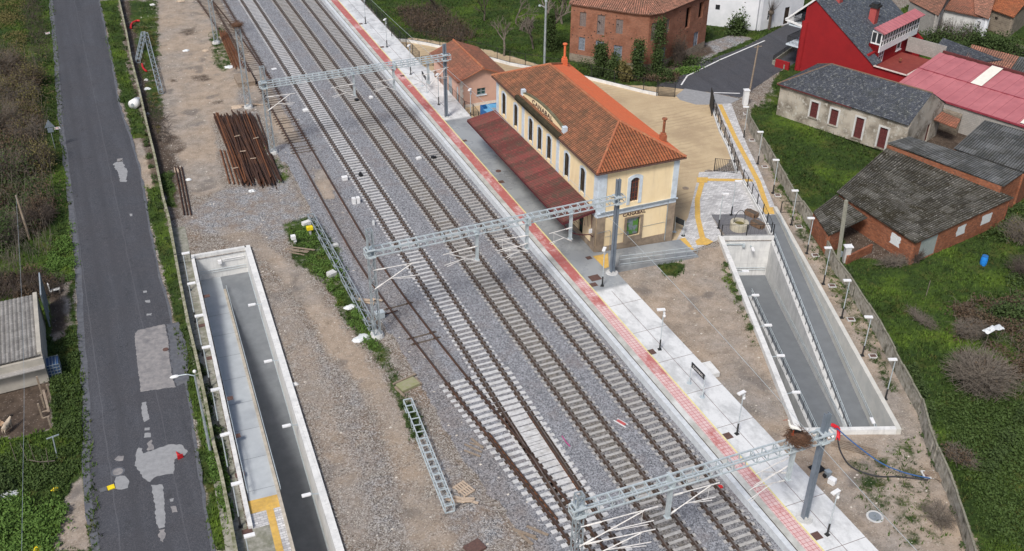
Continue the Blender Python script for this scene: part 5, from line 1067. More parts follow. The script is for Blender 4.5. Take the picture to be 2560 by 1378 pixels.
zr = 4.58; r0, r1 = Vector((40.45, 102.55, zr)), Vector((40.45, 112.45, zr)); b = MB(); roof_plane(b, [Vector((37.3, 112.45, 3.3)), Vector((37.3, 102.55, 3.3)), r0, r1], (0, 1), pitch=.27, amp=.045, course=.42); roof_plane(b, [Vector((43.6, 102.55, 3.3)), Vector((43.6, 112.45, 3.3)), r1, r0], (0, 1), pitch=.27, amp=.045, course=.42); build_roof(b, 'roof', [MT['tile_small']], pk)
b = MB(); b.tube(r0+Vector((0, 0, .05)), r1+Vector((0, 0, .05)), .13, 8); b.bar(Vector((43.5, 102.55, 3.36)), r0, .1, .1); b.bar(Vector((37.35, 102.55, 3.36)), r0, .08, .06); b.build('ridge_tiles', MT['tile_ridge'], pk)
# blue container
bc = P(1222, 305); t = empty('blue_container', (38.9, 96.0, 0), 'open blue metal skip between the pink outbuilding and the station', 'container'); 
b = MB(); cx, cy = 39.75, 97.3
for (dx, dy, sx, sy) in ((-1.1, 0, .06, 3.4), (1.1, 0, .06, 3.4), (0, -1.7, 2.26, .06), (0, 1.7, 2.26, .06)): b.box((cx+dx, cy+dy, .95), (sx, sy, 1.8))
b.box((cx, cy, .1), (2.2, 3.4, .06)); b.build('body', MT['blue'], t)
b = MB(); b.box((cx-.3, cy-.3, 1.88), (1.8, 1.6, .05), rz=.1); b.box((cx+.2, cy+1.0, 1.86), (1.6, 1.0, .05), rz=-.15); b.build('lid', simple('pale_blue_lid', (.14, .38, .6), (.1, .3, .5), 3, .5), t); b = MB(); b.box((cx-.1, cy-.3, 1.93), (.5, 1.3, .04), rz=.1); b.build('grille', MT['galv'], t)
# ---------------------------------------------------------------- brick house
bh = empty('brick_house', (64, 112, 0), 'derelict two-storey red brick house with hip tiled roof behind the station yard', 'house')
FP = [(55.9, 112.0), (61.3, 106.1), (63.0, 104.9), (64.9, 105.0), (74.3, 109.4), (69.5, 121.5), (62.5, 121.5)]; ZBH = 7.35
bb = MB(); WFS = [WF(FP[i], FP[(i+1) % 7]) for i in range(7)]
def fracops(W_, lst): return [(W_.L*a-w/2, W_.L*a+w/2, z0, z1) for a, w, z0, z1 in lst]
o0 = fracops(WFS[0], [(.2, .85, 4.7, 6.5), (.2, .85, 1.6, 3.3), (.5, 1.0, 4.0, 6.5), (.5, 1.1, .7, 3.2), (.8, .9, 4.5, 6.3), (.8, 1.1, .5, 3.0)])
o1 = fracops(WFS[1], [(.5, 1.2, .5, 3.0)]); o2 = fracops(WFS[2], [(.25, 1.0, 4.0, 6.4)]) if False else fracops(WFS[2], [(.5, 1.15, 3.9, 6.2)]); o3 = fracops(WFS[3], [(.12, .7, 4.4, 6.2), (.07, 1.0, .1, 2.7), (.55, 1.05, 3.9, 6.6), (.83, 1.0, 4.5, 6.6), (.78, 1.1, .2, 2.8)])
for W_, ops in zip(WFS, (o0, o1, o2, o3, [], [], [])): wall(bb, W_, 0, ZBH, ops, .35)
bb.build('wall', MT['brick'], bh)
bm_ = simple('weathered_shutter', (.24, .2, .19), (.14, .11, .1), 9, .85, d=(.1, .09, .1), sc2=3)
for W_, ops in zip(WFS, (o0, o1, o2, o3)):
    for k, (a, c, d, e) in enumerate(ops):
        if W_ is WFS[3] and k in (2, 3): 
            b = MB(); W_.box(b, a+.01, c-.01, -.6, -.5, d+.01, e-.01); b.build('dark_backing', MT['ground_blk'], bh); continue  # black panel behind the bare opening, stands in for the dark interior
        low = d < 3; window(bh, W_, a, c, d, e, bm_ if not low else simple('grey_blue_frame', (.3, .33, .38), (.2, .22, .26), 5, .7), simple('dusty_pane', (.22, .25, .3), (.12, .14, .17), 3, .4) if low else bm_, bars=((1, 1) if low else (3, 1)), dep=.1, sill=None)
b = MB()
for W_ in WFS[:4]: W_.box(b, 0, W_.L, 0, .02, 0, 1.0)
b.build('plinth', MT['rubble'], bh)
ov = .35; ctr = Vector((65, 113, 0)); EV = []
for p in FP: q = Vector((p[0], p[1], 0)); EV.append(q+(q-ctr).normalized()*ov+Vector((0, 0, ZBH)))
ra, rb2 = Vector((64.8, 112.5, 10.1)), Vector((67.0, 116.5, 10.1)); b = MB()
for i, (tp) in enumerate(([ra], [ra], [ra], [ra, rb2][::-1] if False else [ra], [rb2], [rb2, ra], [ra])):
    roof_plane(b, [EV[i], EV[(i+1) % 7]]+tp, (0, 1), pitch=.27, amp=.06, course=.45)
roof_plane(b, [EV[3], EV[4], rb2, ra], (0, 1), pitch=.27, amp=.07, course=.45)
build_roof(b, 'roof', [MT['tile_pink']], bh)
b = MB()
for k in range(46):
    W_ = WFS[rnd.choice((0, 0, 0, 3, 3))]; t = rnd.uniform(.3, W_.L-.3); z = rnd.choice((1.2, 3.4, 3.7, 4.4, 6.6, 5.6))+rnd.uniform(-.1, .1); W_.box(b, t-.07, t+.07, -.02, .004, z-.06, z+.06)
o = b.build('putlog_holes', MT['ground_blk'], bh); o['kind'] = 'stuff'
# ---------------------------------------------------------------- grey plaster house (slate roof)
gh = empty('plaster_house', (75, 82, 0), 'long low house with stained grey plaster and lichened slate roof on the lawn', 'house')
d_ = Vector((.380, -.925, 0)); v_ = Vector((.925, .380, 0)); O_ = Vector((70.55, 88.0, 0))
G = lambda s, v, z=0: O_+d_*s+v_*v+Vector((0, 0, z))
LG, WG, ZG1, ZG2 = 15.4, 8.0, 3.75, 6.0
w1 = WF(G(0, 0), G(LG, 0)); w2 = WF(G(LG, .3), G(LG, WG)); w3 = WF(G(LG, WG), G(0, WG)); w4 = WF(G(0, WG-.3), G(0, 0.3))
og = [(4.1, 5.0, 1.1, 2.9), (6.55, 7.45, 1.0, 2.8), (9.6, 10.5, .45, 2.8), (12.4, 13.3, .25, 2.55)]
b = MB(); wall(b, w1, 0, ZG1-.15, og, .3); wall(b, w2, 0, ZG1, [(4.6, 5.3, .1, 2.2)], .3, ztop=lambda t: ZG1-.05+(ZG2-ZG1+.15)*(1-abs((t+.3)/WG*2-1))); wall(b, w3, 0, ZG1-.15, [], .3); wall(b, w4, 0, ZG1-.15, [(5.2, 6.2, .6, 2.6)], .3); b.build('wall', MT['plaster'], gh)
mr = simple('maroon_shutter', (.13, .035, .035), (.09, .028, .028), 7, .7)
for a, c, d, e in og: window(gh, w1, a, c, d, e, mr, mr, bars=(1, 3), sill='plaster', dep=.12)
window(gh, w2, 4.6, 5.3, .1, 2.2, mr, mr, name='door', bars=(0, 2)); window(gh, w4, 5.2, 6.2, .6, 2.6, mr, mr, bars=(1, 3))
for a, c, d, e in og:
    b = MB(); w1.box(b, a-.2, a, 0, .04, d-.1, e+.2); w1.box(b, c, c+.2, 0, .04, d-.1, e+.2); w1.box(b, a, c, 0, .04, e, e+.2); b.build('plaster_surround', MT['conc'], gh)
E0, E1, E2, E3 = G(-.3, -.3, ZG1), G(LG, -.3, ZG1), G(LG, WG+.3, ZG1), G(-.3, WG+.3, ZG1); Q0, Q1 = G(3.6, WG/2, ZG2), G(LG, WG/2, ZG2+.1)
b = MB(); hb = [E3, E0, Q0]; mid = (E3+E0)/2
for pl in ([E0, E1, Q1, Q0], [E2, E3, Q0, Q1]): roof_plane(b, pl, (0, 1), pitch=.4, amp=.012, course=.24, lift=.02)
roof_plane(b, hb, (0, 1), pitch=.4, amp=.012, course=.24, lift=.02); build_roof(b, 'roof', [MT['slate']], gh)
b = MB(); b.tube(Q0, Q1, .09, 7); b.tube(E0, Q0, .09, 7); b.tube(E3, Q0, .08, 7); b.build('ridge_tiles', simple('dull_ridge', (.2, .11, .07), (.12, .1, .08), 5, .9), gh)
b = MB(); b.bar(E0+Vector((0, 0, -.05)), G(8.9, -.3, ZG1-.05), .12, .12); b.build('eaves_board', mr, gh)
# ---------------------------------------------------------------- red house
rh = empty('red_house', (88, 96, 0), 'tall dark-red house with slate roof, white glazed gallery and balcony', 'house')
OR = Vector((80.75, 99.4, 0)); H = lambda s, v, z=0: OR+d_*s+v_*v+Vector((0, 0, z))
apz, sA = 9.15, 1.95; eR, zRr = 10.6, 3.3
sL = .9; gab = WF(H(sL, 0), H(eR, 0)); b = MB()
wall(b, gab, 0, 9, [], .3, ztop=lambda t: (apz-(sA-sL-t)*.8) if t+sL < sA else apz-(t+sL-sA)*(apz-zRr)/(eR-sA))
wall(b, WF(H(9.75, .3), H(9.75, 13)), 0, 4.25, [(.6, 1.5, 2.4, 4.1), (2.2, 4.0, 2.4, 4.15), (7.2, 8.4, 2.9, 4.1)], .3); wall(b, WF(H(eR, 13), H(sL, 13)), 0, 9, [], .3, ztop=lambda t: min(9.0, 3.3+t*.64)); wall(b, WF(H(sL, 13), H(sL, .3)), 0, 8.0, [(1, 2, .8, 2.2), (10.6, 11.9, .5, 2.3), (10.3, 11.6, 3.3, 5.1), (10.6, 11.6, 6.0, 7.6)], .3)
b.build('wall', MT['red_wall'], rh)
wl_ = WF(H(sL, 13), H(sL, .3))
for a, c, d, e in ((10.6, 11.9, .5, 2.3), (10.3, 11.6, 3.3, 5.1), (10.6, 11.6, 6.0, 7.6)): window(rh, wl_, a, c, d, e, 'white_paint', simple('pale_blind', (.6, .66, .7), None, 3, .5), sill='white_paint', dep=.06)
wr_ = WF(H(9.75, .3), H(9.75, 13))
window(rh, wr_, .6, 1.5, 2.4, 4.1, 'white_paint', 'white_paint', bars=(1, 0)); window(rh, wr_, 2.2, 4.0, 2.4, 4.15, 'white_paint', 'glass', name='patio_door', bars=(2, 1), fw=.14, dep=.04); window(rh, wr_, 7.2, 8.4, 2.9, 4.1, 'white_paint', 'glass', bars=(0, 0), fw=.2, sill='white_paint', dep=.03)
b = MB(); b.tube(H(sL+.1, .1, 0), H(sL+.1, .1, 6.2), .42, 14); b.build('corner_column', MT['red_wall'], rh)
b = MB(); p0, p1 = H(-1.6, -.15, 5.9), H(sA, -.15, apz+.1); b.bar(p0, p1, .22, .2); b.bar(p0, H(sL, -.15, 5.6), .22, .22); b.add([p0, H(-.5, -.12, 5.85), H(-.5, -.12, 7.0)], [(0, 1, 2), (2, 1, 0)]); b.bar(H(-1.6, -.15, 5.95), H(-1.6, 13, 5.95), .18, .2); b.build('fascia', MT['white_paint'], rh)
b = MB(); b.box(H(-.1, 2.4, 5.42), (1.9, 5.2, .16), rz=math.atan2(v_.y, v_.x)-math.pi/2); b.box(H(-.1, 2.8, 2.9), (1.9, 6.0, .18), rz=math.atan2(v_.y, v_.x)-math.pi/2); b.build('balcony_slab', MT['blue_white'], rh)
for zz, nn in ((3.0, 6.0), (5.5, 5.2)):
    b = MB()
    for k in range(int(nn/.14)): p = H(-1.0, .0+k*.14, zz); b.bar(p, p+Vector((0, 0, .95)), .025)
    for k in range(9): p = H(-1.0+k*.2, -.1, zz); b.bar(p, p+Vector((0, 0, .95)), .025)
    b.bar(H(-1.0, -.1, zz+.95), H(-1.0, nn, zz+.95), .05); b.bar(H(-1.0, -.1, zz+.95), H(.8, -.1, zz+.95), .05); o = b.build('balcony_railing', MT['black_metal'], rh)
zs = lambda s_: apz+.08-(s_-sA)*(apz+.08-zRr)/(eR+.25-sA)
sl0, sl3 = H(sA, -.15, apz+.08), H(sA, 13.2, apz+.08)
b = MB(); roof_plane(b, [H(eR+.25, -.15, zRr), H(eR+.25, 1.75, zRr), H(sA, 1.75, apz+.08), sl0], (0, 1), pitch=.4, amp=.008, course=.25, lift=.015); roof_plane(b, [H(9.4, 1.75, zs(9.4)), H(9.4, 13.2, zs(9.4)), sl3, H(sA, 1.75, apz+.08)], (0, 1), pitch=.4, amp=.008, course=.25, lift=.015); roof_plane(b, [H(-1.7, 13.2, 5.95), H(-1.7, -.15, 5.95), sl0, sl3], (0, 1), pitch=.4, amp=.008, course=.25, lift=.015); build_roof(b, 'roof', [MT['slate_house']], rh)
# glazed gallery dormer
gs, gv0, gv1, gz0, gz1 = 10.2, 1.9, 11.6, 4.5, 6.6; ga_, gb_ = H(gs, gv0), H(gs, gv1); gw = WF(ga_, gb_)
gl = MB(); lg = gv1-gv0; gw.box(gl, 0, lg, -.12, 0, gz0-.3, gz0+.45); gw.box(gl, 0, lg, -.12, 0, gz1-.12, gz1+.05); gw.box(gl, 0, lg, -.12, 0, gz0+.98, gz0+1.12)
for k in range(15): t_ = lg*k/14; gw.box(gl, max(0, t_-.045), min(lg, t_+.045), -.12, .015, gz0+.4, gz1)
gside = WF(H(gs-1.3, gv0), H(gs, gv0)); gside.box(gl, 0, 1.3, -.1, 0, gz1-.12, gz1+.05)
for k in range(3): t_ = .65*k; gside.box(gl, max(0, t_-.06), min(1.3, t_+.06), -.1, .012, gz0+.7, gz1)
gside.box(gl, 0, 1.3, -.1, .01, gz0+.6, gz0+.75); gal = gl.build('glazed_gallery', MT['white_paint'], rh)
b = MB(); gw.box(b, .02, lg-.02, -.1, -.06, gz0+.45, gz1-.1); gside.box(b, .02, 1.28, -.08, -.05, gz0+.7, gz1-.1); b.build('pane', MT['glass'], gal)
b = MB(); b.add([H(gs-1.5, gv0+.05, 3.6), H(gs, gv0+.05, 3.6), H(gs, gv0+.05, gz0+.6), H(gs-1.5, gv0+.05, gz0+.6)], [(0, 1, 2, 3), (3, 2, 1, 0)]); b.build('gallery_cheek', MT['red_wall'], gal)
b = MB(); roof_plane(b, [H(gs+.4, gv0-.3, gz1+.02), H(gs+.4, gv1+.3, gz1+.02), H(gs-1.1, gv1+.3, gz1+.45), H(gs-1.1, gv0-.3, gz1+.45)], (0, 1), pitch=.75, amp=.05, course=9, prof='sine', lift=0); build_roof(b, 'gallery_roof', [MT['pink_metal']], gal)
for (s_, v__, z_, hh) in ((sA+4.6, 6.4, 5.6, 2.3), (sA+1.0, 3.6, 8.1, 1.7)):
    b = MB(); b.box(H(s_, v__, z_+hh/2-.3), (.85, .85, hh+.6), rz=-1.18); c = b.build('chimney', simple('pale_red_render', (.42, .09, .08), (.36, .07, .07), 2, .8), rh)
    b = MB(); b.box(H(s_, v__, z_+hh+.15), (1.15, 1.15, .3), rz=-1.18); b.box(H(s_, v__, z_+hh+.4), (.8, .8, .25), rz=-1.18); b.build('chimney_cap', MT['black_metal'], c)
# terrace
b = MB(); b.prism([H(9.76, .3), H(15.1, .0), H(15.1, 9.3), H(9.76, 9.3)], 0, 2.3); b.build('terrace', simple('red_terrace_floor', (.24, .05, .04), (.2, .04, .035), 2, .6, d=(.3, .08, .06), sc2=.6), rh)
b = MB(); wall(b, WF(H(eR, -.02), H(15.1, -.02)), 2.0, 3.3, [], .22); wall(b, WF(H(15.1, -.02), H(15.1, 9.5)), 0, 3.3, [], .22); b.build('parapet', MT['red_wall'], rh)
b = MB(); b.bar(H(eR+.2, -.13, 3.33), H(15.0, -.13, 3.33), .3, .07); b.bar(H(15.0, -.1, 3.33), H(15.0, 9.5, 3.33), .32, .07); b.build('parapet_coping', simple('cream_coping', (.66, .55, .5), (.5, .42, .38), 3, .8), rh)
b = MB(); wall(b, WF(H(15.1, 9.5), H(10.2, 9.5)), 2.6, 4.4, [], .2); b.build('block_screen', MT['block'], rh)
b = MB(); b.box(H(12.4, 1.0, 2.7), (.7, .5, .3), rz=.4); b.box(H(11.4, 5.6, 2.75), (.25, .25, .3)); b.build('flower_pot', MT['brick2'], rh)
b = MB(); b.box(H(-1.4, 14.5, 5.6), (.1, .1, .1)); 
# pink metal barn roof
pb_ = empty('metal_roofed_barn', H(22, 2), 'barn with large pink sheet-metal roof and translucent strips behind the plaster house', 'barn')
k0, k1, k2, k3 = H(15.15, -3.3, 3.0), H(38, -4.2, 3.0), H(38, 7.0, 4.1), H(15.15, 7.6, 4.1); b = MB(); km = (k0+k3)/2+Vector((0, 0, .1)); kn = (k1+k2)/2+Vector((0, 0, .1))
for pl in ([k0, k1, kn, km], [km, kn, k2, k3]): roof_plane(b, pl, (0, 1), pitch=1.35, amp=.05, course=20, prof='sine', lift=0)
rf = build_roof(b, 'roof', [MT['pink_metal']], pb_)
b = MB(); b.bar(km+Vector((0, 0, .06)), kn+Vector((0, 0, .06)), .1, .06); b.bar(k0, k1, .12, .18); b.build('flashing', simple('dark_pink_flashing', (.3, .05, .07), None, 3, .5), rf)
for s_ in (21.5, 29.5):
    b = MB(); a_ = lambda f, g: k0.lerp(k1, (s_-15.15+f)/22.85).lerp(k3.lerp(k2, (s_-15.15+f)/22.85), g)
    g0, g1 = ((.5, 1.0) if s_ < 25 else (.02, .62)); b.add([a_(0, g0)+Vector((0, 0, .2)), a_(1.3, g0)+Vector((0, 0, .2)), a_(1.3, g1)+Vector((0, 0, .22)), a_(0, g1)+Vector((0, 0, .22))], [(0, 1, 2, 3)]); b.build('translucent_strip', simple('cream_skylight', (.8, .78, .7), (.72, .7, .62), 2, .5), rf)
b = MB(); wall(b, WF(k0+d_*.1+v_*.15, k1+v_*.15), 0, 2.85, [], .25); b.build('wall', MT['block'], pb_); b = MB(); wall(b, WF(H(15.3, 7.9), H(38, 7.3)), 0, 4.3, [], .3); b.build('red_back_wall', simple('deep_red', (.13, .035, .035), None, 2, .8), pb_)
# low buildings behind the terrace
lb = empty('low_outhouse', H(18, 11), 'low outhouse with slate roof behind the red terrace', 'outhouse'); b = MB(); roof_plane(b, [H(13.3, 9.75, 3.0), H(17.2, 8.2, 2.9), H(21.0, 12.0, 3.6), H(12.6, 14.0, 3.7)], (0, 1), pitch=.4, amp=.01, course=.25); build_roof(b, 'roof', [MT['slate']], lb); b = MB(); b.prism([H(13.4, 9.9), H(20, 9.6), H(20.5, 12), H(13, 13.5)], 0, 2.8); b.build('wall', MT['rubble'], lb)
q1, q2, q3, q4 = P(2405, 165, 3.0), P(2518, 186, 3.0), P(2548, 142, 3.9), P(2430, 112, 3.7)
lb = empty('low_outhouse', (q1+q2)/2, 'low outhouse with sagging brown tile roof next to the slate one', 'outhouse'); b = MB(); ruled(b, q1, q2, q4, q3, .25, .05, .42); build_roof(b, 'roof', [MT['tile_pink']], lb); b = MB(); b.prism([(q1.x, q1.y), (q2.x, q2.y), (q3.x, q3.y), (q4.x, q4.y)], 0, 2.85); b.build('wall', MT['rubble'], lb)
q1, q2, q3, q4 = P(2520, 186, 3.0), P(2640, 215, 3.0), P(2680, 165, 3.8), P(2550, 142, 3.8)
lb = empty('low_outhouse', (q1+q2)/2, 'low outhouse with dark corrugated roof at the right edge of the picture', 'outhouse'); b = MB(); ruled(b, q1, q2, q4, q3, .177, .03, 1.1); build_roof(b, 'roof', [MT['fibro_grey']], lb); b = MB(); b.prism([(q1.x, q1.y), (q2.x, q2.y), (q3.x, q3.y), (q4.x, q4.y)], 0, 2.85); b.build('wall', MT['rubble'], lb)
# ---------------------------------------------------------------- far houses at the top right
def simplehouse(name, label, base, zt, wm, rm, roofpoly=None, ops=(), cat='house'):
    t = empty(name, (base[0][0], base[0][1], 0), label, cat); b = MB(); n = len(base); Ws = [WF(base[i], base[(i+1) % n]) for i in range(n)]
    for i, W_ in enumerate(Ws): wall(b, W_, 0, zt, [o[1:5] for o in ops if o[0] == i], .3)
    b.build('wall', MT[wm], t)
    for o in ops: window(t, Ws[o[0]], *o[1:5], o[5] if len(o) > 5 else 'white_paint', 'glass' if len(o) < 7 else o[6], name='door' if o[3] < .3 else 'window', dep=.1)
    cx = sum(p[0] for p in base)/n; cy = sum(p[1] for p in base)/n
    if roofpoly is None:
        ev = [Vector((p[0]+(p[0]-cx)*.05, p[1]+(p[1]-cy)*.05, zt)) for p in base]; m1 = (ev[0]+ev[3])/2+Vector((0, 0, 1.6)); m2 = (ev[1]+ev[2])/2+Vector((0, 0, 1.6)); roofpoly = [([ev[0], ev[1], m2, m1]), ([ev[2], ev[3], m1, m2])]
        g = MB(); 
        for (p, q, r_) in ((base[0], base[3], m1), (base[1], base[2], m2)): g.add([(p[0], p[1], zt-.3), (q[0], q[1], zt-.3), (r_.x+(cx-r_.x)*.05, r_.y+(cy-r_.y)*.05, r_.z-.06)], [(0, 1, 2), (2, 1, 0)])
        g.build('gable', MT[wm], t)
    b = MB()
    for pl in roofpoly: roof_plane(b, pl, (0, 1), pitch=.27, amp=.05, course=.42)
    build_roof(b, 'roof', [MT[rm]], t); return t
wb = [P(1757, 62), P(1880, 84), P(1985, 38)]; v2 = (wb[2]-wb[1]); 
simplehouse('white_house', 'white rendered house behind the brick house with a small barred window', [(78.5, 118.0), (84.5, 112.6), (90.5, 119), (83, 126)], 5.5, 'white_wall', 'tile_pink', ops=[(0, 2.3, 2.9, 2.3, 3.0, 'black_metal')])
simplehouse('white_house', 'white house with a brown door beside the pollarded trees on the village road', [(84.8, 112.4), (92.8, 113.6), (93.5, 121), (86, 121)], 5.8, 'white_wall', 'tile_pink', ops=[(0, 4.6, 5.5, .1, 2.5, 'dark_brown', 'dark_brown'), (0, 1.4, 2.3, 1.2, 2.6)])
h_ = simplehouse('grey_house', 'grey rendered house with orange canopy roof behind the red house', [P(2310, 70), P(2440, 100), P(2475, 20), P(2330, -30)], 3.2, 'conc', 'tile_small')
simplehouse('village_house', 'white-walled house with brown tile roof at the top right', [P(2422, 95), P(2455, 108), P(2480, 30), P(2400, -10)][::1], 3.4, 'white_wall', 'tile_pink', ops=[(0, .6, 1.2, 1.5, 2.6)])
simplehouse('stone_barn', 'rubble stone barn with bright orange tiles in the top right corner', [P(2460, 72), P(2520, 95), P(2590, 40), P(2530, 5)], 2.9, 'rubble', 'tile_orange', cat='barn', ops=[(0, 1.2, 1.7, 1.7, 2.1, 'dark_brown')])
simplehouse('tiled_shed', 'small shed with brown tile roof between the gallery and the grey house', [P(2262, 62), P(2330, 100), P(2365, 60), P(2300, 20)], 3.4, 'block', 'tile_pink', cat='shed')
# ---------------------------------------------------------------- brick sheds on the right
sd = empty('brick_shed', (69, 62, 0), 'large low brick shed with mossy corrugated fibre-cement roof and grey doors', 'shed')
L0, T0, R0_, B0 = P(2091, 482, 2.5), P(2216, 371, 3.1), P(2535, 495, 2.75), P(2288, 609, 2.35)
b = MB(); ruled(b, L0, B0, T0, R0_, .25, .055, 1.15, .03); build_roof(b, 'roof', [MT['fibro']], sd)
ins = lambda p, k=.25: Vector((p.x+(68.5-p.x)/8*k, p.y+(62.5-p.y)/8*k, 0)); il, it, ir, ib = ins(L0), ins(T0), ins(R0_), ins(B0)
wlb, wbr = WF(il, ib), WF(ib, ir); dops = [(.9, 3.3, .1, 2.15)]
b = MB(); wall(b, wlb, 0, 2.3, [], .25); wall(b, wbr, 0, 2.3, dops, .25, ztop=lambda t: 2.3+.35*t/wbr.L); wall(b, WF(ir, it), 0, 2.6, [], .25); wall(b, WF(it, il), 0, 2.4, [], .25); b.build('wall', MT['brick2'], sd)
b = MB(); wbr.box(b, .92, 3.28, -.12, -.06, .12, 2.13)
for t_ in (1.7, 2.5): wbr.box(b, t_-.015, t_+.015, -.06, -.05, .12, 2.13)
b.build('door', simple('grey_green_door', (.33, .37, .36), (.27, .31, .3), 2, .6), sd)
def patch(W_, t0, t1, z0, z1, seed):
    r = random.Random(seed); b = MB(); pts = []
    for i in range(7): pts.append((t0+r.uniform(-.08, .06), z0+(z1-z0)*i/6))
    top = [(t0+(t1-t0)*i/3, z1+r.uniform(-.05, .05)) for i in (1, 2)]; q = pts+top+[(t1+r.uniform(-.08, .1), z1-(z1-z0)*i/6) for i in range(7)]
    b.add([W_(a, .012, z) for a, z in q], [tuple(range(len(q)))[::-1]]); b.add([W_(a, .016, z) for a, z in q], [tuple(range(len(q)))])
    b.build('white_patch', MT['plastic_white'], sd)
patch(wlb, 7.0, 8.1, .9, 1.95, 1); patch(wbr, 6.0, 7.2, .95, 1.95, 2); patch(wbr, 9.6, 11.0, 1.0, 2.0, 3)
us = empty('brick_shed', (74, 68, 0), 'upper brick shed with grey corrugated roof behind the mossy one', 'shed')
u0, u1, u2, u3 = P(2219, 358, 3.7), P(2509, 467, 3.5), P(2562, 430, 3.7), P(2274, 342, 3.9)
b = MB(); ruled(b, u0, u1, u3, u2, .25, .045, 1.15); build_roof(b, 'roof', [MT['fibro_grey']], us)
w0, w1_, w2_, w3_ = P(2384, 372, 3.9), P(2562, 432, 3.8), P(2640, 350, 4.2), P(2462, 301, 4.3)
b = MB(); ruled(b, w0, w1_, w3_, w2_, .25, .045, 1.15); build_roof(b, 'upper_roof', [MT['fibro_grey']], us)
b = MB(); c1 = Vector((u0.x, u0.y, 0)); c2 = Vector((u1.x, u1.y, 0)); wall(b, WF(c1+Vector((.1, .1, 0)), c2+Vector((-.1, .15, 0))), 0, 3.45, [], .25); wall(b, WF(c2+Vector((-.1, .2, 0)), Vector((u2.x, u2.y, 0))), 0, 3.4, [], .25); wall(b, WF(Vector((w1_.x, w1_.y, 0)), Vector((w2_.x, w2_.y, 0))), 0, 3.6, [], .25); wall(b, WF(Vector((w3_.x, w3_.y, 0)), Vector((w0.x, w0.y, 0))), 0, 3.8, [], .25); b.build('wall', MT['brick2'], us)
ln = empty('lean_to', P(2080, 560), 'mossy corrugated lean-to between the precast wall and the brick shed', 'lean-to')
n0, n1, n2, n3 = P(2033, 531, 2.15), P(2071, 590, 2.05), P(2169, 545, 2.25), P(2091, 487, 2.4)
b = MB(); ruled(b, n0, n1, n3, n2, .25, .045, 1.15); build_roof(b, 'roof', [MT['fibro']], ln)
b = MB(); k_ = lambda p: Vector((p.x+.15, p.y+.15, 0)); wall(b, WF(k_(n0), k_(n1)), 0, 1.98, [], .2); q_ = Vector((n2.x-.8, n2.y, 0)); wall(b, WF(k_(n1), k_(n1).lerp(q_, .5)), 0, 1.98, [], .2); b.build('wall', MT['brick2'], ln)
b = MB(); p0, p1 = P(2117, 662), P(2178, 632); wall(b, WF(p0, p1), 0, .85, [], .2); tag(b.build('low_brick_wall', MT['brick2']), 'short low brick wall in front of the dark lean-to yard', 'wall')
cb_ = empty('courtyard_hut', P(2370, 330), 'small dark hut with ragged tile roof in the courtyard right of the plaster house', 'hut'); b = MB(); roof_plane(b, [P(2335, 300, 2.4), P(2390, 322, 2.3), P(2402, 298, 2.8), P(2352, 280, 2.8)], (0, 1), pitch=.27, amp=.05, course=.42); build_roof(b, 'roof', [MT['tile_small']], cb_); b = MB(); b.prism([P(2338, 318), P(2390, 340), P(2402, 316), P(2352, 300)], 0, 2.2); b.build('wall', MT['rubble'], cb_)
# ---------------------------------------------------------------- farm shed bottom left
fs = empty('farm_shed', (-14, 71, 0), 'concrete farm shed with pale corrugated roof beside the road at the left edge', 'shed')
b = MB(); ruled(b, (-22, 67.3, 2.35), (-7.9, 67.9, 2.35), (-22, 75.4, 2.75), (-7.9, 75.8, 2.75), .3, .035, 1.2)
roofm = build_roof(b, 'roof', [MT['fibro_light']], fs); b = MB(); wf1 = WF((-22, 67.1), (-7.75, 67.75)); wall(b, wf1, 0, 2.2, [], .3); wall(b, WF((-7.75, 68.05), (-7.75, 75.9)), 0, 2.7, [], .3, ztop=lambda t: 2.55+.35*t/7.8); wall(b, WF((-7.75, 75.9), (-22, 75.5)), 0, 2.6, [], .3); b.build('wall', simple('farm_concrete', (.45, .42, .37), (.36, .34, .3), 1.2, .9, d=(.25, .23, .2), sc2=.4), fs)
b = MB(); wf1.box(b, 0, wf1.L, -.01, .5, 1.55, 1.62); b.build('ledge', MT['block'], fs)
# ---------------------------------------------------------------- walls and fences
wt = [(292, -60), (297.5, 0), (315.7, 80), (326.5, 141.5), (348, 225), (366.5, 308), (388, 395.5), (406, 486), (421, 541), (450, 704), (472, 813), (492.5, 900), (513, 997), (534, 1108), (551.5, 1177.5), (569, 1264), (590, 1378), (612, 1500)]
WT = [P(u, v, .9) for u, v in wt]; lw = empty('long_wall', (3, 90, 0), 'long low mossy concrete wall between the asphalt road and the railway yard', 'wall')
def polywall(b, pts, th, z0, z1, r=None, jag=0.0):
    for i in range(len(pts)-1):
        a, c = pts[i], pts[i+1]; L = (c-a).length; k = max(1, int(L/1.2)); d = (c-a).normalized(); n = Vector((-d.y, d.x, 0))*th/2
        for j in range(k):
            p, q = a.lerp(c, j/k), a.lerp(c, (j+1)/k); za, zb = z1+(r.uniform(-jag, jag) if r else 0), z1+(r.uniform(-jag, jag) if r else 0)
            vs = [p-n, q-n, q+n, p+n]; b.add([(v.x, v.y, z0) for v in vs]+[(vs[0].x, vs[0].y, za), (vs[1].x, vs[1].y, zb), (vs[2].x, vs[2].y, zb), (vs[3].x, vs[3].y, za)], [(4, 5, 6, 7), (0, 1, 5, 4), (2, 3, 7, 6), (0, 4, 7, 3), (1, 2, 6, 5)])
b = MB(); polywall(b, WT, .16, -.3, .84, random.Random(2), .02); b.build('wall', MT['conc_old'], lw)
b = MB(); polywall(b, WT, .22, .8, .9, random.Random(3), .04); b.build('mossy_top', simple('pale_mossy_top', (.36, .34, .26), (.12, .13, .06), 3, .9, d=(.5, .48, .42), sc2=2), lw)
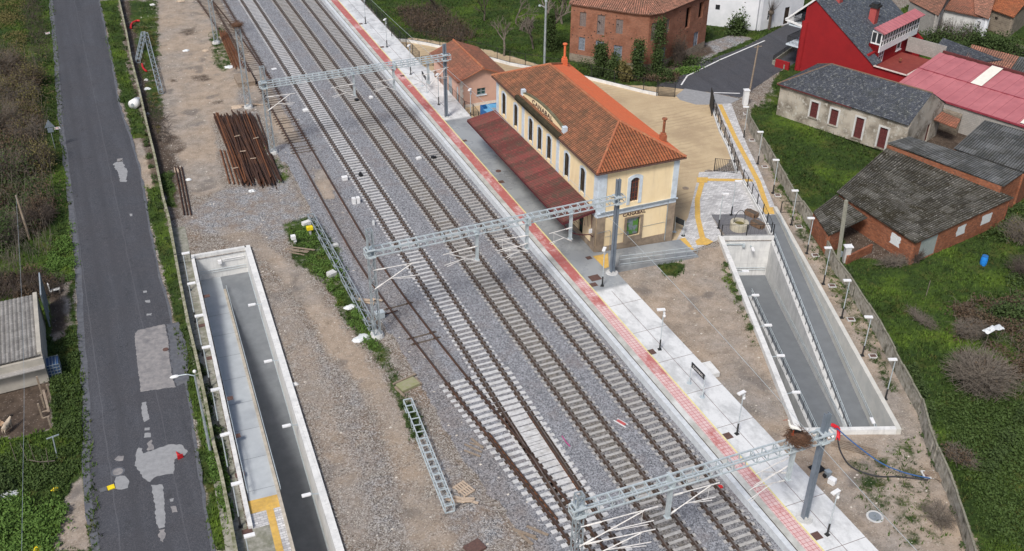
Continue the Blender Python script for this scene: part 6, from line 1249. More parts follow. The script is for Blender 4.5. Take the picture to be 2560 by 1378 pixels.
# precast wall on the right
pw_ = [(1870, 262), (1879, 295), (1923, 368), (1984, 470), (2030, 533.6), (2054, 570), (2090, 639), (2123, 682), (2199, 798), (2259, 910), (2307, 994), (2325, 1060), (2346, 1115), (2380, 1188), (2415, 1282), (2446, 1378), (2480, 1480)]
PW = [P(u, v, 1.5) for u, v in pw_]; pr_ = empty('precast_wall', (57, 60, 0), 'weathered leaning precast concrete slab wall along the right side of the station grounds', 'wall')
mpre = simple('weathered_precast', (.42, .40, .355), (.24, .22, .18), 2.5, .9, d=(.06, .058, .04), sc2=1.5, fac2=.9, bump=.3); mpre2 = simple('mossy_rail_top', (.15, .14, .105), (.26, .25, .2), 3, .9)
r = random.Random(5); acc = 0
for i in range(len(PW)-1):
    a, c = PW[i], PW[i+1]; L = (c-a).length; k = max(1, round(L/2.2)); d = (c-a).normalized(); n = Vector((-d.y, d.x, 0))
    for j in range(k):
        p, q = a.lerp(c, j/k), a.lerp(c, (j+1)/k); lean = r.uniform(-.07, .07); b = MB(); h = 1.42+r.uniform(-.06, .05)
        for e in range(8):
            if r.random() < .04: continue
            s0, s1 = p.lerp(q, e/8+.006), p.lerp(q, (e+1)/8-.006); w = n*.05; t_ = n*lean; z = h+r.uniform(-.05, .03)
            b.add([(s0-w).to_tuple()[:2]+(-.1,), (s1-w).to_tuple()[:2]+(-.1,), (s1+w).to_tuple()[:2]+(-.1,), (s0+w).to_tuple()[:2]+(-.1,), tuple((s0-w+t_)[:2])+(z,), tuple((s1-w+t_)[:2])+(z,), tuple((s1+w+t_)[:2])+(z,), tuple((s0+w+t_)[:2])+(z,)], [(4, 5, 6, 7), (0, 1, 5, 4), (2, 3, 7, 6), (0, 4, 7, 3), (1, 2, 6, 5)])
        o = b.build('slab_panel', mpre, pr_)
        b = MB(); b.bar((p+n*lean).to_tuple()[:2]+(h+.02,), (q+n*lean).to_tuple()[:2]+(h+.0,), .13, .1); b.build('capping_rail', mpre2, pr_)
def bar_fence(name, label, pts, h=1.5, sp=.14, post=2.4, rr=.012, m='black_metal', z=0.0, mesh=True, cat='fence', pr2=.035, rails=(0.05, 1.0), group=None):
    t = empty(name, pts[0], label, cat, group); b = MB(); pp_ = []
    for i in range(len(pts)-1):
        a, c = Vector(pts[i]), Vector(pts[i+1]); L = (c-a).length; za = Vector((0, 0, z))
        for f in rails: b.bar(a+za+Vector((0, 0, h*f)), c+za+Vector((0, 0, h*f)), .03, .03)
        if mesh:
            k = int(L/sp)
            for j in range(1, k): p = a.lerp(c, j/k)+za; b.bar(p+Vector((0, 0, .05*h)), p+Vector((0, 0, h)), rr*2, rr*2)
        k = max(1, round(L/post))
        for j in range(k+(1 if i == len(pts)-2 else 0)): p = a.lerp(c, j/k)+za; pp_.append(p)
    o = b.build('railing_panel', MT[m], t); b = MB(); b.box((0, 0, h/2), (pr2*2, pr2*2, h+.04)); q = b.build('post', MT[m], org=(0, 0, 0))
    for i, p in enumerate(pp_):
        if i: q = q.copy(); COL.objects.link(q)
        q.parent = t; q.location = p-wloc(t)
    return t
bar_fence('platform_fence', 'black railing along the back edge of the far platform', [(37.62, 178, 0), (37.62, 117.2, 0)], 1.35, .16, 2.6, .006, z=.55)
bar_fence('platform_fence', 'black railing between the platform and the pink outbuilding', [(37.7, 111.6, 0), (37.75, 107.5, 0), (37.75, 101.6, 0), (38.3, 100.4, 0), (38.0, 96.2, 0)], 1.35, .16, 2.2, .006, z=.1)
bar_fence('yard_gate', 'short black gate between the far platform and the sandy yard', [(37.7, 116.6, 0), (40.6, 116.4, 0)], 1.4, .14, 1.5, .01, z=.1, cat='gate')
yw = [(980, 102), (1018.6, 105), (1068, 113), (1100, 120), (1170, 136), (1243, 154), (1274.6, 163), (1313, 170), (1400, 184), (1477, 199.6), (1535, 214), (1608, 232), (1644, 239.5)]
YW = PL(yw); b = MB(); polywall(b, YW, .25, 0, .35); tag(b.build('kerb_wall', MT['conc_light']), 'curved low white kerb wall at the back of the sandy yard', 'kerb wall')
bar_fence('yard_fence', 'black mesh fence standing on the curved kerb wall behind the sandy yard', [tuple(p) for p in YW], 1.5, .2, 3.2, .004, z=.33)
bar_fence('entrance_gate', 'dark sliding gate leaf at the back of the yard by the brick house', [P(1641, 240), P(1686, 243)], 1.7, .13, 5, .02, cat='gate')
bar_fence('entrance_gate', 'open black gate leaf beside the village road end of the walkway', [P(1774, 266), P(1779, 290)], 2.3, .1, 5, .03, cat='gate')
bar_fence('entrance_gate', 'open black barred gate at the edge of the sand and the paved plaza', [P(1785, 428), P(1842, 434)], 1.45, .17, 5, .014, cat='gate')
c1_ = PL([(1777, 262), (1800, 330), (1820, 370), (1842, 434)]); b = MB(); polywall(b, c1_, .28, 0, .22); tag(b.build('kerb_wall', MT['conc_light']), 'low white kerb between sandy yard and tiled walkway', 'kerb wall'); bar_fence('walkway_fence', 'black fence on the kerb beside the walkway, village side of the barred gate', [tuple(p) for p in c1_], 1.25, .4, 1.9, .004, z=.2, mesh=False)
c2_ = PL([(1856, 458), (1878, 495), (1905, 545), (1926, 592)]); b = MB(); polywall(b, c2_, .3, 0, .4); tag(b.build('kerb_wall', MT['conc_light']), 'white retaining kerb between the garden gravel and the walkway', 'kerb wall'); bar_fence('walkway_fence', 'black fence on the kerb between the well garden and the walkway', [tuple(p) for p in c2_], 1.15, .4, 1.9, .004, z=.35, mesh=False)
bar_fence('well_fence', 'black railing on top of the ramp end wall below the well', [RR(.1, RLEN1+.1), RR(2.4, RLEN1+.1), RR(RDIV+.1, RLEN1+.1)], 1.15, .35, 2.3, .004, z=.4)
bar_fence('side_gate', 'thin black gate between the right ramp and the precast wall', [P(1951, 532), P(2003, 532)], 1.2, .3, 3, .004, cat='gate')
bar_fence('side_gate', 'small black gate across the mossy walkway beside the left ramp', [Vector((3.1, 80.9, 0)), Vector((4.35, 80.7, 0))], 1.0, .3, 2, .006, cat='gate')
bar_fence('house_fence', 'dark iron fence on a low wall in front of the red house', [H(-2.2, -.6), H(-3.2, 6), H(-3.4, 12)], 1.2, .16, 3, .012, cat='fence'); b = MB(); polywall(b, [H(-.2, -1.0), H(-2.2, -.6), H(-3.2, 6), H(-3.4, 12)], .2, 0, .6); tag(b.build('garden_wall', MT['conc_old']), 'low garden wall under the iron fence of the red house', 'wall')
b = MB(); polywall(b, [H(.3, -.9), H(-1.6, -1.0)], .25, 0, 1.0); tag(b.build('garden_wall', MT['red_wall']), 'short red wall beside the corner of the red house', 'wall')
t = empty('ramp_railing', (41, 65.2, 0), 'silver railing along the short access ramp at the end of the station', 'railing'); b = MB(); A1, A2 = Vector((38.2, 65.3, .58)), Vector((45.8, 64.85, .06))
for h in (.95, .6, .12): b.tube(A1+Vector((0, 0, h)), A2+Vector((0, 0, h)), .028, 6)
b.build('rail', MT['galvlight'], t)
for k in range(8): b = MB(); p = A1.lerp(A2, k/7); b.tube(p, p+Vector((0, 0, .95)), .026, 6); b.build('post', MT['galv'], t)
pl_ = P(1862, 262); b = MB(); b.box(pl_+Vector((0, 0, .9)), (.55, .55, 1.8), rz=-.3); b.box(pl_+Vector((0, 0, 1.83)), (.68, .68, .08), rz=-.3); tag(b.build('gate_pillar', MT['white_paint']), 'white pillar beside the first lamp post at the village gate', 'pillar')
# ---------------------------------------------------------------- station furniture
def board(label, p0, p1, h, w=.5, txt=None, z=.6):
    t = empty('nameboard', p0, label, 'sign', 'dark station nameboards'); p0, p1 = Vector(p0), Vector(p1); d = (p1-p0).normalized(); n = Vector((d.y, -d.x, 0))
    for p in (p0, p1):
        b = MB(); b.tube(p, p+Vector((0, 0, h)), .04, 8); b.tube(p, p+Vector((0, 0, .03)), .2, 10); b.build('post', MT['galvlight'], t)
    b = MB(); b.bar(p0.lerp(p1, .02)+Vector((0, 0, h-w/2)), p0.lerp(p1, .98)+Vector((0, 0, h-w/2)), .06, w); bo = b.build('board', simple('dark_sign', (.03, .035, .04), None, 3, .5), t)
    if txt: text(txt, .26, MT['white_paint'], bo, p0.lerp(p1, .5)-n*.04+Vector((0, 0, h-w/2)), -d, -n, depth=.004); text(txt, .26, MT['white_paint'], bo, p0.lerp(p1, .5)+n*.04+Vector((0, 0, h-w/2)), d, n, depth=.004)
board('black station nameboard on two posts on the pale platform', P(1723, 958, .6), P(1756, 993, .6), 1.95, .42, 'CANABAL')
board('black station nameboard on the far platform near the pink outbuilding', P(1056, 215, .6), P(1067, 232, .6), 1.9, .42)
board('black sign board at the corner of the station by the paved plaza', P(1686, 580), P(1708, 590), 1.6, .55)
b = MB(); q = P(1753, 940); b.box(q+Vector((.3, .2, .2)), (1.9, 1.5, .4), rz=-.05); tag(b.build('concrete_slab', MT['conc_light']), 'white concrete slab beside the platform behind the nameboard', 'slab')
covers = [(1487, 695, .95, .7), (1484, 712, .6, .45), (1630, 880, .5, .5), (1820, 1090, .55, .5), (2042, 1340, .55, .5), (1472, 645, .5, .4), (1253, 455, .55, .45), (1162, 352, .45, .35), (902, 60, .5, .4), (955, 118, .5, .4), (1006, 190, .5, .4)]
cn_ = ['large brown access cover on the platform at the end of the station', 'smaller brown cover next to the large one on the platform', 'small brown cover on the pale platform near the nameboard', 'brown cover on the platform beside the middle lamp post', 'brown cover on the platform near the bottom right corner', 'brown cover by the station corner doorway', 'square cover on the platform under the canopy edge', 'small cover on the platform near the canopy corner', 'furthest cover on the platform', 'second furthest cover on the platform', 'cover on the platform by the far portal']
for (u, v, a, c), lb in zip(covers, cn_):
    p = P(u, v, .6); b = MB(); b.box(p+Vector((0, 0, .012)), (a, c*1.2, .012), rz=.02); tag(b.build('access_cover', MT['hatch']), lb, 'cover', 'covers in the platform')
def disc(name, label, q, r_, m, rim=None, cat='manhole cover', z=.02):
    t = empty(name, q, label, cat) if rim else None; b = MB(); b.tube(q, q+Vector((0, 0, z+.01)), r_, 18); o = b.build('lid' if rim else name, MT[m] if isinstance(m, str) else m, t)
    if rim: b = MB(); b.tube(q, q+Vector((0, 0, z)), r_*1.35, 20); b.build('rim', MT[rim], t)
    else: tag(o, label, cat)
disc('manhole_cover', 'round manhole cover in the asphalt road beside the repair patches', P(295, 1180, .015), .33, 'patch_warm', 'asphalt_edge'); disc('manhole_cover', 'round manhole with ring beside the large concrete road patch', P(414, 874, .03), .22, 'hatch')
disc('manhole_cover', 'round grey manhole on a concrete ring in the bare earth at the bottom right', P(2187, 1292), .4, simple('blue_grey_lid', (.25, .28, .31), None, 4, .6), 'conc'); disc('manhole_cover', 'round drain cover in the platform under the canopy', P(1246, 428, .6), .28, 'hatch'); disc('manhole_cover', 'round cover in the sandy yard', P(1714, 471), .32, 'wood'); 
right_cov = [(1865, 285), (1880, 352), (1912, 418), (1944, 490), (1997, 568), (2038, 640), (2080, 716), (2127, 800), (2182, 892), (2322, 1188)]
for i, (u, v) in enumerate(right_cov):
    p = P(u, v); t = empty('inspection_chamber', p, '%s concrete inspection chamber beside the lamp posts from the village gate' % words[i] if i < 9 else 'large grey inspection cover beside the precast wall near the bottom', 'inspection chamber', 'inspection chambers along the right boundary')
    b = MB(); s_ = .62 if i < 9 else .9; b.box(p+Vector((0, 0, .05)), (s_, s_*.8, .1), rz=-.36); b.build('frame', MT['conc'], t); b = MB(); b.box(p+Vector((0, 0, .105)), (s_*.75, s_*.55, .012), rz=-.36); b.build('lid', MT['hatch'], t)
# well, arch, planters
wp2 = P(1847, 572); t = empty('well', wp2, 'round stone well with an iron arch in the gravel garden', 'well'); b = MB(); k = 20
for i in range(k):
    a0, a1 = 2*math.pi*i/k, 2*math.pi*(i+1)/k; f = lambda a, r_, z: wp2+Vector((math.cos(a)*r_, math.sin(a)*r_, z))
    b.quad(f(a0, .85, 0), f(a1, .85, 0), f(a1, .85, .72), f(a0, .85, .72)); b.quad(f(a0, .85, .72), f(a1, .85, .72), f(a1, .52, .75), f(a0, .52, .75)); b.quad(f(a1, .52, .2), f(a0, .52, .2), f(a0, .52, .75), f(a1, .52, .75))
b.build('well_ring', simple('cream_stone', (.52, .48, .38), (.4, .37, .3), 3, .85), t); b = MB(); b.tube(wp2+Vector((0, 0, .2)), wp2+Vector((0, 0, .5)), .52, 16); b.build('filling', MT['leaf_olive'], t)
b = MB(); b.path([wp2+Vector((math.cos(a)*.62, .1, .7+math.sin(a)*1.2)) for a in [math.pi*i/12 for i in range(13)]], .03, 5); b.build('arch', MT['black_metal'], t)
for (u, v, lb) in ((1878, 540, 'wooden trough planter nearer the walkway kerb top'), (1893, 567, 'wooden trough planter nearer the ramp wall')):
    p = P(u, v); t = empty('planter', p, lb, 'planter', 'wooden planters in the well garden'); b = MB()
    for dx, dy, sx, sy in ((-.32, 0, .07, 1.3), (.32, 0, .07, 1.3), (0, -.62, .62, .07), (0, .62, .62, .07)): q = Matrix.Rotation(.35, 3, 'Z') @ Vector((dx, dy, 0)); b.box(p+q+Vector((0, 0, .28)), (sx*.8, sy*.8, .42), rz=.35)
    b.build('box', simple('planter_wood_%d' % u, (.22, .14, .09), (.14, .09, .06), 5, .8), t); b = MB(); b.box(p+Vector((0, 0, .42)), (.6, 1.2, .06), rz=.35); b.build('soil', MT['bark'], t)
# ---------------------------------------------------------------- loose rails
def i_rail(L, bow=0.0):
    b = MB(); n = 5; pts = [Vector((0, -L/2+L*i/n, .0)) for i in range(n+1)]; rail_mesh(b, [(p.x+bow*(1-(2*i/n-1)**2), p.y, 0) for i, p in enumerate(pts)], .9); return b
rail_protos = {}
def loose(i, m, L, loc, rz, label, group, tilt=0.0, ry=0.0):
    key = (m, L)
    if key not in rail_protos: rail_protos[key] = i_rail(L).build('steel_rail', [MT[m], MT[m]], org=(0, 0, 0)); o = rail_protos[key]
    else: o = rail_protos[key].copy(); COL.objects.link(o)
    o.location = loc; o.rotation_euler = (tilt, ry, rz); return tag(o, label, 'rail', group)
A, B = P(560, 285), P(690, 460)   # heap
c0 = P(532, 285); c1 = P(640, 282); e0 = P(608, 470); e1 = P(712, 478); r = random.Random(9)
for i in range(62):
    lay = i//22; f = (i % 22)/21+r.uniform(-.02, .02); f = .06+.84*f if lay else f; g = min(1, max(0, f+r.uniform(-.2, .2))) ; p = c0.lerp(c1, f); q = e0.lerp(e1, g); L = (q-p).length; d = (q-p).normalized()
    Ls = r.choice((16.0, 17.0, 18.0)); mid = p.lerp(q, .5+r.uniform(-.04, .04)); m = 'rust' if r.random() < .9 else 'rust_bright'
    loose(i, m, Ls, (mid.x, mid.y, .02+lay*.19+r.uniform(0, .07)), math.atan2(d.y, d.x)-math.pi/2, 'rusty rail lying in the big heap beside the siding', 'rusty rails in the big heap', r.uniform(-.012, .012), r.choice((0, .3, -.3, 1.57)))
for i in range(6):
    p, q = P(548+i*9, 366+i*2), P(578+i*11, 474); mid = (p+q)/2; d = (q-p).normalized(); loose(i, 'rust_bright', 8.0, (mid.x, mid.y, .05), math.atan2(d.y, d.x)-math.pi/2, 'short orange-rusted rail at the left edge of the big heap', 'short orange rails by the heap')
for i in range(3):
    p, q = P(437+i*8, 415), P(462+i*8.5, 545); mid = (p+q)/2; d = (q-p).normalized(); loose(i, 'rust', 10.5, (mid.x, mid.y, .05), math.atan2(d.y, d.x)-math.pi/2, 'rusty rail in the bundle of three beside the road wall', 'three rails beside the road wall')
for i in range(7):
    p, q = P(551+i*3.2, 88+i*.5), P(582+i*4.0, 166-i*1.0); mid = (p+q)/2; d = (q-p).normalized(); loose(i, 'rust_bright', 14.5 if i % 2 else 13.0, (mid.x, mid.y, .03+(i % 2)*.1), math.atan2(d.y, d.x)-math.pi/2, 'orange-rusted rail in the long bundle between the two far masts', 'rails bundled between the far masts')
for k, (u, v) in enumerate([(593, 340), (640, 345), (607, 378), (633, 396), (588, 420)]): b = MB(); p = P(u, v, .62); b.box(p, (.6, .09, .06), rz=rnd.uniform(-.2, .4)); tag(b.build('timber_spacer', MT['wood_pale']), '%s pale timber spacer from the far end, lying on the rail heap' % words[k], 'timber', 'timber spacers on the rail heap')
b = MB(); p = P(612, 205); b.box(p+Vector((0, 0, .25)), (2.0, 3.0, .5)); b.box(p+Vector((0, 0, .52)), (2.1, 3.1, .05)); tag(b.build('steel_skip', MT['wood']), 'low rusty brown skip beside the far masts', 'skip')
# ---------------------------------------------------------------- small yard things
def prop(name, label, cat, q, parts, rz=0.0, group=None):
    """parts: list of (part name, material, [(offset, dims)])"""
    if len(parts) == 1:
        b = MB(); R = Matrix.Rotation(rz, 3, 'Z')
        for c, d in parts[0][2]: b.box(q+R @ Vector(c), d, rz=rz)
        m = parts[0][1]; return tag(b.build(name, MT[m] if isinstance(m, str) else m), label, cat, group)
    t = empty(name, q, label, cat, group); R = Matrix.Rotation(rz, 3, 'Z')
    for pn, m, bx_ in parts:
        b = MB()
        for c, d in bx_: b.box(q+R @ Vector(c), d, rz=rz)
        b.build(pn, MT[m] if isinstance(m, str) else m, t)
    return t
def pallet(label, q, w, l, rz, m='wood'):
    bx_ = [((-w/2+w*(i+.5)/5, 0, .13), (w/5*.62, l, .025)) for i in range(5)]; bx2 = [((0, y, .07), (w, .1, .09)) for y in (-l/2+.06, 0, l/2-.06)]
    return prop('pallet', label, 'pallet', q, [('deck_boards', m, bx_), ('bearers', m, bx2)], rz)
pallet('long grey wooden pallet below the right ramp end wall', P(2136, 1122), .9, 3.0, .75); pallet('broken brown pallet beside the ladder-like beam', P(1160, 1225), .95, 1.2, .35, 'wood_pale'); pallet('pallet end under the cable duct by the precast wall', P(2334, 1190), .7, 1.2, .5)
prop('ballast_marker', 'upper white cable box of the pair left of the third track', 'box', P(862, 450), [('body', 'white_paint', [((0, 0, .18), (.5, .45, .3)), ((0, 0, .35), (.56, .5, .05))])])
prop('cable_cabinet', 'pair of white cable covers left of the third track', 'box', P(890, 508), [('left_lid', 'white_paint', [((-.2, 0, .3), (.32, .4, .6))]), ('right_lid', 'white_paint', [((.22, 0, .3), (.32, .4, .6))])])
prop('cable_cabinet', 'yellow-topped post in the green strip by the fallen tower', 'marker', P(776, 588), [('cap', 'yellow', [((0, 0, .75), (.55, .42, .3))]), ('stem', 'conc', [((0, 0, .3), (.2, .2, .6))])])
prop('cable_cabinet', 'white cabinet on a stem left of the yellow marker', 'cabinet', P(735, 610), [('box', 'white_paint', [((0, 0, .7), (.4, .4, .35)), ((.12, 0, .35), (.25, .25, .25))]), ('stem', 'galv', [((.1, 0, .12), (.08, .08, .24))])])
prop('concrete_block', 'pale concrete block beside the head of the fallen tower', 'block', P(766, 562), [('b', 'conc_light', [((0, 0, .17), (.75, .45, .34))])], .3)
prop('concrete_block', 'concrete block beside the middle of the fallen tower', 'block', P(830, 690), [('b', 'conc', [((0, 0, .2), (.7, .6, .4))])], .4)
prop('concrete_block', 'flat concrete block right of the fallen tower', 'block', P(836, 616), [('b', 'conc', [((0, 0, .1), (.7, .4, .2))])], .2)
prop('point_machine', 'white point machine beside the siding at the foot of the middle mast', 'point machine', P(950, 795), [('housing', 'galvlight', [((0, 0, .3), (.7, .5, .5)), ((0, 0, .58), (.74, .54, .06))]), ('rod', 'rust', [((.9, .1, .15), (1.4, .07, .07))])], .1)
prop('point_machine', 'black impedance bond on the near third track', 'track box', P(902, 440), [('b', 'ground_blk', [((0, 0, .12), (.3, .4, .22)), ((.1, .2, .2), (.2, .2, .2))])], .3); prop('point_machine', 'black track box beside the platform-side track', 'track box', P(1083, 396), [('b', 'ground_blk', [((0, 0, .12), (.3, .4, .22)), ((.1, -.2, .18), (.2, .2, .2))])], .3)
prop('point_machine', 'small black track box between the far tracks below the portal', 'track box', P(892, 252), [('b', 'ground_blk', [((0, 0, .12), (.35, .45, .22))])], .3)
prop('track_magnet', 'white box in the ballast left of the third track near the far portal', 'track box', P(764, 278), [('b', 'white_paint', [((0, 0, .12), (.55, .5, .2)), ((0, 0, .24), (.4, .36, .05))])], .1); prop('track_magnet', 'white box in the ballast between the middle tracks', 'track box', P(1047, 398), [('b', 'white_paint', [((0, 0, .12), (.5, .4, .2))])], .2)
prop('track_magnet', 'white box in the ballast near the far portal between two tracks', 'track box', P(928, 246), [('b', 'white_paint', [((0, 0, .12), (.4, .35, .2)), ((.1, .3, .1), (.2, .3, .12))])], .2); prop('track_magnet', 'white paper-like lid near the far end of the siding', 'lid', P(685, 173), [('b', 'white_paint', [((0, 0, .03), (.6, .45, .05))])], .2); prop('track_magnet', 'small pink-white post in the ballast', 'marker', P(934, 562), [('b', 'plastic_white', [((0, 0, .2), (.18, .18, .4))])])
prop('warning_board', 'red and white panel lying in the ballast between the two platform tracks', 'panel', P(1553, 1058), [('board', simple('faded_red', (.5, .1, .1), (.4, .1, .1), 5, .6), [((0, 0, .06), (.24, .7, .05))]), ('frame', 'plastic_white', [((-.16, 0, .04), (.07, 1.1, .05)), ((.16, 0, .04), (.07, .95, .05))])], .42)
prop('crate_lid', 'brown steel plate lying at the bottom edge of the yard', 'plate', P(1187, 1372), [('b', 'hatch', [((0, 0, .1), (1.1, .9, .18))])], .25)
prop('stone_slab', 'mossy slab with timbers beside the green strip', 'slab', P(1020, 965), [('slab', simple('mossy_slab', (.24, .25, .12), (.3, .28, .2), 3, .9), [((0, 0, .12), (1.5, 1.0, .2))]), ('timber', 'wood', [((-.9, -.3, .1), (.14, 1.3, .12)), ((.1, .62, .2), (2.0, .12, .1)), ((.85, -.1, .1), (.12, .9, .1))])], .25)
def planks(label, u, v, n, L, seed, m='wood', rot=0.0, spr=.5, nm='plank_pile'):
    r = random.Random(seed); q = P(u, v); b = MB()
    for k in range(n): b.box(q+Vector((r.uniform(-spr, spr), r.uniform(-spr, spr)*.6, .04+k*.035)), (r.uniform(.1, .2), L*r.uniform(.6, 1.1), .04), rz=rot+r.uniform(-.4, .4))
    o = b.build(nm, MT[m]); return tag(o, label, 'plank pile')
planks('loose red and brown boards at the end of the ladder-like beam', 1155, 1252, 6, 1.6, 1, 'wood_pale', 1.2); planks('crossed timbers in the gravel near the turnout', 1172, 1130, 4, 1.6, 2, 'wood', .5, .8); planks('thin boards lying near the bottom of the ballast edge', 1325, 1335, 4, 1.8, 3, 'wood', .55, .5)
planks('grey boards at the left of the green strip', 748, 630, 4, 2.2, 4, 'wood', 1.2, .5); planks('scattered boards near the far masts and the heap', 625, 262, 6, 1.4, 5, 'wood_pale', 1.1, .9); planks('boards beside the small rail bundle at the road wall', 442, 428, 3, 1.4, 6, 'wood_pale', -.1, .3); planks('stick heap at the foot of the fallen tower', 925, 752, 6, 1.5, 7, 'wood_pale', 1.1, .5)
def litter(name, label, cat, u, v, s_, m, seed, z=0.0, h=.15):
    """crumpled sheet or sack: a wrinkled closed lump"""
    r = random.Random(seed); q = P(u, v, z); b = MB(); n = 12; rings = 4; vs = []
    rad = [s_*r.uniform(.55, 1.1) for _ in range(n)]
    for j in range(rings):
        f = 1-j/rings
        for i in range(n): a = 2*math.pi*i/n; vs.append(q+Vector((math.cos(a)*rad[i]*f, math.sin(a)*rad[i]*f*.8, (h*(1-f*f)+r.uniform(0, .05) if j else .0))))
    vs.append(q+Vector((0, 0, h))); fs = [(j*n+i, j*n+(i+1) % n, (j+1)*n+(i+1) % n, (j+1)*n+i) for j in range(rings-1) for i in range(n)]+[((rings-1)*n+i, (rings-1)*n+(i+1) % n, len(vs)-1) for i in range(n)]; b.add(vs, fs)
    return tag(b.build(name, MT[m] if isinstance(m, str) else m), label, cat)
L_ = [('big_bag', 'white plastic sack heap beside the middle mast footing', 'sack', 905, 846, .8, 'plastic_white'), ('big_bag', 'white crumpled sack next to the fallen tower foot', 'sack', 876, 768, .6, 'plastic_white'), ('plastic_sheet', 'white plastic scrap on the yard track', 'plastic scrap', 464, 127, .5, 'plastic_white'), ('board_scrap', 'cream board lying on the yard track', 'board', 514, 127, .6, 'wood_pale'),
      ('rubbish_heap', 'rubbish with white and black bags below the far mast', 'rubbish', 572, 168, .7, 'plastic_white'), ('rubbish_heap', 'rubbish by the top of the rail heap', 'rubbish', 592, 268, .8, 'wood_pale'), ('plastic_sheet', 'white scrap beside the three rails', 'plastic scrap', 471, 450, .35, 'plastic_white'), ('plastic_sheet', 'white scraps under the rail heap end', 'plastic scrap', 630, 478, .4, 'plastic_white'),
      ('plastic_sheet', 'white plastic film in the vegetable garden', 'plastic film', 22, 1238, 1.0, 'plastic_white'), ('plastic_sheet', 'white cover on the near mast side of the right ramp wall', 'plastic cover', 2080, 1088, .5, 'plastic_white'), ('plastic_sheet', 'grey foil by the debris wall', 'plastic scrap', 368, 222, .5, 'plastic_white'), ('plastic_sheet', 'pale heap of offcuts by the debris wall', 'plastic scrap', 366, 200, .4, 'conc'), ('board_scrap', 'pale box at the top of the debris strip', 'box', 381, 12, .5, 'conc_light'), ('board_scrap', 'cream sheet at the top of the yard track', 'board', 452, 3, .7, 'wood_pale'),
      ('red_duct', 'bright yellow bag in the garden weeds', 'bag', 139, 1224, .3, 'yellow'), ('red_duct', 'yellow bag at the bottom left corner of the garden', 'bag', 92, 1372, .35, 'yellow'), ('plastic_sheet', 'small white lump by the wall corner of the yard', 'plastic scrap', 369, 286, .3, 'plastic_white'), ('board_scrap', 'red debris on the ballast by the platform', 'debris', 1800, 1218, .25, 'red'), ('board_scrap', 'stone beside the left ramp wall', 'stone', 736, 962, .35, 'conc_light')]
for i, (a, lb, c, u, v, s_, m) in enumerate(L_): litter('litter' if a == 'red_duct' else a, lb, c, u, v, s_, m, i+20)
p = P(340, 268); t = empty('water_tank', p, 'white rounded plastic tank lying on the verge by the road wall', 'tank'); b = MB(); dr = Vector((.55, .75, 0)).normalized(); b.tube(p+Vector((0, 0, .5))-dr*.55, p+Vector((0, 0, .5))+dr*.55, .55, 18, .5); b.sphere(p+Vector((0, 0, .5))+dr*.55, .5, 16, 8, sc=(1, 1, .9)); b.build('body', MT['white_paint'], t, smooth=True); b = MB(); b.tube(p+Vector((0, 0, .5))-dr*.56, p+Vector((0, 0, .5))-dr*.6, .2, 12); b.build('cap', MT['galv'], t)
b = MB(); b.path([P(u, v, .12) for u, v in ((327, 70), (328, 62), (333, 56), (342, 52), (350, 52))], .14, 8); tag(b.build('red_duct', MT['red']), 'curved red duct lying in the debris by the road wall', 'duct'); b = MB(); b.path([P(u, v, .12) for u, v in ((355, 160), (357, 168), (361, 174), (366, 178))], .12, 8); tag(b.build('red_duct', MT['red']), 'smaller red duct in the debris below the fallen lattice', 'duct')
# cables and duct on the right
b = MB(); mp_ = [P(2086, 1066, .5), P(2098, 1076, .9), P(2135, 1108, 1.0), P(2200, 1156, .8), P(2262, 1182, .45), P(2325, 1196, .15)]
def spline(pts, k=6):
    out = []; n = len(pts)
    for i in range(n-1):
        p0, p1, p2, p3 = pts[max(i-1, 0)], pts[i], pts[i+1], pts[min(i+2, n-1)]
        for j in range(k): t = j/k; out.append(.5*((2*p1)+(-p0+p2)*t+(2*p0-5*p1+4*p2-p3)*t*t+(-p0+3*p1-3*p2+p3)*t**3))
    return out+[pts[-1]]
b.path(spline(mp_), .045, 8); tag(b.build('blue_duct', MT['bluepipe']), 'thick blue cable duct arching from the red sleeve to the precast wall', 'duct')
b = MB(); b.path(spline([P(2094, 1095, .25), P(2102, 1130, .08), P(2130, 1168, .06), P(2190, 1190, .06), P(2250, 1192, .06), P(2320, 1200, .08)]), .05, 8); tag(b.build('black_duct', MT['blackpipe']), 'thin black cable curving below the blue duct', 'duct')
b = MB(); b.path(spline([P(2080, 1062, .8), P(2088, 1066, .85), P(2096, 1072, .6), P(2096, 1090, .3), P(2094, 1101, .1)]), .13, 8); tag(b.build('red_sleeve', MT['redhose']), 'bright red cloth sleeve tied over the ducts at the ramp corner', 'sleeve')
prop('junction_box', 'dark buried box behind the near steel mast', 'box', P(2042, 1172), [('b', 'ground_blk', [((0, 0, .03), (.9, .8, .05))])], .1); prop('junction_box', 'grey junction pot beside the near steel mast', 'pot', P(2068, 1190), [('pot', 'galv', [((0, 0, .2), (.32, .32, .4)), ((0, 0, .42), (.38, .38, .05))]), ('foot', 'ground_blk', [((-.2, 0, .1), (.2, .25, .2))])]); prop('junction_box', 'white hexagonal block near the near steel mast', 'block', P(2079, 1208), [('b', 'white_paint', [((0, 0, .2), (.42, .42, .4)), ((0, 0, .2), (.3, .5, .36))])], .4)
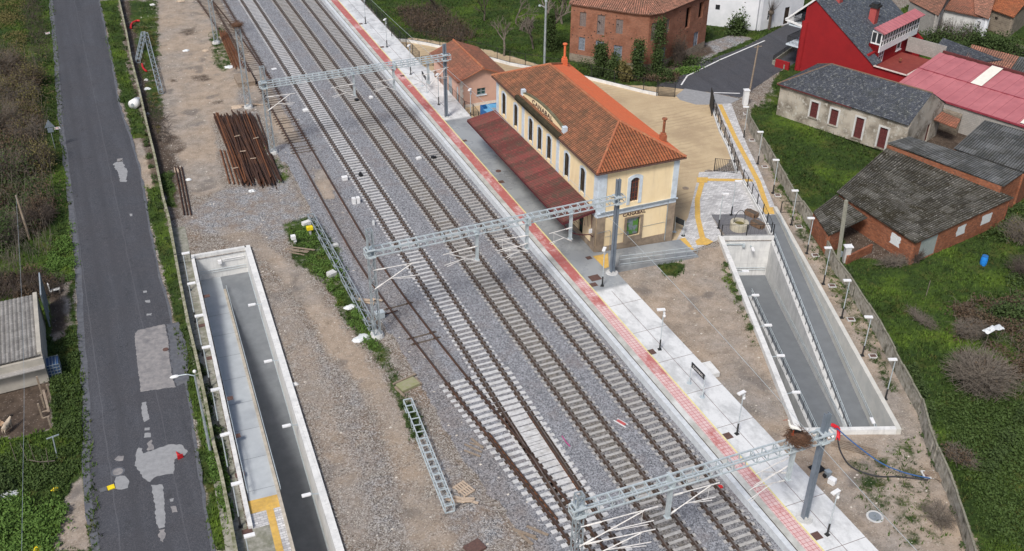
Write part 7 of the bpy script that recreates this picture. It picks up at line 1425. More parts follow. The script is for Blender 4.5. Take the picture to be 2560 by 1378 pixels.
# left side: sign, markers, tank, posts
sp = P(138, 372); t = empty('warning_sign', sp, 'grey-backed triangular road sign with plate on the left verge', 'road sign'); b = MB(); b.tube(sp, sp+Vector((0, 0, 3.3)), .035, 6); b.build('post', MT['galv'], t)
b = MB(); c_ = sp+Vector((0, -.05, 2.85)); b.add([c_+Vector((x, y, z)) for y in (0, .03) for x, z in ((-.5, -.38), (.5, -.38), (0, .48))], [(0, 1, 2), (5, 4, 3), (0, 3, 4, 1), (1, 4, 5, 2), (2, 5, 3, 0)]); b.box(sp+Vector((0, -.04, 2.15)), (.55, .03, .5)); b.build('sign_back', simple('sign_back', (.2, .24, .28), None, 4, .5), t)
for (u, v, lb) in ((119, 84, 'white square marker with a ring near the top of the road'), (143, 322, 'white square marker with a ring beside the road sign')):
    q = P(u, v); t = empty('survey_marker', q, lb, 'marker', 'square white markers on the left verge'); b = MB(); b.box(q+Vector((0, 0, .05)), (.62, .62, .06), rz=.1); b.build('plate', MT['white_paint'], t)
    b = MB(); rg = [q+Vector((math.cos(a)*.16, math.sin(a)*.16, .09)) for a in [2*math.pi*i/14 for i in range(15)]]; b.path(rg, .02, 4); b.build('ring', MT['red'], t)
q = P(136, 935); t = empty('water_container', q, 'blue caged water container beside the farm shed', 'container'); b = MB(); b.box(q+Vector((0, 0, .65)), (1.0, 1.1, 1.0)); b.box(q+Vector((0, 0, .08)), (1.1, 1.2, .14)); b.build('tank', simple('dark_blue_tank', (.03, .06, .14), (.05, .1, .2), 2, .4), t); b = MB()
for z in (.15, .42, .68, .94, 1.2):
    for s_ in (-1, 1): b.bar(q+Vector((-.54, s_*.58, z)), q+Vector((.54, s_*.58, z)), .025); b.bar(q+Vector((s_*.54, -.58, z)), q+Vector((s_*.54, .58, z)), .025)
for k in range(6):
    f = -.54+1.08*k/5
    for s_ in (-1, 1): b.bar(q+Vector((f, s_*.58, .15)), q+Vector((f, s_*.58, 1.2)), .025); b.bar(q+Vector((s_*.54, f*1.07, .15)), q+Vector((s_*.54, f*1.07, 1.2)), .025)
    b.bar(q+Vector((f, -.58, 1.2)), q+Vector((f, .58, 1.2)), .025)
b.build('cage', MT['galv'], t)
q = P(144, 1146); t = empty('washing_line_post', q, 'T-shaped grey post at the edge of the vegetable garden', 'post'); b = MB(); tp = P(132, 1094, 1.6); b.tube(q, tp, .045, 6); b.bar(tp+Vector((-.4, 0, 0)), tp+Vector((.4, .1, .05)), .07); b.build('post', MT['galv'], t)
for k, (u, v, u2, v2) in enumerate(((43, 1158, 24, 1105), (70, 1158, 50, 1108), (90, 1158, 72, 1110), (113, 1180, 104, 1140), (123, 1172, 114, 1120))): b = MB(); b.tube(P(u, v), P(u2, v2, 1.3), .02, 4); tag(b.build('garden_cane', MT['twig']), '%s leaning cane from the left in the vegetable garden' % words[k], 'cane', 'canes in the vegetable garden')
b = MB(); b.path([P(72, 1150, .4), P(100, 1155, .45), P(137, 1152, .4)], .03, 4); tag(b.build('garden_pole', MT['twig']), 'thin horizontal pole across the garden canes', 'pole')
q = P(75, 600); tp = P(40, 488, 4.3); t = empty('wooden_pole', q, 'old leaning wooden pole in the brambles', 'pole'); b = MB(); b.tube(q, tp, .12, 8, .09); b.build('pole', MT['wood'], t)
b = MB(); pts = [tp, P(52, 700, 3.2), P(60, 950, 3.2), P(57, 1200, 4), P(52, 1500, 5)]; b.path(spline(pts, 8), .012, 4); tag(b.build('overhead_wire', MT['galv']), 'thin wire running from the leaning wooden pole down the left edge', 'wire')
b = MB(); pts = [Vector((31.3, 175, 9.6)), P(928, 0, 9.0), P(1501, 522, 9.0), P(2293, 1378, 9.0), Vector((32.8, 10, 9.4))]; b.path(spline(pts, 10), .014, 4); tag(b.build('overhead_wire', MT['galvlight']), 'long thin cable crossing the whole platform diagonally', 'wire')
q = P(2091, 680); tp = P(2116, 501, 7.0); t = empty('utility_pole', q, 'weathered concrete utility pole standing by the precast wall and lean-to', 'pole'); b = MB(); b.bar(q, Vector((tp.x, tp.y, 7.0)), .26, .2, up=(1, 0, 0)); b.build('pole', simple('weathered_pole', (.34, .33, .28), (.25, .25, .2), 3, .9), t); b = MB(); z_ = q.lerp(Vector((tp.x, tp.y, 7)), .25); b.box(z_+Vector((.22, 0, 0)), (.2, .2, .5)); b.build('bracket', MT['galv'], t)
q = P(1873, 235); b = MB(); b.tube(q, q+Vector((.3, 0, 6.0)), .11, 8, .09); b.bar(q+Vector((-.2, 0, 5.8)), q+Vector((.8, 0, 5.8)), .08); tag(b.build('utility_pole', MT['wood']), 'wooden utility pole at the village road corner', 'pole')
prop('flat_cap', 'white square cap on a pier in the precast wall by the lean-to', 'pier cap', P(2113, 655, .0), [('cap', 'white_paint', [((0, 0, 1.62), (.75, .6, .08))]), ('pier', 'conc', [((0, 0, .8), (.5, .45, 1.6))])], -.3)
q = P(2457, 662); t = empty('barrel', q, 'bright blue plastic barrel standing in the grass by the brick shed', 'barrel'); b = MB(); b.tube(q, q+Vector((0, 0, .3)), .27, 16, .3); b.tube(q+Vector((0, 0, .3)), q+Vector((0, 0, .6)), .3, 16, .3); b.tube(q+Vector((0, 0, .6)), q+Vector((0, 0, .88)), .3, 16, .25); b.build('body', simple('bright_blue', (.03, .25, .75), (.02, .2, .6), 3, .4), t); b = MB(); b.tube(q+Vector((0, 0, .88)), q+Vector((0, 0, .92)), .26, 16); b.build('lid', MT['blue'], t)
q = P(2456, 882); t = empty('bird_scarer', q, 'crumpled white sheet on a thin pole in the right-hand field', 'scarecrow'); b = MB(); b.tube(q, q+Vector((.3, .2, 2.0)), .03, 5); b.build('pole', MT['twig'], t); 
b = MB(); r = random.Random(4); c_ = q+Vector((.6, .2, 2.05)); gr_ = [[c_+Vector((-.8+1.7*i/7, -.3+.6*j/4, r.uniform(-.09, .09)-.12*abs(i-3.5)/3.5)) for j in range(5)] for i in range(8)]
for i in range(7):
    for j in range(4): b.quad(gr_[i][j], gr_[i+1][j], gr_[i+1][j+1], gr_[i][j+1])
b.build('sheet', MT['plastic_white'], t)
b = MB(); q = P(2315, 740); b.tube(q, P(2326, 702, 1.4), .04, 5); tag(b.build('stake', MT['twig']), 'pale stake standing in the field below the brick shed', 'stake')
q = P(137, 735); t = prop('garden_bench', 'weathered white bench end beside the farm shed door', 'bench', q, [('seat', 'conc_light', [((.1, 0, .4), (.8, .35, .06))]), ('backrest', 'conc_light', [((-.3, .1, .7), (.06, .35, .7))]), ('leg', 'conc_light', [((.4, 0, .2), (.06, .3, .4))])], .2)
b = MB(); q = P(105, 830); 
t = empty('glazed_screen', (-7.5, 74, 0), 'tall narrow glazed screen against the road end of the farm shed', 'screen'); b = MB(); b.box((-7.45, 76.6, 1.6), (.05, 3.4, 3.0)); b.build('glass', simple('greenish_screen', (.12, .17, .18), (.2, .24, .25), 2, .3), t); b = MB()
for y in (75, 76.1, 77.2, 78.3): b.box((-7.42, y, 1.6), (.1, .06, 3.1))
b.box((-7.42, 76.6, 3.15), (.1, 3.4, .07)); b.build('frame', MT['galv'], t)
# pen posts
t = empty('pen_fence', P(115, 1010), 'rough timber fence of the goat pen below the farm shed', 'fence')
for (u, v, h) in ((105, 985, 1.6), (106, 1045, 1.3), (128, 1000, 1.4), (128, 1070, 1.0), (112, 1020, 1.2)):
    b = MB(); q = P(u, v); b.box(q+Vector((0, 0, h/2)), (.12, .12, h)); b.build('post', MT['wood'], t)
b = MB(); b.bar(P(108, 975, 1.5), P(122, 1030, 1.0), .16, .05); b.bar(P(105, 1030, .9), P(125, 1025, 1.0), .1, .05); b.bar(P(106, 1046, .8), P(124, 1040, .8), .1, .05); b.build('rail', MT['wood'], t)
# road things
q = P(447, 1140, .03); t = empty('traffic_cone', q, 'knocked-over red cone lying on the repaired road', 'cone'); b = MB(); dv = Vector((-.25, .95, 0)).normalized(); b.tube(q-dv*.3+Vector((0, 0, .14)), q+dv*.42+Vector((0, 0, .07)), .16, 12, .03); b.build('cone', MT['red'], t); b = MB(); b.bar(q-dv*.33+Vector((0, 0, .17)), q-dv*.3+Vector((0, 0, .17)), .38, .34); b.build('base', MT['red'], t)
prop('speed_bump', 'short speed bump element with one yellow and one dark block on the road', 'speed bump', P(272, 1221, .02), [('yellow_block', 'yellow', [((.14, 0, .03), (.45, .4, .05))]), ('dark_block', 'asphalt_edge', [((-.34, 0, .03), (.45, .4, .05))])], .12)
b = MB(); b.path([P(1405, 1090, .05), P(1415, 1105, .06), P(1425, 1116, .05)], .04, 5); tag(b.build('magenta_hose', simple('magenta_plastic', (.5, .06, .25), None, 3, .5)), 'magenta plastic strip on the ballast left of the middle track', 'strip')
# ---------------------------------------------------------------- vegetation
def quads_mesh(name, C, N, S, mat, parent=None, org=None, aspect=1.6):
    """many leaf faces at once: centres C, random normals N, sizes S"""
    n = len(C); rs = np.random.RandomState(n % 1000+7); a = np.cross(N, rs.normal(size=(n, 3))); a /= np.linalg.norm(a, axis=1)[:, None]+1e-9; b_ = np.cross(N, a)
    a = a*S[:, None]*aspect/2; b_ = b_*S[:, None]/2
    V = np.stack([C-a, C-b_*.9, C+a, C+b_*.9], 1).reshape(-1, 3); me = bpy.data.meshes.new(name)
    o = np.array(wloc(parent)) if parent is not None else (np.array(org) if org is not None else np.array([C[:, 0].mean(), C[:, 1].mean(), C[:, 2].min()])); V = V-o
    me.vertices.add(n*4); me.vertices.foreach_set('co', V.ravel()); me.loops.add(n*4); me.loops.foreach_set('vertex_index', np.arange(n*4, dtype=np.int32)); me.polygons.add(n)
    me.polygons.foreach_set('loop_start', np.arange(0, n*4, 4, dtype=np.int32)); me.polygons.foreach_set('loop_total', np.full(n, 4, dtype=np.int32)); me.update(calc_edges=True); me.materials.append(mat)
    ob = bpy.data.objects.new(name, me); COL.objects.link(ob)
    if parent is not None: ob.parent = parent
    else: ob.location = o
    return ob
def leaves(rs, c, rx, ry, h, n, clumps=9, lsz=.16, low=.1):
    cc = rs.normal(size=(clumps, 3)); cc /= np.linalg.norm(cc, axis=1)[:, None]; cc *= rs.uniform(.35, .95, (clumps, 1)); cc[:, 2] = np.abs(cc[:, 2])*.9+low
    k = rs.randint(0, clumps, n); d = rs.normal(size=(n, 3))*.23; p = cc[k]+d; C = np.array(c)+p*np.array([rx, ry, h]); C[:, 2] = np.maximum(C[:, 2], c[2]+.03)
    N = rs.normal(size=(n, 3)); N[:, 2] = np.abs(N[:, 2])+.4; N /= np.linalg.norm(N, axis=1)[:, None]; return C, N, rs.uniform(.6, 1.3, n)*lsz
def bush(label, c, rx, ry, h, mat, n=900, seed=0, name='bush', lsz=.16, cat='bush', stems=7, clumps=10, group=None, twm='twig_dark'):
    rs = np.random.RandomState(seed); c = Vector(c); t = empty(name, c, label, cat, group); C, N, S_ = leaves(rs, c, rx, ry, h, n, clumps, lsz); quads_mesh('foliage', C, N, S_, MT[mat], t)
    b = MB()
    for k in range(stems): a = rs.uniform(0, 6.28); e = c+Vector((math.cos(a)*rx*.7, math.sin(a)*ry*.7, h*rs.uniform(.5, 1.0))); m = c.lerp(e, .5)+Vector((rs.uniform(-.1, .1), rs.uniform(-.1, .1), h*.12)); b.path([c, m, e], .03, 4, r2=.008)
    b.build('stems', MT[twm], t); return t
def twigs(label, c, rx, ry, h, seed=0, n=130, name='bare_bush', mat='twig', cat='bush', r0=.018, leaf=None, nl=200, group=None):
    rs = np.random.RandomState(seed); c = Vector(c); b = MB()
    for k in range(n):
        a = rs.uniform(0, 6.28); st_ = c+Vector((rs.normal()*rx*.2, rs.normal()*ry*.2, 0)); q = rs.uniform(.35, 1)**.7; e = c+Vector((math.cos(a)*rx*q, math.sin(a)*ry*q, h*math.sqrt(max(.05, 1-q*q*.8))*rs.uniform(.5, 1.05)))
        m = st_.lerp(e, .5)+Vector((rs.normal()*.12, rs.normal()*.12, h*.16)); b.path([st_, m, e], r0, 3, r2=r0*.35)
        for j in range(2): s_ = m.lerp(e, rs.uniform(0, .8)); b.tube(s_, s_+Vector((rs.normal()*.28, rs.normal()*.28, rs.uniform(-.05, .35))), r0*.5, 3, r0*.2, cap=False)
    if leaf:
        t = empty(name, c, label, cat, group); b.build('branches', MT[mat], t); C, N, S_ = leaves(rs, c, rx*.9, ry*.9, h*.9, nl, 8, .11); quads_mesh('foliage', C, N, S_, MT[leaf], t); return t
    return tag(b.build(name, MT[mat]), label, cat, group)
def tree(label, base, H, spread, seed=0, name='bare_tree', mat='twig', depth=5, leaf=None, nl=0, lsz=.14, cat='tree', ivy=0, lean=(0, 0), group=None, r0=None):
    rs = random.Random(seed); base = Vector(base); t = empty(name, base, label, cat, group); tr = MB(); cr = MB(); tips = []
    r0 = r0 or H*.026
    def grow(p, d, L, r_, k):
        if k == 0 or r_ < .006: tips.append(p); return
        nseg = 3; q = p
        for i in range(nseg):
            d = (d+Vector((rs.uniform(-.22, .22), rs.uniform(-.22, .22), rs.uniform(-.05, .14)))).normalized(); q2 = q+d*L/nseg; (tr if k == depth else cr).tube(q, q2, r_*(1-.25*i/nseg), 6 if k > 3 else (4 if k > 2 else 3), r_*(1-.25*(i+1)/nseg), cap=False); q = q2
            if k <= 3: tips.append(q)
        for i in range(3 if k > 1 else 2):
            a = rs.uniform(0, 6.28); w = rs.uniform(.45, 1.0)*spread; e = d.orthogonal().normalized(); e = Matrix.Rotation(a, 3, d) @ e; grow(q if i < 2 else q.lerp(p, .4), (d+e*w+Vector((0, 0, .12))).normalized(), L*rs.uniform(.6, .82), r_*.62, k-1)
    grow(base, Vector((lean[0], lean[1], 1)).normalized(), H*.34, r0, depth)
    tr.build('trunk', MT['bark'] if mat != 'twig' else MT['twig'], t); cr.build('crown', MT[mat], t)
    if leaf and nl:
        r2 = np.random.RandomState(seed); T = np.array([tuple(p) for p in tips]); k = r2.randint(0, len(T), nl); C = T[k]+r2.normal(size=(nl, 3))*.2; N = r2.normal(size=(nl, 3)); N /= np.linalg.norm(N, axis=1)[:, None]; quads_mesh('foliage', C, N, r2.uniform(.6, 1.3, nl)*lsz, MT[leaf], t)
    if ivy:
        r2 = np.random.RandomState(seed+1); z = r2.uniform(0, 1, ivy); C = np.array(base)+np.stack([r2.normal(size=ivy)*(.5-.25*z), r2.normal(size=ivy)*(.5-.25*z), z*H*.6], 1); N = r2.normal(size=(ivy, 3)); N /= np.linalg.norm(N, axis=1)[:, None]; quads_mesh('ivy', C, N, np.full(ivy, .17), MT['leaf_dark'], t)
    return t
# orchard behind the yard
tree('gnarled bare orchard tree behind the pink outbuilding', P(1260, 140), 5.6, .95, 3, lean=(.25, .1)); tree('bare orchard tree left of the tall grey pole', P(1333, 122), 5.6, .8, 4, lean=(-.1, 0)); tree('leafless orchard tree in the middle of the meadow', P(1211, 52), 4.6, .8, 5, mat='twig_dark'); tree('ivy-clad bare tree beside the brick house', P(1375, 128), 8.2, .8, 6, mat='twig', ivy=2600, r0=.3); tree('small bare orchard tree at the top edge', P(1089, 28), 4.2, .7, 7, mat='twig_dark')
tree('bare tree right of the ivy tree near the brick house', P(1405, 60), 6.5, .9, 8); tree('thin bare tree at the top edge above the meadow', P(1290, 60), 5, .9, 9)
b = MB(); q = P(1318, 74); r = random.Random(6)
for k in range(26): a = r.uniform(0, 6.28); b.path([q+Vector((math.cos(a)*1.1, math.sin(a)*.9, 0)), q+Vector((r.uniform(-.4, .4), r.uniform(-.4, .4), r.uniform(1.2, 1.9)))], .04, 4)
tag(b.build('brushwood_heap', MT['twig']), 'tent-like heap of cut branches among the orchard trees', 'brushwood')
# pollards by the village road and shrubs by the white houses
for (u, v, lb, s_) in ((1922, 74, 'pollarded tree nearer the asphalt in front of the white house', 11), (1965, 52, 'pollarded tree further back near the red house', 12)):
    q = P(u, v); t = empty('pollarded_tree', q, lb, 'tree', 'pollarded trees on the village road'); b = MB(); b.tube(q, q+Vector((0, 0, 2.3)), .2, 8, .16); b.sphere(q+Vector((0, 0, 2.4)), .4, 8, 6); b.build('trunk', MT['bark'], t); b = MB(); r = random.Random(s_)
    for k in range(60): a = r.uniform(0, 6.28); w = r.uniform(.2, 1.3); b.tube(q+Vector((0, 0, 2.4)), q+Vector((math.cos(a)*w, math.sin(a)*w, 2.5+r.uniform(.8, 2.2))), .02, 3, .006)
    b.build('crown', MT['twig_dark'], t)
bush('tall grassy shrub in front of the white house wall', P(1848, 84), 2.0, 1.2, 2.8, 'leaf_dark', 1700, 31, lsz=.2, clumps=16, name='shrub')
for i, (u, v, rx, h, lb) in enumerate([(1500, 190, 1.3, 4.0, 'dark ivy-like shrub at the left of the brick house front'), (1535, 196, 1.2, 3.0, 'low dark shrub in front of the second ground-floor window'), (1592, 200, 1.15, 4.8, 'ivy-covered column in front of the brick house door'), (1641, 188, 1.15, 7.2, 'tallest narrow evergreen at the corner of the brick house'), (1560, 204, .9, 1.8, 'small olive shrub between the evergreens of the brick house')]):
    q = P(u, v); rs = np.random.RandomState(40+i); n = 3200; kk = int(7+h*3); cz = rs.uniform(0, .92, kk); ca_ = rs.uniform(0, 6.28, kk); cr_ = rx*rs.uniform(.1, .7, kk)*(1.05-.6*cz); id_ = rs.randint(0, kk, n); C = np.array(q)+np.stack([np.cos(ca_)*cr_, np.sin(ca_)*cr_, cz*h+.25], 1)[id_]+rs.normal(size=(n, 3))*np.array([.26, .26, .38]); C[:, 2] = np.maximum(C[:, 2], .05); N = rs.normal(size=(n, 3)); N /= np.linalg.norm(N, axis=1)[:, None]
    t = empty('evergreen', q, lb, 'shrub', 'evergreens along the brick house'); quads_mesh('foliage', C, N, rs.uniform(.1, .22, n), MT['leaf_dark' if i != 4 else 'leaf_olive'], t); b = MB(); b.tube(q, q+Vector((0, 0, h*.8)), .06, 5, .02); b.build('stem', MT['bark'], t)
scrub_front = None
twigs('brown leafless creeper mass against the right face of the brick house', P(1695, 165), 1.3, .8, 4.6, 50, 240, 'dry_creeper', 'twig_dark', leaf='leaf_brown', nl=900)
bush('low bushes at the foot of the brick house right face', P(1722, 160), 3.2, 1.3, 1.0, 'leaf_dark', 1500, 51, clumps=14); bush('bright green weeds beside the village road bend', P(1718, 178), 2.2, .9, .5, 'leaf_light', 900, 52, clumps=12, stems=3)
# uncountable scrub: one object per mass
def scrub(name, polypx, n, hmax, mat, seed, lsz=.15, hills=26, z0=0.0, kindm='stuff', hr=2.4):
    rs = np.random.RandomState(seed); poly = PL(polypx); xs = [p.x for p in poly]; ys = [p.y for p in poly]
    def ins(x, y):
        r_ = np.zeros(len(x), bool)
        for i in range(len(poly)):
            a, c = poly[i], poly[(i+1) % len(poly)]
            if a.y == c.y: continue
            r_ ^= ((a.y > y) != (c.y > y)) & (x < (c.x-a.x)*(y-a.y)/(c.y-a.y)+a.x)
        return r_
    hx, hy = rs.uniform(min(xs), max(xs), hills*3), rs.uniform(min(ys), max(ys), hills*3); k = ins(hx, hy); hx, hy = hx[k][:hills], hy[k][:hills]
    if len(hx) == 0: return
    i = rs.randint(0, len(hx), n); hh = rs.uniform(.3, 1, len(hx))**1.3*hmax*1.15; rr_ = rs.uniform(.6, 1.2, len(hx))*hr; d = rs.normal(size=(n, 3)); d /= np.linalg.norm(d, axis=1)[:, None]; d *= rs.uniform(.5, 1.05, (n, 1))
    C = np.stack([hx[i]+d[:, 0]*rr_[i], hy[i]+d[:, 1]*rr_[i], np.abs(d[:, 2])*hh[i]+.05+z0], 1); ok = ins(C[:, 0], C[:, 1]) | (rs.random_sample(n) < .18); C = C[ok]
    N = rs.normal(size=C.shape); N[:, 2] = np.abs(N[:, 2])+.3; N /= np.linalg.norm(N, axis=1)[:, None]; o = quads_mesh(name, C, N, rs.uniform(.6, 1.3, len(C))*lsz, MT[mat]); o['kind'] = kindm; return o
def twigmass(name, polypx, n, hmax, mat, seed, r0=.016):
    rs = random.Random(seed); poly = PL(polypx); b = MB(); xs = [p.x for p in poly]; ys = [p.y for p in poly]; k = 0
    while k < n:
        x, y = rs.uniform(min(xs), max(xs)), rs.uniform(min(ys), max(ys)); ins_ = False
        for i in range(len(poly)):
            a, c = poly[i], poly[(i+1) % len(poly)]
            if (a.y > y) != (c.y > y) and x < (c.x-a.x)*(y-a.y)/(c.y-a.y)+a.x: ins_ = not ins_
        if not ins_: continue
        k += 1; a = rs.uniform(0, 6.28); L = rs.uniform(.5, 1.6); h = hmax*rs.uniform(.35, 1); p = Vector((x, y, .0)); b.path([p, p+Vector((math.cos(a)*L*.5, math.sin(a)*L*.5, h)), p+Vector((math.cos(a)*L, math.sin(a)*L, h*rs.uniform(.4, 1.0)))], r0, 3, r2=r0*.4)
    o = b.build(name, MT[mat]); o['kind'] = 'stuff'; return o
scrub('hedge_scrub', [(-40, 130), (30, 140), (80, 150), (105, 200), (110, 300), (130, 420), (140, 520), (120, 640), (60, 690), (-40, 700)], 24000, 3.2, 'leaf_brown', 61, .12, 34); scrub('green_scrub', [(-60, 260), (60, 300), (100, 420), (120, 560), (60, 640), (-60, 700)], 15000, 1.9, 'leaf_dark', 62, .15, 40); scrub('olive_scrub', [(-40, 170), (90, 170), (110, 330), (60, 420), (-40, 380)], 12000, 2.6, 'leaf_olive', 63, .12, 24)
twigmass('bramble_twigs', [(-40, 130), (90, 150), (115, 300), (140, 500), (130, 640), (60, 690), (-40, 700)], 1500, 2.4, 'twig', 64); twigmass('bramble_twigs', [(-40, 690), (100, 695), (160, 715), (150, 745), (60, 750), (-40, 760)], 700, 1.3, 'twig_dark', 65); scrub('hedge_scrub', [(-40, 690), (100, 690), (150, 715), (130, 750), (-40, 760)], 7000, 1.4, 'leaf_brown', 66, .11, 14, hr=1.2)
twigmass('bramble_twigs', [(60, 0), (100, 0), (125, 150), (95, 160), (70, 80)], 500, .9, 'twig_dark', 67); scrub('green_scrub', [(-60, -40), (60, -20), (70, 90), (60, 160), (-60, 160)], 9000, .7, 'leaf_olive', 68, .12, 30)
scrub('hedge_scrub', [(990, 30), (1090, 15), (1150, 60), (1190, 95), (1150, 112), (1060, 95), (1010, 60)], 9000, 1.3, 'leaf_brown', 70, .14, 30); twigmass('bramble_twigs', [(990, 30), (1090, 15), (1150, 60), (1190, 95), (1150, 112), (1060, 95), (1010, 60)], 900, 1.5, 'twig_dark', 71)
scrub('undergrowth', [(1430, 165), (1500, 182), (1600, 205), (1690, 205), (1680, 190), (1590, 186), (1500, 168)], 5200, 1.3, 'leaf_dark', 75, .14, 26, hr=1.1); scrub('undergrowth', [(1560, 205), (1690, 210), (1700, 190), (1640, 186)], 2600, .9, 'leaf_brown', 76, .12, 14, hr=1.0)
for i_, (u_, v_, rx_, h_, lf_, lb_) in enumerate([(20, 190, 2.6, 3.8, 'leaf_brown', 'tall brown shrub at the left edge, first down from the top'), (80, 215, 2.2, 3.2, 'leaf_olive', 'olive-brown shrub closest to the verge above the road sign'), (15, 330, 2.8, 4.2, 'leaf_brown', 'tallest brown shrub at the left edge level with the road sign'), (95, 420, 2.2, 2.8, 'leaf_olive', 'olive shrub on the verge side just below the road sign'), (30, 440, 2.6, 3.4, 'leaf_dark', 'dark green shrub above the leaning wooden pole'), (100, 560, 1.9, 2.4, 'leaf_brown', 'brown shrub right of the leaning wooden pole'), (20, 600, 2.4, 2.8, 'leaf_dark', 'dark shrub left of the leaning wooden pole')]): twigs(lb_, P(u_, v_), rx_, rx_*1.15, h_, 130+i_, 300, 'tall_shrub', 'twig' if i_ % 2 == 0 else 'twig_dark', leaf=lf_, nl=2200, group='tall shrubs along the left edge')
scrub('dark_brush', [(2420, 560), (2560, 470), (2640, 480), (2640, 760), (2560, 760), (2500, 720), (2560, 640)], 7000, 1.3, 'leaf_dark', 140, .14, 26, hr=1.3); scrub('dark_brush', [(2380, 760), (2560, 740), (2620, 900), (2560, 980), (2400, 900)], 8000, .8, 'leaf_brown', 141, .13, 40, hr=1.2); twigmass('bramble_twigs', [(2380, 760), (2560, 740), (2620, 1000), (2420, 1010)], 500, .9, 'twig', 142, .014)
twigs('pale brown twiggy bush at the left edge beside the top of the road', P(45, 250), 3.0, 3.4, 3.0, 110, 420, mat='twig', leaf='leaf_olive', nl=900); twigs('olive twiggy bush beside the leaning road sign', P(70, 345), 2.4, 3.0, 2.6, 111, 360, mat='twig', leaf='leaf_olive', nl=900)
scrub('dark_hedge', [(2340, 100), (2420, 95), (2560, 130), (2600, 180), (2560, 150), (2440, 118)], 9000, 2.3, 'leaf_dark', 72, .18, 20); scrub('dark_hedge', [(2270, 95), (2340, 95), (2440, 120), (2420, 128), (2320, 112)], 4500, 2.0, 'leaf_dark', 73, .17, 12)
twigmass('bramble_twigs', [(2330, 60), (2440, 75), (2460, 110), (2340, 110)], 500, 2.6, 'twig_dark', 74)
# right-hand field: bushes one can tell apart
twigs('large round leafless bush in the right-hand field', P(2445, 965), 3.0, 3.2, 2.8, 80, 520, mat='twig', leaf='leaf_brown', nl=260, r0=.026); bush('dark evergreen bush near the right edge of the field', P(2520, 795), 1.6, 1.4, 1.5, 'leaf_dark', 1800, 81, clumps=14); twigs('brown brambly bush between the dark bush and the big bare one', P(2420, 838), 1.8, 1.4, 1.4, 82, 260, mat='twig', leaf='leaf_brown', nl=300, r0=.022)
twigs('bare bush beside the end of the brick shed', P(2555, 600), 2.6, 2.4, 2.6, 83, 260, leaf='leaf_olive', nl=500); twigs('fallen bare branches in front of the brick shed corner', P(2240, 660), 2.6, 1.2, .9, 84, 150, 'fallen_branches', 'twig'); twigs('bare thicket against the brick shed corner', P(2285, 655), 1.0, .8, 1.6, 85, 130, mat='twig_dark')
twigs('bare bush at the right edge below the shed', P(2560, 690), 2, 2.2, 2, 86, 200, mat='twig_dark'); twigs('tangle of dry brush in the field at the bottom right', P(2350, 1300), 1.4, 1.6, 1.0, 87, 130); twigs('small dry bush by the precast wall at the bottom', P(2400, 1150), 1.2, 1.6, .9, 88, 110, leaf='leaf_brown', nl=400); twigs('dry straw-like bush behind the wall bend', P(2300, 800), .9, 2.2, .5, 89, 120)
scrub('ivy_on_wall', [(2215, 830), (2260, 900), (2300, 960), (2350, 1090), (2330, 1110), (2280, 1000), (2230, 900)], 3800, 1.4, 'leaf_dark', 90, .12, 22, hr=.7); scrub('field_brambles', [(2330, 980), (2560, 1000), (2600, 1378), (2480, 1378), (2420, 1200), (2370, 1100)], 9000, .55, 'leaf_mid', 91, .13, 70); scrub('ivy_on_wall', [(2090, 660), (2130, 700), (2200, 810), (2190, 830), (2110, 720)], 1500, 1.2, 'leaf_dark', 92, .11, 14, hr=.5)
scrub('ditch_brambles', [(2560, 1010), (2500, 1100), (2450, 1180), (2470, 1200), (2540, 1100), (2600, 1040)], 4000, .9, 'leaf_dark', 93, .13, 24, hr=1.0)
# left garden and verge plants
scrub('garden_weeds', [(-30, 1230), (60, 1250), (150, 1240), (180, 1290), (130, 1378), (90, 1480), (-30, 1480)], 11000, .55, 'leaf_light', 94, .13, 70, hr=.9); scrub('garden_weeds', [(-30, 1100), (60, 1110), (130, 1140), (190, 1100), (205, 1000), (205, 1160), (150, 1230), (60, 1230), (-30, 1230)], 8000, .4, 'leaf_mid', 95, .11, 60, hr=.8); scrub('garden_weeds', [(-30, 1170), (30, 1180), (40, 1240), (-30, 1260)], 2600, .9, 'leaf_dark', 96, .13, 10, hr=.8)
scrub('verge_weeds', [(130, 620), (180, 560), (190, 700), (170, 720), (110, 690)], 6000, .5, 'leaf_light', 97, .1, 40, hr=.7); scrub('verge_weeds', [(125, 860), (190, 830), (205, 980), (205, 1100), (140, 1100), (125, 960)], 7000, .45, 'leaf_mid', 98, .1, 50, hr=.7)
scrub('verge_weeds', [(455, 760), (480, 830), (520, 950), (560, 1100), (590, 1260), (560, 1200), (520, 1060), (490, 940), (465, 850)], 5000, .55, 'leaf_dark', 99, .1, 44, hr=.45); scrub('verge_weeds', [(505, 1050), (540, 1050), (575, 1200), (590, 1330), (560, 1300), (525, 1180)], 4200, .5, 'leaf_light', 100, .1, 40, hr=.4)
scrub('strip_weeds', [(730, 560), (790, 560), (860, 680), (930, 830), (960, 880), (900, 860), (820, 730), (760, 640)], 5200, .4, 'leaf_light', 101, .1, 44, hr=.6); scrub('strip_weeds', [(990, 1010), (1040, 1020), (1060, 1090), (1030, 1100)], 1200, .4, 'leaf_dark', 102, .1, 10, hr=.5); scrub('ramp_edge_weeds', [(1815, 640), (1850, 720), (1895, 850), (1885, 860), (1835, 740), (1808, 660)], 1300, .3, 'leaf_mid', 103, .08, 30, hr=.35)
scrub('platform_edge_weeds', [(1540, 705), (1680, 850), (1790, 980), (1780, 985), (1660, 850), (1530, 712)], 1300, .25, 'leaf_olive', 104, .08, 40, hr=.3); twigmass('debris_twigs', [(345, 120), (370, 250), (420, 300), (430, 360), (400, 360), (370, 300)], 420, .5, 'twig_dark', 105); scrub('verge_weeds', [(385, 420), (430, 430), (435, 520), (415, 540)], 1400, .4, 'leaf_mid', 106, .1, 16, hr=.5)
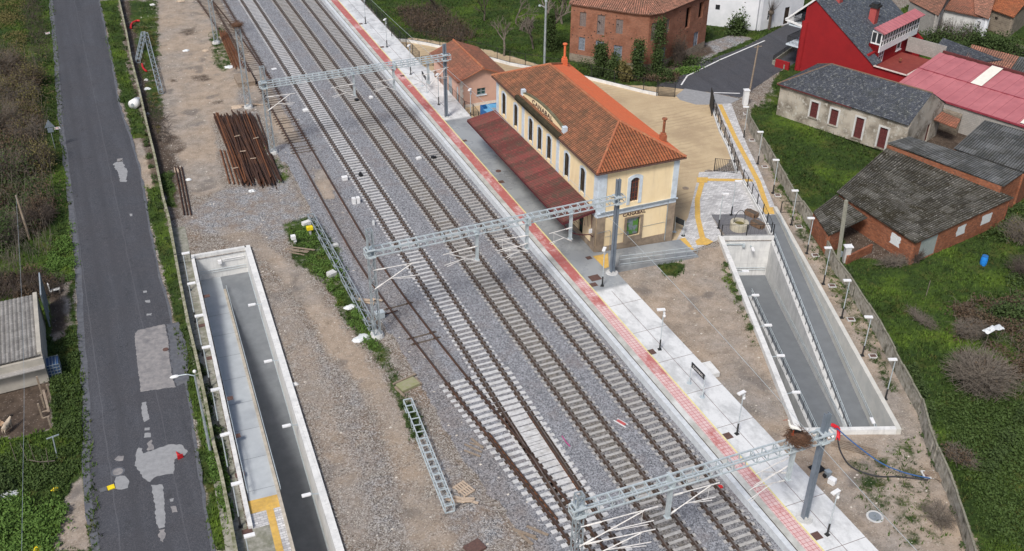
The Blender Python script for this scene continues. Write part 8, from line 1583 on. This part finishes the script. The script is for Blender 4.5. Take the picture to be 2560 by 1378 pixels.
scrub('wall_weeds', [(1872, 300), (1882, 300), (1985, 470), (2080, 620), (2195, 800), (2268, 930), (2245, 930), (2165, 800), (2045, 620), (1950, 470)], 5200, .32, 'leaf_mid', 120, .09, 90, hr=.45); scrub('wall_weeds', [(2290, 1000), (2330, 1090), (2390, 1230), (2440, 1378), (2415, 1378), (2360, 1230), (2310, 1110)], 2600, .35, 'leaf_dark', 121, .1, 40, hr=.5)
scrub('debris_weeds', [(330, 60), (395, 40), (400, 200), (410, 300), (395, 340), (365, 230)], 3200, .35, 'leaf_olive', 122, .09, 50, hr=.5); scrub('wall_weeds', [(300, 40), (345, 240), (366, 320), (395, 460), (425, 600), (450, 740), (440, 740), (410, 600), (380, 460), (350, 320), (330, 240), (290, 40)], 4200, .4, 'leaf_dark', 123, .1, 90, hr=.4)
# grass and stones over the ground, as one object each
def scatter_grass():
    rs = np.random.RandomState(5); n = 520000; x = rs.uniform(-24, 118, n); y = rs.uniform(24, 175, n)
    # keep what the photograph could see
    d = np.stack([x, y, np.full(n, -CAM_H)], 1); z_ = d @ CF; u = d @ CR/z_; v = d @ CU/z_; k = (z_ > 0) & (np.abs(u) < .56) & (np.abs(v) < .31); x, y, z_ = x[k], y[k], z_[k]
    i = np.round((y-12)/.4).astype(int); j = np.round((x+60)/.4).astype(int); w = ZG['grass'][i, j]-np.maximum(ZG['mud'][i, j]*.6, 0); k = rs.random_sample(len(x)) < np.clip((w-.25)*1.5, 0, 1)*np.clip(70/z_, .35, 1); x, y = x[k], y[k]; n = len(x)
    h = rs.uniform(.08, .34, n)*(.7+.6*(np.sin(x*.7)+np.sin(y*.9+x*.3))*.25+.15); V = np.empty((n, 3, 3, 3))
    for b_ in range(3):
        a = rs.uniform(0, 6.28, n); w_ = rs.uniform(.025, .06, n); dx, dy = np.cos(a), np.sin(a); ox, oy = rs.normal(size=n)*.06, rs.normal(size=n)*.06; l = rs.uniform(.3, 1.1, n)*h
        V[:, b_, 0] = np.stack([x+ox-dy*w_, y+oy+dx*w_, np.full(n, -.02)], 1); V[:, b_, 1] = np.stack([x+ox+dy*w_, y+oy-dx*w_, np.full(n, -.02)], 1); V[:, b_, 2] = np.stack([x+ox+dx*l, y+oy+dy*l, h], 1)
    V = V.reshape(-1, 3); m = len(V)//3; me = bpy.data.meshes.new('grass'); me.vertices.add(len(V)); me.vertices.foreach_set('co', V.ravel()); me.loops.add(m*3); me.loops.foreach_set('vertex_index', np.arange(m*3, dtype=np.int32)); me.polygons.add(m); me.polygons.foreach_set('loop_start', np.arange(0, m*3, 3, dtype=np.int32)); me.polygons.foreach_set('loop_total', np.full(m, 3, dtype=np.int32)); me.update(calc_edges=True); me.materials.append(MT['grass'])
    o = bpy.data.objects.new('grass', me); COL.objects.link(o); o['kind'] = 'stuff'
scatter_grass()
def scatter_stones(name, n, mat, seed, smin, smax, fn):
    rs = np.random.RandomState(seed); x = rs.uniform(-8, 66, n); y = rs.uniform(26, 165, n); i = np.round((y-12)/.4).astype(int); j = np.round((x+60)/.4).astype(int); k = rs.random_sample(n) < fn(x, y, i, j); x, y = x[k], y[k]; n = len(x); s_ = rs.uniform(smin, smax, n)
    base = np.array([[1, 0, 0], [-1, 0, 0], [0, 1, 0], [0, -1, 0], [0, 0, 1], [0, 0, -.3]]); B_ = base[None]*rs.uniform(.6, 1.3, (n, 6, 1)); a = rs.uniform(0, 6.28, n); c_, s2 = np.cos(a), np.sin(a); X_ = B_[..., 0]*c_[:, None]-B_[..., 1]*s2[:, None]; Y_ = B_[..., 0]*s2[:, None]+B_[..., 1]*c_[:, None]
    V = np.stack([X_*s_[:, None]+x[:, None], Y_*s_[:, None]*.75+y[:, None], B_[..., 2]*s_[:, None]*.6], -1).reshape(-1, 3); F_ = np.array([[0, 2, 4], [2, 1, 4], [1, 3, 4], [3, 0, 4]]); F_ = (F_[None]+np.arange(n)[:, None, None]*6).reshape(-1, 3); m = len(F_)
    me = bpy.data.meshes.new(name); me.vertices.add(len(V)); me.vertices.foreach_set('co', V.ravel()); me.loops.add(m*3); me.loops.foreach_set('vertex_index', F_.ravel().astype(np.int32)); me.polygons.add(m); me.polygons.foreach_set('loop_start', np.arange(0, m*3, 3, dtype=np.int32)); me.polygons.foreach_set('loop_total', np.full(m, 3, dtype=np.int32)); me.update(calc_edges=True); me.materials.append(mat)
    o = bpy.data.objects.new(name, me); COL.objects.link(o); o['kind'] = 'stuff'
def inpit(x, y):
    p = (x > 4.3+(y-81)*.0425) & (x < 9.6+(y-81)*.0425) & (y < 81.5); dx, dy = x-39.8, y-41.9; u = dx*RR.u.x+dy*RR.u.y; v = dx*RR.v.x+dy*RR.v.y; return p | ((u > -.3) & (u < 7.4) & (v > -.3) & (v < 32)) | (x < 4.4)
scatter_stones('loose_stones', 260000, MT['pebble'], 8, .015, .05, lambda x, y, i, j: np.where(inpit(x, y) | ((x > 32.5) & (x < 38)) | ((x > 21.5) & (x < 33)), 0, np.clip((1-ZG['grass'][i, j]*1.3)*(1-ZG['sand'][i, j])*(1-ZG['ball'][i, j]*.85)*np.where(x > 37, .4, .55), 0, 1)))
scatter_stones('rubble_pieces', 9000, simple('pale_rubble', (.6, .56, .5), (.42, .38, .33), 2, .9), 9, .04, .13, lambda x, y, i, j: np.where(inpit(x, y) | ((x > 20) & (x < 38)), 0, np.clip((1-ZG['grass'][i, j])*(1-ZG['sand'][i, j])*.35, 0, 1)))
# ---------------------------------------------------------------- animals
def skin(name, V, E, R_, mat, parent, sub=2):
    me = bpy.data.meshes.new(name); o0 = wloc(parent); me.from_pydata([tuple(Vector(v)-o0) for v in V], E, []); ob = bpy.data.objects.new(name, me); COL.objects.link(ob); md = ob.modifiers.new('s', 'SKIN'); ss = ob.modifiers.new('u', 'SUBSURF'); ss.levels = sub; ss.render_levels = sub
    for i, r_ in enumerate(R_): me.skin_vertices[0].data[i].radius = (r_ if isinstance(r_, tuple) else (r_, r_))
    me.skin_vertices[0].data[0].use_root = True; bpy.context.view_layer.update(); m2 = bpy.data.meshes.new_from_object(ob.evaluated_get(bpy.context.evaluated_depsgraph_get())); bpy.data.objects.remove(ob); m2.materials.clear(); m2.materials.append(mat)
    for p in m2.polygons: p.use_smooth = True
    q = bpy.data.objects.new(name, m2); COL.objects.link(q); q.parent = parent; return q
NX = P(1997, 1098, 7.8); nest('large stork nest of brown sticks on the near steel portal', (NX.x, 34.72, 7.62), .68, .5, 800, 2)
SK = Vector((NX.x-.3, 34.95, 8.05)); t = empty('stork', SK, 'white stork with black wing tips standing on the nest on the near portal', 'stork'); fd = Vector((-.75, .5, 0)).normalized(); sd_ = Vector((-fd.y, fd.x, 0)); K = lambda f, s_, z: SK+fd*f+sd_*s_+Vector((0, 0, z))
wm_ = simple('white_feathers', (.75, .74, .71), (.62, .6, .56), 8, .8); bk_ = simple('black_feathers', (.02, .02, .022), None, 8, .7); rdm = simple('red_bill', (.45, .08, .03), None, 8, .5)
skin('body', [K(-.08, 0, .5), K(.12, 0, .56), K(.24, 0, .66), K(.3, 0, .82), K(.33, 0, .97), K(.4, 0, 1.03), K(-.3, 0, .42), K(-.45, 0, .36)], [(0, 1), (1, 2), (2, 3), (3, 4), (4, 5), (0, 6), (6, 7)], [.15, .13, .08, .05, .045, .055, .11, .04], wm_, t)
b = MB()
for s_ in (-1, 1): b.add([K(.05, s_*.15, .52), K(-.2, s_*.16, .52), K(-.62, s_*.05, .3), K(-.5, s_*.13, .36), K(-.1, s_*.17, .4)], [(0, 1, 2, 3, 4), (4, 3, 2, 1, 0)])
b.build('wing', bk_, t); b = MB(); b.tube(K(.44, 0, 1.02), K(.68, 0, .93), .022, 6, .006); b.build('bill', rdm, t)
for s_ in (-.06, .06): b = MB(); b.path([K(-.05, s_, .4), K(-.02, s_, .2), K(-.04, s_, -.02)], .014, 5); b.bar(K(-.1, s_, -.02), K(.08, s_, -.02), .03, .012); b.build('leg', rdm, t)
def goat(label, q, ang, coat, head):
    t = empty('goat', q, label, 'goat', 'goats in the pen'); f = Vector((math.cos(ang), math.sin(ang), 0)); s_ = Vector((-f.y, f.x, 0)); K = lambda a, c, z: q+f*a+s_*c+Vector((0, 0, z))
    V = [K(0, 0, .58), K(.3, 0, .6), K(.48, 0, .75), K(.6, 0, .88), K(.78, 0, .8), K(-.32, 0, .58), K(-.45, 0, .62)]; E = [(0, 1), (1, 2), (2, 3), (3, 4), (0, 5), (5, 6)]; R_ = [.19, .18, .1, .085, .045, .17, .04]
    for a, c in ((.28, .1), (.28, -.1)): n0 = len(V); V += [K(a, c, .42), K(a+.01, c, .22), K(a, c, .03)]; E += [(1, n0), (n0, n0+1), (n0+1, n0+2)]; R_ += [.07, .035, .03]
    for a, c in ((-.3, .1), (-.3, -.1)): n0 = len(V); V += [K(a+.02, c, .4), K(a-.08, c, .24), K(a-.04, c, .03)]; E += [(5, n0), (n0, n0+1), (n0+1, n0+2)]; R_ += [.09, .035, .03]
    skin('body', V, E, R_, coat, t); b = MB(); b.sphere(K(.63, 0, .9), .1, 8, 6, sc=(1, 1, .9)); b.tube(K(.62, 0, .88), K(.82, 0, .78), .075, 8, .045); b.build('head', head, t)
    for c in (-1, 1): b = MB(); b.path([K(.56, .05*c, .96), K(.48, .09*c, 1.12), K(.38, .12*c, 1.16)], .018, 5, r2=.006); b.build('horn', MT['bark'], t); b = MB(); b.add([K(.58, .08*c, .92), K(.54, .2*c, .88), K(.6, .1*c, .84)], [(0, 1, 2), (2, 1, 0)]); b.build('ear', head, t)
cg = simple('cream_goat_hair', (.5, .42, .33), (.38, .31, .24), 6, .9); dk = simple('dark_goat_hair', (.05, .04, .035), None, 6, .9)
goat('cream goat with a dark head standing in the muddy pen', P(20, 1078), .9, cg, dk); goat('tan goat at the left edge of the picture in the muddy pen', P(2, 1072), 2.6, simple('tan_goat_hair', (.42, .28, .18), (.3, .2, .13), 6, .9), cg)
